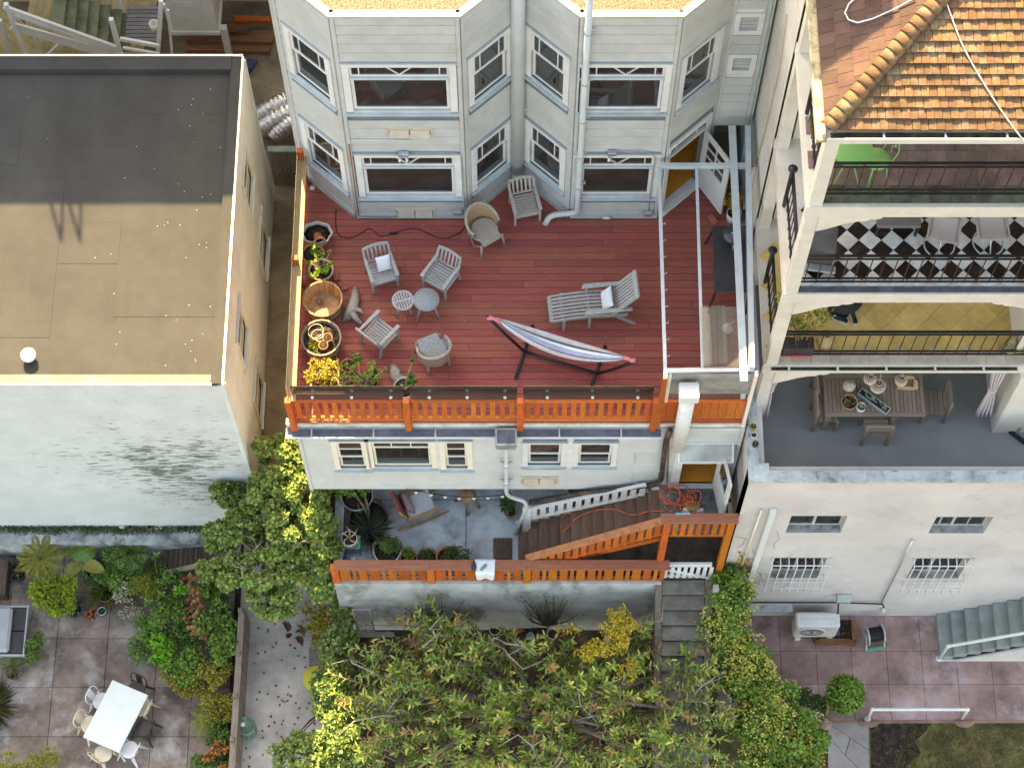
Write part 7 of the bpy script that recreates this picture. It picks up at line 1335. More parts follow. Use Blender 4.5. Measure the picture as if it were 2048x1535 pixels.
for k, (u, v, mt) in enumerate(((1506, 856, 'y'), (1507, 873, 'w'), (1510, 890, 'b'))):
    q = G(u, v, -.2); t = thing('ledge_pot', ('yellow lidded pot, rearmost on the terrace ledge', 'white cup with red petals, middle of the ledge row', 'brown little pot, nearest on the terrace ledge')[k], 'pot', q, 0, 'little pots on the terrace ledge'); pot(t, .055, .1, {'y': M('pot_mustard', (.36, .28, .05), .2, 8, .6, .1), 'w': GLAZW, 'b': M('pot_dark_brown', (.12, .06, .03), .2, 8, .6, .1)}[mt], 'cyl')
    rosettes(t, [(q + Vector((0, 0, .1)), 1)], .05, (L_YG, L_RUST, L_YG)[k], 8)
# --- rear wall fittings
rw_ = rb
def wp(u, v, off=.06): return W(u, v, YT - off)
for k, (a, b, r, mt, lab) in enumerate((((1547, 1020), (1500, 1158), .055, WHITE, 'downpipe'), ((1523, 1020), (1480, 1140), .022, CREAM, 'conduit'), ((1825, 1080), (1762, 1206), .018, STEEL, 'conduit'))):
    mb = MB()
    if r > .05: mb.beam(wp(*a), wp(*b), .11, .09)
    else: mb.tube([wp(*a), wp(*b)], r, 8)
    mb.build(lab, mt, rb, world=True)
mb = MB(); mb.tube(bend([wp(1500, 1204), wp(1672, 1204), wp(1765, 1207), wp(1768, 1214)], .1), .018, 6); mb.build('conduit', IRON, rb, world=True)
mb = MB(); mb.bx(wp(1500, 1210).x, wp(1586, 1210).x, YT - .16, YT, wp(1500, 1213).z - .1, wp(1500, 1213).z); mb.build('ledge', PAR, rb, world=True)
q = wp(1688, 1197, .1); mb = MB(); mb.cbx(q.x - .15, q.x + .15, YT - .16, YT - .01, q.z - .1, q.z + .06, .01); mb.build('meter_box', M('box_grey', (.44, .50, .49), .1, 4, .5, .1), None, label='grey electrical box on the rear wall beside the heat pump', cat='electrical box')
q = wp(1767, 1222, .08); mb = MB(); mb.cbx(q.x - .04, q.x + .04, YT - .1, YT - .01, q.z - .08, q.z + .04, .01); mb.build('wall_outlet', WHITE, None, label='white outlet on the rear wall above the hose reel', cat='outlet')
# heat pump
q = G(1625, 1262, ZRP); ac = thing('heat_pump_unit', 'white outdoor heat pump unit standing against the rear wall', 'heat pump', (q.x, YT - .36, ZRP)); hw = .46; ACW = M('ac_white', (.68, .68, .66), .04, 3, .45, .05)
mb = MB(); mb.cbx(-hw, hw, -.16, .17, .12, .88, .035); body = mb.build('casing', ACW, ac); 
for y in (-.02, .08): mb = MB(); mb.cbx(-hw + .12, hw - .12, y - .035, y + .035, .88, .892, .006); mb.build('top_rib', ACW, body)
mb = MB(); mb.tube([(-.1 + math.cos(a) * .27, -.165, .5 + math.sin(a) * .27) for a in [2 * PI * i / 32 for i in range(32)]], .016, 6, closed=True); mb.build('fan_ring', ACW, body)
mb = MB(); mb.v = [(-.1 + math.cos(2 * PI * i / 28) * .26, -.163, .5 + math.sin(2 * PI * i / 28) * .26) for i in range(28)]; mb.f = [list(range(28))]; mb.m = [0]; mb.sm = [False]; mb.build('fan_opening', M('fan_dark', (.14, .14, .14), .2, 4, .6, 0), body)
for i in range(16): a = PI * 2 * i / 16; mb = MB(); mb.beam((-.1 + math.cos(a) * .06, -.172, .5 + math.sin(a) * .06), (-.1 + math.cos(a) * .26, -.172, .5 + math.sin(a) * .26), .012, .006, up=(0, 1, 0)); mb.build('grille_bar', ACW, body)
for x in (-.34, .34): mb = MB(); mb.cbx(x - .06, x + .06, -.2, .2, 0, .12, .01); mb.build('foot', ACW, ac)
pipe(ac, 'hose', bend([wp(1677, 1204, .12), wp(1676, 1216, .2), (q.x + hw + .02, YT - .3, ZRP + .45)], .1), .018, IRON, 6)
bd = thing('timber_bed_frame', 'low rust-brown timber frame round soil beside the heat pump', 'raised bed', G(1680, 1275, ZRP)); RB = M('bed_rust', (.24, .10, .05), .25, 4, .85, .3, rnd=.2)
for a, b in (((1630, 1282), (1690, 1283)), ((1691, 1283), (1711, 1286)), ((1707, 1240), (1709, 1280)), ((1632, 1262), (1632, 1280))): mb = MB(); mb.beam(G(*a, ZRP + .07), G(*b, ZRP + .07), .11, .13); mb.build('board', RB, bd, world=True)
mb = MB(); mb.ext([G(u, v, ZRP + .004) for u, v in ((1634, 1280), (1704, 1281), (1703, 1240), (1640, 1240))], (0, 0, .03)); mb.build('soil', SOIL, bd, world=True)
mb = MB(); mb.cbx(-.09, .09, -.11, .11, 0, .04); mb.build('blue_book', M('book_blue', (.03, .10, .22), .1, 4, .5, 0), None, wm=TR(G(1670, 1262, ZRP + .04), .1), label='blue folder lying beside the heat pump', cat='folder')
hr_ = thing('hose_reel', 'freestanding hose reel with black hose beside the raised bed', 'hose reel', G(1745, 1276, ZRP), R(10)); PLG = M('reel_greygreen', (.42, .46, .42), .1, 4, .5, .1)
for s in (-1, 1):
    mb = MB(); mb.tube([(s * .17, math.cos(a) * .2, .3 + math.sin(a) * .2) for a in [2 * PI * i / 24 for i in range(24)]], .022, 6, closed=True); mb.build('flange', PLG, hr_); mb = MB(); mb.beam((s * .2, -.24, 0), (s * .19, 0, .34), .03, .05); mb.beam((s * .2, .22, 0), (s * .19, 0, .34), .03, .05); mb.build('side_frame', PLG, hr_)
    for k in range(3): a = k * PI / 3; mb = MB(); mb.beam((s * .17, math.cos(a) * .2, .3 + math.sin(a) * .2), (s * .17, -math.cos(a) * .2, .3 - math.sin(a) * .2), .015, .02); mb.build('spoke', PLG, hr_)
mb = MB()
for k in range(8): mb.tube([(-.14 + k * .04, math.cos(a) * .14, .3 + math.sin(a) * .14) for a in [2 * PI * i / 16 for i in range(16)]], .022, 6, closed=True)
mb.build('hose', IRON, hr_, kind='stuff'); mb = MB(); mb.cbx(-.2, .2, -.27, -.2, 0, .05); mb.build('base_bar', M('reel_green', (.10, .30, .22), .1, 4, .5, .1), hr_)
# concrete steps and white handrails
GC = M('grey_green_concrete', (.25, .285, .265), .14, 1.8, .8, .3, bscale=30, stain=(.14, .15, .13), samt=.6, sscale=2)
cs_ = thing('concrete_steps', 'grey-green concrete steps rising along the rear wall', 'steps', G(1900, 1290, ZRP)); xs0 = G(1870, 1232, ZRP).x; yf = G(1880, 1318, ZRP).y; rs, ru = .185, .262
for i in range(12): mb = MB(); mb.cbx(xs0 + i * ru, xs0 + (i + 1) * ru + .02, yf, YT - .002, ZRP + i * rs, ZRP + (i + 1) * rs, .012); mb.build('step', GC, cs_, world=True)
mb = MB(); mb.ext([(xs0 + .05, yf - .0, ZRP), (xs0 + 12 * ru, yf, ZRP), (xs0 + 12 * ru, yf, ZRP + 11 * rs), (xs0 + ru + .1, yf, ZRP + .02)], (0, -.04, 0)); mb.build('flank', STUC, cs_, world=True)
def handrail(label, pts, r=.035):
    t = thing('white_handrail', label, 'handrail', pts[0]); mb = MB(); mb.tube(bend(pts, .06, 4), r, 10); mb.build('tube', WHITE, t, world=True)
    for p in (pts[1], pts[2]): mb = MB(); mb.ball(p, r * 1.35); mb.build('fitting', WHITE, t, world=True)
    mb = MB(); mb.lathe([(.07, 0), (.07, .015), (.03, .02)], 14, pts[0]); mb.build('base_flange', WHITE, t, world=True)
hb = G(1878, 1316, ZRP); e = G(1890, 1296, ZRP + .85); ep = Vector((hb.x + .02, hb.y, ZRP + .9))
handrail('white pipe handrail climbing beside the concrete steps', [hb, ep, ep + Vector((2.9, 0, 2.9 * rs / ru * .95)), ep + Vector((3.1, 0, 2.0))])
a = G(1735, 1437, ZRP); b = G(1924, 1437, ZRP); handrail('low white pipe handrail standing at the edge of the purple patio', [a, a + Vector((.0, .04, .62)), b + Vector((0, .04, .62)), b])
for k, (u, v) in enumerate(((1737, 1444), (1928, 1444))):
    mb = MB(); q = G(u, v, ZRP - .06); mb.ext([(math.cos(x) * .22, math.sin(x) * .11, 0) for x in [PI + PI * i / 8 for i in range(9)]], (0, 0, .1)); mb.build('kerb_stone', MATS['kerb_red'], None, wm=TR(q), label=('rounded kerb stone below the left foot of the low handrail', 'rounded kerb stone below the right foot of the low handrail')[k], cat='kerb stone')

# ================================================================== gardens
def E(u, v, z, rx, ry, rz_): return (np.array(G(u, v, z)), (rx, ry, rz_))
BARKP = M('bark_pale', (.36, .31, .26), .25, 10, .9, .5); BARKD = M('bark_dark', (.13, .10, .075), .25, 10, .9, .5)
# --- middle garden: the broad tree of upright shoots
L_TREE = LEAF('leaf_photinia', (.19, .31, .06), .5, .03, .25); L_TIP = LEAF('leaf_bronze_tip', (.40, .25, .09), .3, .03, .25); L_TREE2 = LEAF('leaf_photinia_pale', (.56, .56, .13), .3, .03, .25)
tree = thing('broad_garden_tree', 'broad tree with upright leafy shoots filling the middle garden', 'tree', G(1060, 1430, ZG)); tb_ = G(1060, 1430, ZG)
region = [(735, 1345, 105, 60), (860, 1290, 110, 70), (800, 1440, 130, 90), (960, 1350, 140, 80), (1120, 1340, 130, 75), (1000, 1470, 170, 90), (1250, 1330, 110, 70), (1200, 1450, 170, 95), (1370, 1420, 120, 85), (1430, 1340, 50, 50), (830, 1540, 160, 70), (1330, 1530, 160, 70), (1090, 1560, 180, 70), (865, 1238, 75, 42), (1285, 1265, 60, 55), (1425, 1300, 45, 60), (735, 1425, 60, 70), (1000, 1285, 90, 30)]
mb = MB(); limbs = []
for u, v, ru_, rv_ in region:
    q = G(u, v, random.uniform(-6.6, -6.0)); m = tb_.lerp(q, .5) + Vector((random.uniform(-.2, .2), random.uniform(-.2, .2), .45)); mb.tube([tb_ + Vector((random.uniform(-.12, .12), random.uniform(-.1, .1), -.1)), tb_.lerp(m, .6) + Vector((0, 0, .2)), m, q], [.085, .07, .05, .022], 8); limbs.append(q)
tw = MB(); Ps, Ds, Ns, Ls_, kind_ = [], [], [], [], []
for u, v, ru_, rv_ in region:
    for _ in range(int(ru_ * rv_ / 270)):
        a = random.random() * 2 * PI; r = math.sqrt(random.random()); uu, vv = u + math.cos(a) * r * ru_, v + math.sin(a) * r * rv_
        tip = G(uu, vv, random.uniform(-6.6, -4.9)); base = min(limbs, key=lambda p: (p - tip).length); out_ = tip - tb_
        b0 = tip - Vector((out_.x * .2 + random.uniform(-.45, .45), out_.y * .2 + random.uniform(-.4, .4), random.uniform(.25, .75)))
        b0 = b0.lerp(base, .15); tw.tube([b0.lerp(base, .35), b0, tip], [.016, .013, .005], 4); ax_ = (tip - b0); Lx = ax_.length; ax_.normalize(); s1 = ax_.orthogonal().normalized(); s2 = ax_.cross(s1); n = random.randint(16, 26); kd = random.random()
        for i in range(n):
            f = .12 + .9 * i / n; ang = i * 2.4 + random.random() * .5; rad = s1 * math.cos(ang) + s2 * math.sin(ang); sp = random.uniform(.5, 1.2) * (1.2 - .5 * f); d = ax_ * (1 - sp * .6) + rad * sp
            Ps.append(b0.lerp(tip, min(f, 1))); Ds.append(d); Ns.append(ax_ * .8 - rad * .4 + Vector((0, 0, .5))); Ls_.append(random.uniform(.12, .18) * random.uniform(.7, 1.15)); kind_.append(1 if (kd < .12 and f > .6) else (2 if random.random() < .32 else 0))
for _ in range(18):
    u, v, ru_, rv_ = random.choice(region); q = G(u + random.uniform(-.8, .8) * ru_, v + random.uniform(-.8, .8) * rv_, random.uniform(-5.5, -4.9)); o_ = min(limbs, key=lambda p: (p - q).length); m = o_.lerp(q, .45) + Vector((random.uniform(-.2, .2), random.uniform(-.2, .2), .45)); e = q + Vector((random.uniform(-.5, .5), random.uniform(-.4, .4), .1)); mb.tube([o_, m, q, e], [.022, .018, .013, .005], 5); mb.tube([m, m + Vector((random.uniform(-.4, .4), random.uniform(-.3, .3), .25))], [.012, .004], 4)
mb.build('trunk', M('bark_silver', (.33, .29, .25), .2, 10, .9, .4), tree, world=True); tw.build('branches', M('twig_redbrown', (.30, .22, .17), .2, 8, .85, .2), tree, world=True)
kind_ = np.array(kind_); Ps = np.array([tuple(p) for p in Ps]); Ds = np.array([tuple(p) for p in Ds]); Ns = np.array([tuple(p) for p in Ns]); Ls_ = np.array(Ls_)
for k, mt, nm in ((0, L_TREE, 'crown'), (1, L_TIP, 'young_shoots'), (2, L_TREE2, 'pale_leaves')):
    s = kind_ == k; leafmesh(nm, Ps[s], Ds[s], Ns[s], Ls_[s], Ls_[s] * .32, mt, tree, droop=.22, fold=.2, kind='stuff' if k else None)
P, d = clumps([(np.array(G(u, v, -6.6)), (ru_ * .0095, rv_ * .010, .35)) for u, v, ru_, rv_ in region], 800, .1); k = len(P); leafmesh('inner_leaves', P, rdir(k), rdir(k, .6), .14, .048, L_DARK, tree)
# --- yellow-flowered shrub, ivy hedges, left tree
bush('yellow_shrub', 'bright yellow flowering shrub rising out of the middle garden', 'shrub', [E(1238, 1232, -5.4, .22, .35, .4), E(1222, 1285, -5.2, .38, .4, .3), E(1180, 1300, -5.3, .25, .25, .2), E(1262, 1258, -5.4, .25, .2, .3), E(1135, 1258, -5.6, .3, .12, .12), E(1250, 1340, -5.4, .25, .25, .25)], 2100, .055, .04, LEAF('petal_yellow', (.66, .52, .07), .3, .03, .3), G(1225, 1300, ZG), stems=14, bark=STEMM, sub=12, f=.35)
hl = [E(692, 1195, -6.9, .28, .35, .4), E(690, 1225, -6.85, .33, .4, .5), E(676, 1275, -6.8, .32, .5, .55), E(670, 1320, -6.75, .36, .45, .55), E(668, 1365, -6.75, .42, .45, .6), E(668, 1410, -6.7, .42, .45, .6), E(668, 1450, -6.8, .5, .45, .6), E(690, 1500, -6.8, .6, .5, .6), E(620, 1490, -6.9, .6, .35, .5), E(575, 1510, -7.1, .35, .4, .4), E(640, 1540, -6.8, .8, .4, .5)]
bush('ivy_fence', 'sunlit ivy hedge between the concrete path and the middle garden', 'hedge', hl, 16000, .078, .068, LEAF('leaf_ivy_sun', (.20, .29, .08), .42, .04, .2), G(672, 1400, -8.2), stems=20, bark=BARKD, sub=14, f=.33, shell=.3)
hr2 = [E(1455, 1165, -4.9, .42, .35, .5), E(1455, 1200, -5.2, .5, .45, .6), E(1450, 1250, -5.6, .55, .5, .6), E(1470, 1300, -6.0, .5, .5, .7), E(1490, 1350, -6.3, .6, .5, .7), E(1530, 1390, -6.6, .6, .5, .7), E(1500, 1430, -6.5, .6, .5, .7), E(1570, 1450, -6.8, .65, .5, .6), E(1540, 1510, -6.7, .75, .5, .6), E(1610, 1500, -7.0, .45, .5, .5), E(1580, 1550, -6.9, .7, .4, .5)]
t = bush('flowering_ivy_bank', 'green ivy bank with small yellow flowers right of the garden steps', 'hedge', hr2, 16000, .08, .066, LEAF('leaf_ivy_bank', (.16, .29, .05), .32, .035, .25), G(1500, 1400, -8.1), stems=20, bark=BARKD, sub=14, f=.33, shell=.3)
P, d = clumps(subclumps(hr2[1:], 16, .34), 13000, .92); s = d[:, 2] > .0; leafmesh('flowers', P[s] + d[s] * .05, d[s] + rdir(s.sum()) * .5, rdir(s.sum(), 1), .05, .042, LEAF('petal_lemon', (.60, .58, .14), .25, .02, .3), t)
lt = [E(628, 925, -3.7, .28, .4, .5), E(636, 1025, -3.9, .35, .5, .6), E(650, 1075, -4.3, .32, .5, .5), E(575, 1030, -4.2, .5, .5, .5), E(560, 925, -4.00, .55, .5, .6), E(600, 905, -3.90, .5, .4, .5), E(545, 985, -4.30, .55, .5, .6), E(615, 985, -4.10, .5, .6, .6), E(500, 1000, -4.80, .5, .4, .5), E(455, 985, -4.90, .4, .25, .3), E(590, 1070, -4.70, .7, .6, .6), E(480, 1060, -5.20, .65, .5, .6), E(440, 1075, -5.40, .4, .4, .4), E(640, 1090, -4.70, .35, .6, .6), E(520, 1140, -5.40, .75, .5, .6), E(450, 1150, -5.60, .5, .4, .5), E(600, 1160, -5.30, .6, .5, .5), E(540, 1205, -5.60, .65, .35, .4), E(640, 1150, -5.20, .35, .4, .4)]
t = bush('round_leaved_tree', 'tall round-leaved tree in the sun between the two houses', 'tree', lt, 34000, .078, .07, LEAF('leaf_round_bright', (.23, .32, .08), .45, .04, .2), G(545, 1110, -8.3), stems=26, stem_r=.06, bark=BARKP, sub=14, f=.30, shell=.35)
mb = MB()
for _ in range(14): c = lt[random.choice((10, 11, 14))][0]; p = Vector(c) + Vector((random.uniform(-.7, .5), random.uniform(-.4, .4), .35)); a = random.random() * 6; mb.tube([p, p + Vector((math.cos(a) * .2, math.sin(a) * .2, .12)), p + Vector((math.cos(a + .5) * .42, math.sin(a + .5) * .4, .15))], [.012, .009, .003], 4)
mb.build('bare_twigs', STEMP, t, world=True, kind='stuff')
# --- espalier twigs on the garden wall, lattice, boards, clutter at its foot
for k, (u, v, lab) in enumerate(((868, 1250, 'left fan of bare climber branches on the whitewashed garden wall'), (1095, 1245, 'right fan of bare climber branches on the whitewashed garden wall'))):
    t = thing('bare_climber', lab, 'climber', W(u, v, -1.42), 0, 'bare climbers on the garden wall'); mb = MB(); o = W(u, v + 6, -1.42); tips = []
    for i in range(26):
        du = random.uniform(-105, 95) if k == 0 else random.uniform(-60, 65); q = W(u + du, v - random.uniform(25, 62) + abs(du) * .15, -1.42 - random.uniform(0, .08)); m = o.lerp(q, .5) + Vector((random.uniform(-.1, .1), -.05, random.uniform(-.15, .05))); mb.tube([o, m, q], [.022, .015, .005], 5); tips.append(q)
    mb.build('branches', M('climber_bark', (.12, .09, .065), .25, 8, .9, .3), t, world=True); P = np.array([tuple(x + Vector((random.uniform(-.12, .12), -.03, random.uniform(-.12, .12)))) for x in tips for _ in range(3)]); leafmesh('foliage', P, rdir(len(P)), rdir(len(P), .3), .05, .03, L_GREEN, t)
la = thing('lattice_panel', 'small weathered lattice panel standing at the foot of the garden wall', 'lattice', W(725, 1265, -1.7)); a0 = W(704, 1218, -1.62); a1 = W(750, 1262, -1.62); LT = M('lattice_grey', (.26, .23, .21), .15, 4, .85, .2)
x0, x1, z0, z1 = a0.x, a1.x, a1.z, a0.z; mb = MB(); ringframe(mb, x0, x1, z0, z1, .035, 0, .03); mb.build('frame', LT, la, wm=frame((0, -1.6, 0), (1, 0, 0), (0, 0, 1)))
n = 9; w_, h_ = x1 - x0, z1 - z0
for s in (1, -1):
    for i in range(1, n + 4):
        c = i / (n + 4) * (w_ + h_); p = (max(0, c - h_), min(c, h_)); q = (min(c, w_), max(0, c - w_))
        if s < 0: p = (w_ - p[0], p[1]); q = (w_ - q[0], q[1])
        mb = MB(); mb.beam((x0 + p[0], -1.61 - .006 * s, z0 + p[1]), (x0 + q[0], -1.61 - .006 * s, z0 + q[1]), .006, .022, up=(0, 1, 0), roll=PI / 2); mb.build('slat', LT, la, world=True)
for k, (u, v, sz, mt, lab) in enumerate(((1034, 1258, (.3, .2, .15), BRICK, 'red brick block at the foot of the garden wall'), (1060, 1272, (.2, .16, .12), STONEP, 'grey stone at the foot of the garden wall'))): mb = MB(); mb.cbx(-sz[0] / 2, sz[0] / 2, -sz[1] / 2, sz[1] / 2, 0, sz[2], .02); mb.build('wall_block', mt, None, wm=TR(G(u, v, ZG), .1), label=lab, cat='block')
for k, (u, v, r) in enumerate(((1052, 1266, .11), (1078, 1262, .15), (990, 1262, .12), (1105, 1270, .12))):
    t = thing('garden_pot', ('small dark pot at the wall foot beside the brick', 'wide dark pot ring at the wall foot', 'pale pot near the wall under the tree, leftmost', 'pale pot near the wall under the yellow shrub')[k], 'pot', G(u, v, ZG), 0, 'pots at the garden wall foot'); pot(t, r, r * 1.2, DARKP if k < 2 else GLAZW)
mb = MB(); a = G(712, 1268, ZG + .35); b = G(788, 1268, ZG + .35); mb.beam(a, b, .1, .035); mb.build('old_plank', LT, None, label='old plank propped level under the lattice panel', cat='plank')
# --- concrete path: fence, drum, ball, yellow table, shrub in pot, fallen leaves
fn = thing('garden_fence', 'grey timber fence with flat top rail along the concrete path', 'fence', G(475, 1400, -8.3)); FW = M('fence_grey_brown', (.24, .19, .15), .2, 3, .85, .3, grain=(8, 1.0, 8), rnd=.12); zf = -7.3; a = G(484, 1215, zf); b = G(461, 1575, zf)
mb = MB(); mb.beam(a, b, .13, .05); mb.build('top_rail', FW, fn, world=True); n = 24
for i in range(n): p = a.lerp(b, (i + .5) / n); piece('fence_board', (.03, (a - b).length / n - .012, 1.0), FW, fn, TR(p + Vector((.05, 0, -.53))), .004)
for i in range(5): p = a.lerp(b, i / 4 * .96 + .02); piece('post', (.09, .09, 1.15), FW, fn, TR(p + Vector((-.02, 0, -.45))), .005)
PGR = M('patina_green', (.13, .24, .20), .2, 6, .5, .2, stain=(.3, .4, .34), samt=.5, sscale=6); q = G(497, 1462, -8.3)
dr_ = thing('green_garden_drum', 'patinated green cast drum standing on the concrete path by the fence', 'drum', q); mb = MB(); mb.lathe([(.18, 0), (.19, .05), (.17, .1), (.185, .35), (.2, .45), (.2, .5), (.17, .5), (.165, .47), (0, .465)], 28); mb.build('body', PGR, dr_)
for k in range(12): a_ = 2 * PI * k / 12; mb = MB(); mb.beam((math.cos(a_) * .185, math.sin(a_) * .185, .1), (math.cos(a_ + .2) * .195, math.sin(a_ + .2) * .195, .36), .02, .02); mb.build('rib', PGR, dr_)
for k in range(3): mb = MB(); mb.tube([(-.08 + k * .03, .12, .48), (-.09 + k * .03, .19, .49)], .014, 6); mb.build('spout', M('spout_pale', (.32, .45, .38), .1, 5, .5, .1), dr_)
mb = MB(); mb.ball((0, 0, 0), .055, 14, 10); mb.build('white_ball', M('ball_cream', (.74, .70, .62), .05, 6, .5, 0), None, wm=TR(q + Vector((-.06, .02, .525))), label='cream ball resting on the green drum', cat='ball')
q = G(632, 1356, -7.65); t = thing('yellow_round_table', 'round yellow metal table half under the ivy hedge', 'table', (q.x, q.y, -8.3)); YM = M('yellow_enamel', (.52, .46, .03), .06, 4, .45, .05); mb = MB(); mb.lathe([(0, .62), (.275, .62), (.285, .64), (.27, .65), (0, .645)], 32); mb.build('top', YM, t)
for a_ in (.5, 2.1, 3.6, 5.2): mb = MB(); mb.tube([(math.cos(a_) * .1, math.sin(a_) * .1, .62), (math.cos(a_) * .24, math.sin(a_) * .24, 0)], .011, 6); mb.build('leg', YM, t)
t = bush('potted_yellow_shrub', 'yellow-leaved shrub in a pot at the head of the concrete path', 'shrub', [E(630, 1225, -7.7, .3, .3, .3), E(640, 1262, -7.7, .34, .3, .3), E(655, 1235, -7.6, .2, .3, .3)], 900, .06, .05, LEAF('leaf_mustard', (.33, .30, .03), .3, .03, .25), G(640, 1255, -8.3), stems=8, bark=STEMM, sub=10)
t = bush('dark_leaf_plant', 'few large dark red-brown leaves beside the yellow potted shrub', 'plant', [E(592, 1265, -7.9, .18, .16, .1)], 9, .26, .16, LEAF('leaf_maroon', (.13, .07, .05), .2, .01, .2), G(605, 1270, -8.3), stems=4, sub=0, stem_r=.012)
sl_ = thing('path_duckboard', 'weathered boards laid on the path under the ivy', 'boards', G(640, 1312, -8.3))
for i in range(9): piece('board', (.5, .06, .03), LT, sl_, TR(G(642, 1296 + i * 6, -8.3) + Vector((0, 0, .016)), .04), .004)
n = 90; P = np.array([tuple(G(random.uniform(488, 640), random.uniform(1225, 1560), -8.295)) for _ in range(n)]); leafmesh('fallen_leaves', P, rdir(n) * np.array([1, 1, .1]), rdir(n, 3), .07, .05, LEAF('leaf_fallen', (.25, .11, .05), .5, .04, .05), None, kind='stuff')
n = 1500; P = np.array([tuple(G(random.uniform(700, 1330), random.uniform(1260, 1600), ZG + .01)) for _ in range(n)]); leafmesh('fallen_leaves', P, rdir(n) * np.array([1, 1, .15]), rdir(n, 2), .08, .05, LEAF('leaf_litter', (.26, .15, .06), .5, .03, .05), None, kind='stuff')
# --- left garden plants
def lb(name, label, cs, n, L0, W0, mat, uv, cat='shrub', sub=8, stems_=5, f=.42, shell=.35): return bush(name, label, cat, cs, n, L0, W0, mat, G(*uv, ZL), stems=stems_, bark=STEMM, sub=sub, f=f, shell=shell)
def frond(t, o, a, L0, w, mat, arch_=.5, n=22, name='frond', rise=.6):
    o = Vector(o); d = Vector((math.cos(a), math.sin(a), 0)); P = []; D = []; Nn = []; Ln = []; sd = Vector((-d.y, d.x, 0)); pts = []
    for i in range(n):
        s = (i + 1) / n; p = o + d * (L0 * s) + Vector((0, 0, L0 * (rise * s - arch_ * s * s))); pts.append(p)
        for g in (-1, 1): P.append(p); D.append(sd * g + d * .5 + Vector((0, 0, -.15))); Nn.append(Vector((0, 0, 1))); Ln.append(w * math.sin(PI * min(.97, .12 + .85 * s)) + .01)
    Ln = np.array(Ln); leafmesh(name, P, D, Nn, Ln, np.maximum(Ln * .16, .014), mat, t, droop=.2, fold=.1); return pts
def leafblade(t, pts, w, mat, name='leaf', fold=.12):
    mb = MB(); m = len(pts); P3 = [Vector(p) for p in pts]
    def fn(a, b):
        x = b * (m - 1); i = min(int(x), m - 2); p = P3[i].lerp(P3[i + 1], x - i); d = (P3[i + 1] - P3[i]).normalized(); s = d.cross(Vector((0, 0, 1))).normalized(); ww = w * math.sin(PI * (.06 + .92 * b)) ** .8; c = (a - .5) * 2
        return p + s * (c * ww) + Vector((0, 0, abs(c) * ww * fold + .012 * math.sin(b * 30) * abs(c)))
    mb.grid(fn, 6, 14); mb.build(name, mat, t, world=True)
t = thing('golden_tree_fern', 'golden-green tree fern at the left end of the planted border', 'fern', G(97, 1142, ZL)); b = loc(t); mb = MB(); mb.tube([b, b + Vector((0, 0, .8))], .07, 8); mb.build('trunk', BARKD, t, world=True)
for i in range(11): frond(t, b + Vector((0, 0, .8)), i * 2 * PI / 11 + .2, random.uniform(.45, .62), .17, LEAF('frond_gold', (.36, .34, .06), .25, .02, .3))
BANG = M('banana_green', (.15, .28, .06), .12, 3, .4, .1, transl=.3); BANY = M('banana_yellow', (.36, .36, .08), .15, 3, .4, .1, transl=.3, stain=(.5, .26, .08), samt=.8, sscale=3)
t = thing('banana_plant', 'banana plant with three broad torn leaves in the border', 'plant', G(174, 1150, ZL)); b = loc(t); mb = MB(); mb.tube([b, b + Vector((0, 0, .7))], .06, 8); mb.build('stalk', M('stalk_green', (.2, .24, .08), .2, 4, .6, .1), t, world=True); o = b + Vector((0, .05, .65))
for a_, L0, mt in ((-.35, .55, BANY), (.9, .45, BANG), (2.0, .5, BANG), (3.9, .45, BANY)): leafblade(t, [o + Vector((math.cos(a_) * L0 * s, math.sin(a_) * L0 * s, .35 * s - .35 * s * s)) for s in (0, .25, .5, .75, 1)], .15, mt)
t = thing('fan_palm', 'small fan palm with yellow-green fans behind the banana plant', 'palm', G(180, 1124, ZL)); b = loc(t)
for du, dv in ((0, 0), (14, -6), (-22, 8)):
    c = b + Vector((du * .01, -dv * .01, .7)); P = [c] * 18; D = [Vector((math.cos(x), math.sin(x), .2)) for x in [.2 + i * .17 for i in range(18)]]; leafmesh('fan', P, D, [Vector((0, 0, 1))] * 18, .26, .035, L_YG, t)
stems(t, b, [b + Vector((0, 0, .7)), b + Vector((.14, .06, .7)), b + Vector((-.22, -.08, .7))], .012, STEMM)
lb('fine_dark_shrub', 'fine-leaved dark green shrub in the middle of the border', [E(235, 1110, -7.9, .4, .4, .3), E(230, 1145, -8.0, .45, .3, .3), E(265, 1130, -8.0, .35, .35, .3)], 3600, .08, .02, L_GREEN, (240, 1130))
t = thing('broadleaf_palm', 'palm-like plant with long broad green leaflets before the wall', 'palm', G(272, 1130, ZL)); b = loc(t); stems(t, b, [b + Vector((0, 0, .75))], .03, STEMM)
for i in range(7): frond(t, b + Vector((0, 0, .75)), i * .9, .42, .24, L_GREEN, n=8)
lb('yellowgreen_shrub', 'large yellow-green leafy shrub at the left of the border', [E(105, 1165, -7.6, .45, .3, .35), E(90, 1190, -7.7, .4, .35, .35), E(130, 1185, -7.7, .4, .35, .35), E(115, 1212, -7.8, .3, .25, .3)], 3200, .075, .045, LEAF('leaf_chartreuse', (.28, .36, .035), .3, .03, .3), (110, 1195), stems_=10)
t = P_('strappy plant with long arching yellow-green leaves in the border', 214, 1195, ZL, 'plant', 'strap_plant'); tuft(t, loc(t) + Vector((0, .1, .1)), 90, .55, .035, L_STRAP, 1.1, droop=.35); pot(t, .15, .2, TERRA)
lb('white_flower_shrub', 'loose shrub with tiny white flowers beside the strappy plant', [E(250, 1180, -7.9, .25, .25, .25), E(255, 1215, -8.1, .3, .2, .2)], 500, .045, .03, LEAF('petal_cream', (.50, .50, .32), .2, .02, .2), (252, 1200))
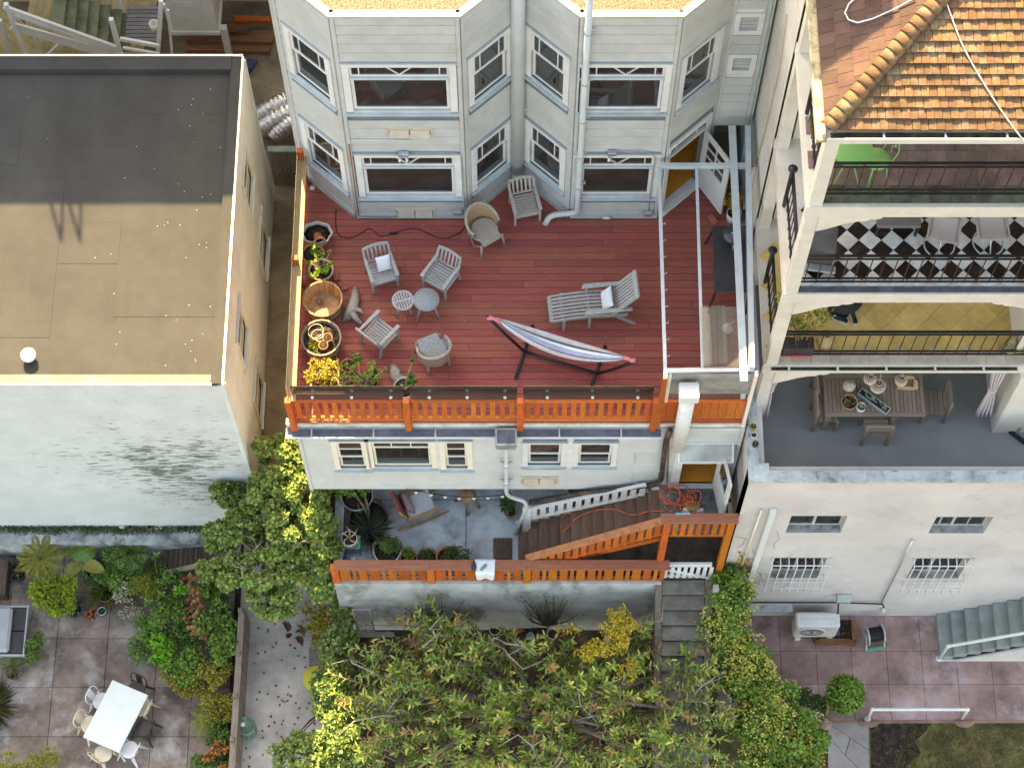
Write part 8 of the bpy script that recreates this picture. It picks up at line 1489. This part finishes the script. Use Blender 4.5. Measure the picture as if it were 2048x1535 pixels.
lb('feathery_shrub', 'feathery light green foliage between the white flowers and the whorled shrub', [E(285, 1175, -7.9, .35, .3, .25), E(300, 1160, -7.9, .3, .25, .25)], 2000, .09, .02, L_YG, (285, 1180))
t = thing('whorled_shrub', 'shrub with glossy whorls of broad bright leaves in the border', 'shrub', G(315, 1210, ZL)); b = loc(t); ws_ = [(Vector(G(u, v, -7.6)), 1) for u, v in ((310, 1112), (312, 1220), (302, 1250), (352, 1185), (320, 1190), (330, 1160), (295, 1205), (315, 1237))]; rosettes(t, ws_, .17, LEAF('leaf_glossy', (.13, .29, .05), .2, .02, .2), 9, up=.1, wd=.38); stems(t, b, [c for c, _ in ws_], .012, STEMM)
lb('red_maple', 'small maple with orange-red leaves beside the tall tree', [E(385, 1160, -7.2, .2, .15, .2), E(395, 1200, -7.3, .25, .3, .3), E(390, 1240, -7.4, .25, .3, .25), E(410, 1260, -7.5, .2, .2, .2)], 190, .11, .09, LEAF('leaf_maple', (.40, .19, .08), .3, .04, .3), (390, 1230), 'tree')
lb('lime_shrub', 'vivid lime green shrub at the edge of the slab patio', [E(320, 1290, -7.8, .3, .3, .25), E(330, 1315, -7.9, .25, .25, .2), E(300, 1275, -8, .25, .2, .2), E(375, 1180, -7.5, .25, .15, .15)], 1000, .08, .06, LEAF('leaf_vivid', (.15, .42, .035), .2, .02, .3), (315, 1300))
lb('mixed_green_shrub', 'deep green shrub mass dotted with white flowers right of the lime shrub', [E(400, 1260, -7.9, .5, .35, .3), E(440, 1240, -7.8, .4, .5, .3), E(360, 1255, -8, .4, .3, .3), E(350, 1215, -8.0, .4, .4, .3), E(440, 1300, -7.9, .4, .4, .3), E(280, 1300, -8.1, .25, .35, .25), E(365, 1300, -8, .4, .4, .3), E(300, 1140, -8.0, .4, .3, .3), E(345, 1160, -7.9, .3, .3, .3), E(430, 1190, -7.9, .35, .4, .3), E(200, 1150, -8.1, .4, .3, .25)], 7500, .07, .04, L_GREEN, (390, 1270), stems_=12)
lb('spreading_green_shrub', 'broad fresh green shrub joining the border to the tall tree', [E(340, 1235, -7.7, .4, .4, .3), E(420, 1215, -7.4, .4, .5, .35), E(300, 1255, -7.9, .3, .35, .25), E(455, 1270, -7.5, .3, .5, .3), E(370, 1330, -7.85, .35, .4, .25), E(250, 1160, -7.9, .35, .3, .25)], 4200, .085, .055, LEAF('leaf_fresh', (.17, .30, .055), .35, .03, .3), (380, 1250), stems_=12)
lb('golden_cover_shrub', 'yellow-leaved low shrub spreading along the fence', [E(400, 1335, -7.9, .5, .4, .28), E(440, 1360, -7.8, .35, .5, .3), E(385, 1375, -8, .4, .3, .25), E(430, 1410, -7.9, .4, .35, .25), E(350, 1345, -8.05, .3, .25, .2)], 5200, .06, .04, LEAF('leaf_goldgreen', (.33, .31, .045), .35, .05, .25), (420, 1370), stems_=10)
t = thing('border_fern', 'yellow-green fern at the lower end of the border', 'fern', G(425, 1440, ZL))
for i in range(9): frond(t, loc(t) + Vector((0, 0, .15)), i * .7, .5, .12, LEAF('frond_lime', (.33, .36, .05), .25, .02, .3))
lb('lower_border_shrub', 'dark mixed shrubs with orange flowers at the bottom of the border', [E(440, 1470, -8.1, .3, .4, .25), E(430, 1520, -8.1, .4, .35, .25), E(400, 1535, -8.1, .3, .3, .2)], 3000, .07, .04, L_GREEN, (435, 1500))
lb('orange_flowers', 'cluster of orange flowers near the bottom of the border', [E(440, 1495, -7.85, .14, .14, .06), E(415, 1512, -7.85, .12, .1, .06), E(445, 1540, -7.85, .14, .1, .06)], 110, .07, .05, LEAF('petal_orange', (.68, .20, .06), .2, .02, .3), (438, 1505), 'flowers', sub=0, stems_=3)
lb('round_patio_shrub', 'small round shrub with a white bloom beside the outdoor sofa', [E(70, 1285, -8.1, .22, .25, .22), E(68, 1315, -8.15, .2, .25, .2)], 800, .06, .03, L_GREEN, (70, 1300))
t = P_('variegated spider plant in a brown pot left of the slabs', 28, 1350, ZL, 'potted plant', 'spider_plant'); pot(t, .13, .2, M('pot_brown', (.22, .10, .06), .2, 5, .7, .2)); tuft(t, loc(t) + Vector((.02, .16, .2)), 110, .3, .018, LEAF('leaf_variegated', (.45, .48, .24), .25, .02, .3), 1.1, droop=.5)
t = P_('large tawny grass clump at the left picture edge', 0, 1420, ZL, 'grass', 'grass_plant'); tuft(t, loc(t) + Vector((-.25, 0, 0)), 520, .55, .009, LEAF('leaf_tawny', (.32, .31, .12), .3, .03, .25), 1.0, droop=.85)
lb('corner_shrub', 'airy shrub with reddish tips in the bottom left corner', [E(40, 1520, -8.1, .5, .25, .22), E(95, 1515, -8.15, .3, .25, .2), E(20, 1550, -8.1, .6, .25, .25)], 1500, .055, .03, L_YG, (50, 1530))
lb('bank_shrub', 'low dark shrub between topiary and ivy bank', [E(1590, 1395, -7.9, .3, .25, .2), E(1630, 1405, -7.95, .3, .2, .2)], 900, .07, .05, L_DARK, (1610, 1405))
for k, (u, v, r, mt, kd, lab, lf) in enumerate(((152, 1225, .16, BLUEP, 'terra', 'blue glazed pot with dark foliage below the yellow-green shrub', L_DARK), (186, 1232, .11, BLUEP, 'terra', 'small blue pot with drooping pinkish leaves', L_RUST), (130, 1222, .13, STONEP, 'terra', 'grey pot half hidden under the yellow-green shrub', L_GREEN), (40, 1150, .2, DARKP, 'terra', 'tall dark pot by the whitewashed wall', L_DARK))):
    t = P_(lab, u, v, ZL); pot(t, r, r * 1.4, mt, kd); b = loc(t); fbush(t, [(b + Vector((0, 0, r * 1.8)), (r * 1.1, r * 1.1, r * .6))], 60 if k < 3 else 8, .1, .05, lf, sub=0); stems(t, b + Vector((0, 0, r)), [b + Vector((random.uniform(-r, r) * .6, 0, r * 1.9)) for _ in range(3)], .008, STEMM)
t = P_('shallow glass bowl of water with white lights beside the pots', 205, 1224, ZL, 'bowl', 'water_bowl'); mb = MB(); mb.lathe([(.06, 0), (.09, .06), (.095, .1), (.085, .1), (.08, .06)], 20); mb.build('bowl', GLAZW, t); mb = MB(); mb.lathe([(0, .085), (.083, .085)], 20); mb.build('water', M('bowl_water', (.03, .06, .06), .1, 4, .05, 0), t)
mb = MB()
for k in range(6): mb.tube([(math.cos(a_) * (.13 + .01 * k), math.sin(a_) * (.13 - .008 * k), .03 + .018 * k) for a_ in [2 * PI * i / 20 for i in range(20)]], .012, 5, closed=True)
mb.build('hose_coil', M('hose_teal', (.05, .38, .30), .1, 4, .4, 0), None, wm=TR(G(50, 1112, ZL)), label='coil of teal garden hose by the whitewashed wall', cat='hose')
# mossy growth and trinkets on the ledge
P, d = clumps([E(u, 1056 + random.uniform(-2, 4), -7.58, .35, .12, .07) for u in range(10, 420, 30)], 2600, .2); leafmesh('ledge_moss', P, rdir(len(P)), rdir(len(P), .6), .04, .03, L_DARK, None, kind='stuff')
for k, (u, mt, lab) in enumerate(((317, (.62, .42, .36), 'square painted tile with red flower on the mossy ledge'), (346, (.5, .6, .66), 'square pale blue tile on the mossy ledge, rightmost'))): mb = MB(); mb.cbx(-.08, .08, -.06, .06, 0, .03, .004); mb.build('ledge_tile', M('tile_paint_%d' % k, mt, .3, 20, .3, 0, col2=(.7, .7, .66)), None, wm=TR(G(u, 1053, ZLB), 0, R(25)), label=lab, cat='tile')
mb = MB(); mb.ball((0, 0, .05), (.09, .06, .06), wob=.15); mb.build('ledge_stone', STONEP, None, wm=TR(G(246, 1054, ZLB)), label='pale stone lying on the mossy ledge', cat='stone')
for k, (u, lab) in enumerate(((262, 'tiny orange clay pot on the mossy ledge'), (300, 'small brown pot of moss on the ledge'))): t = thing('ledge_clay_pot', lab, 'pot', G(u, 1056, ZLB)); pot(t, .06, .09, TERRA)
# board ramp fence near the tree
rf_ = thing('board_ramp', 'dark board ramp with sloping pale side rail under the tall tree', 'ramp', G(380, 1115, ZL))
for i in range(11): p = G(332 + i * 10, 1122 - i * 2.2, -8.0 + i * .03); piece('board', (.09, .5, .04), M('ramp_board', (.10, .07, .05), .25, 4, .85, .3, rnd=.25, grain=(8, 1, 8)), rf_, TR(p), .004)
mb = MB(); mb.beam(G(330, 1146, -7.8), G(432, 1122, -7.4), .1, .07); mb.build('side_rail', M('rail_mossgrey', (.30, .28, .19), .15, 4, .85, .2), rf_, world=True)
# --- white table and metal chairs
tz = ZL + .74; c = [G(u, v, tz) for u, v in ((224.6, 1359), (296.5, 1388), (238, 1504), (165, 1472.5))]; ctr = sum(c, Vector()) / 4; axl = ((c[0] + c[1]) - (c[2] + c[3])).normalized(); axs = ((c[1] + c[2]) - (c[0] + c[3])).normalized(); hl_ = ((c[0] + c[1]) - (c[2] + c[3])).length / 4; hs2 = ((c[1] + c[2]) - (c[0] + c[3])).length / 4; rzT = math.atan2(axl.y, axl.x)
tt = thing('white_garden_table', 'white rectangular garden table on the slab patio', 'table', (ctr.x, ctr.y, ZL), rzT); WT = M('table_white', (.68, .73, .70), .04, 3, .35, .05); mb = MB(); mb.cbx(-hl_, hl_, -hs2, hs2, .70, .74, .01); mb.build('top', WT, tt)
for sx in (-1, 1):
    for sy in (-1, 1): mb = MB(); mb.beam((sx * (hl_ - .08), sy * (hs2 - .08), .70), (sx * (hl_ - .0), sy * (hs2 - .0), 0), .06, .06, taper=.6); mb.build('leg', CREAM, tt)
MBLK = M('chair_black', (.03, .024, .022), .1, 4, .4, .05); MWHT = M('chair_white', (.66, .66, .68), .05, 4, .4, .05); MCRM = M('chair_cream', (.66, .56, .42), .05, 4, .4, .05)
def tolix(label, s_l, s_s, facing, mat, dx=0):
    p = Vector((ctr.x, ctr.y, ZL)) + axl * s_l + axs * s_s; t = thing('metal_chair', label, 'chair', p, rzT + facing, 'metal chairs round the white garden table')
    mb = MB(); mb.ext([(math.cos(a_) * .19 * (1 if abs(math.cos(a_)) < .8 else 1.0), math.sin(a_) * .18, .44) for a_ in [2 * PI * i / 16 for i in range(16)]], (0, 0, .02)); mb.build('seat', mat, t, bevel=.01)
    for sx in (-1, 1):
        for sy in (-1, 1): mb = MB(); mb.beam((sx * .15, sy * .15, .45), (sx * .24, sy * .25, 0), .075, .03, taper=.35); mb.build('leg', mat, t)
    mb = MB(); mb.tube(bend([(-.17, .14, .45), (-.19, .2, .72), (-.12, .24, .86), (.12, .24, .86), (.19, .2, .72), (.17, .14, .45)], .1, 4), .013, 7); mb.build('back_hoop', mat, t); mb = MB(); mb.hexa([(-.065, .165, .46), (.065, .165, .46), (.065, .172, .46), (-.065, .172, .46), (-.08, .235, .85), (.08, .235, .85), (.08, .243, .85), (-.08, .243, .85)]); mb.build('back_splat', mat, t)
# local -y is the front of a chair
tolix('white metal chair at the left side of the garden table, upper one', .22, -hs2 - .08, 0, MWHT); tolix('cream metal chair at the left side of the garden table, lower one', -.32, -hs2 - .08, 0, MCRM)
tolix('black metal chair at the right side of the garden table', .05, hs2 + .16, PI, MBLK); tolix('white metal chair at the lower right side of the garden table', -.48, hs2 + .10, PI, MWHT); tolix('cream metal chair mostly under the upper right side of the garden table', .42, hs2 - .08, PI, MCRM)
tolix('black metal chair at the upper end of the garden table', hl_ + .05, .06, -PI / 2, MBLK); tolix('cream metal chair at the lower end of the garden table', -hl_ - .1, .05, PI / 2 - .3, MCRM)
# sofa at the left edge
so_ = thing('outdoor_sofa', 'grey cushioned outdoor sofa with dark panels at the left picture edge', 'sofa', G(10, 1258, ZL)); FR_ = M('sofa_frame', (.40, .41, .42), .08, 4, .5, .05); xs1 = G(52, 1258, ZL + .4).x; ya, yb = G(20, 1308, ZL + .4).y, G(20, 1214, ZL + .4).y; ym = (ya + yb) / 2
for y0, y1 in ((ya + .02, ym - .012), (ym + .012, yb - .02)): mb = MB(); mb.cbx(xs1 - .36, xs1 - .02, y0, y1, ZL + .3, ZL + .4); mb.build('panel', M('sofa_dark', (.055, .048, .05), .12, 5, .6, .1), so_, world=True)
for b_ in ((xs1 - .02, xs1 + .01, ya, yb, ZL + .28, ZL + .41), (xs1 - .9, xs1 + .03, ya - .04, ya, ZL + .28, ZL + .42), (xs1 - .9, xs1 + .03, yb, yb + .04, ZL + .28, ZL + .42)): mb = MB(); mb.bx(*b_); mb.build('frame_rail', FR_, so_, world=True)
mb = MB(); mb.cbx(xs1 - 1.0, xs1 - .30, ya + .03, yb - .03, ZL + .4, ZL + .56, .06); mb.build('cushion', M('sofa_cushion', (.36, .37, .38), .05, 3, .9, .1), so_, world=True)
for y in (ya, yb): mb = MB(); mb.bx(xs1 - .05, xs1, y, y + .05, ZL, ZL + .29); mb.build('leg', FR_, so_, world=True)
mb = MB(); p = G(0, 1165, ZL); mb.cbx(p.x - .4, G(12, 1165, ZL + .4).x, G(0, 1200, ZL).y, G(0, 1130, ZL).y, ZL, ZL + .4); mb.build('timber_bench_end', MATS['ramp_board'], None, label='dark timber bench end at the left picture edge', cat='bench')
# topiary ball
t = thing('topiary_ball', 'clipped green topiary ball on a leaning brown stem', 'topiary', G(1652, 1432, ZRP)); b = loc(t); cT = G(1690, 1388, -7.2); mb = MB(); mb.tube([b, b.lerp(G(1664, 1372, -7.1), .5), G(1664, 1372, -7.0)], [.035, .03, .028], 8); mb.tube([b + Vector((.05, .15, .5)), cT], [.025, .02], 6); mb.build('trunk', M('stem_rust', (.34, .17, .08), .2, 6, .8, .2), t, world=True)
P, d = clumps([(np.array(cT), (.36, .36, .36))], 2300, .74); P = P + rdir(len(P)) * .035; leafmesh('crown', P, d * .7 + rdir(len(P)) * .8, d + rdir(len(P)) * .7, rng.uniform(.05, .10, len(P)), .055, LEAF('leaf_topiary', (.19, .33, .06), .35, .03, .25), t)
mb = MB(); mb.lathe([(.13, 0), (.13, .05), (.1, .08)], 16); mb.build('stem_stone', M('kerb_pinkish', (.34, .22, .20), .15, 3, .8, .2), None, wm=TR(G(1652, 1448, ZRP - .02)), label='rounded pinkish stone at the topiary foot', cat='stone')
# lawn grass
n = 5200; P = np.array([tuple(G(random.uniform(1742, 2070), random.uniform(1446, 1580), ZRP - .1)) for _ in range(n)]); P = P[[i for i in range(n) if P[i][0] > G(1835, 1500, ZRP).x - .3 + .5 * math.sin(P[i][1] * 5) * .4 or random.random() < .12]]; leafmesh('lawn_grass', P, rdir(len(P), .9), rdir(len(P), .5), .07, .012, LEAF('blade_dry', (.20, .17, .06), .4, .04, .2), None, kind='stuff')
t = thing('dry_vine', 'leafless brown vine creeping up the rear wall beside the downpipe', 'vine', W(1520, 1160, YT - .03)); mb = MB()
for _ in range(26): u = random.uniform(1470, 1575); v = random.uniform(1085, 1175); p = W(u, v, YT - .02); pts = [p]; 
for _ in range(14):
    u = random.uniform(1465, 1570); v = random.uniform(1090, 1180); pts = []
    for i in range(5): pts.append(W(u + i * random.uniform(-2, 8), v - i * random.uniform(3, 9), YT - .018))
    mb.tube(pts, .004, 4)
mb.build('branches', M('vine_brown', (.34, .24, .17), .2, 8, .9, 0), t, world=True); P = np.array([tuple(W(random.uniform(1478, 1500), random.uniform(1105, 1140), YT - .05)) for _ in range(60)]); leafmesh('dry_leaves', P, rdir(60), rdir(60, .3), .06, .05, L_GOLD, t)
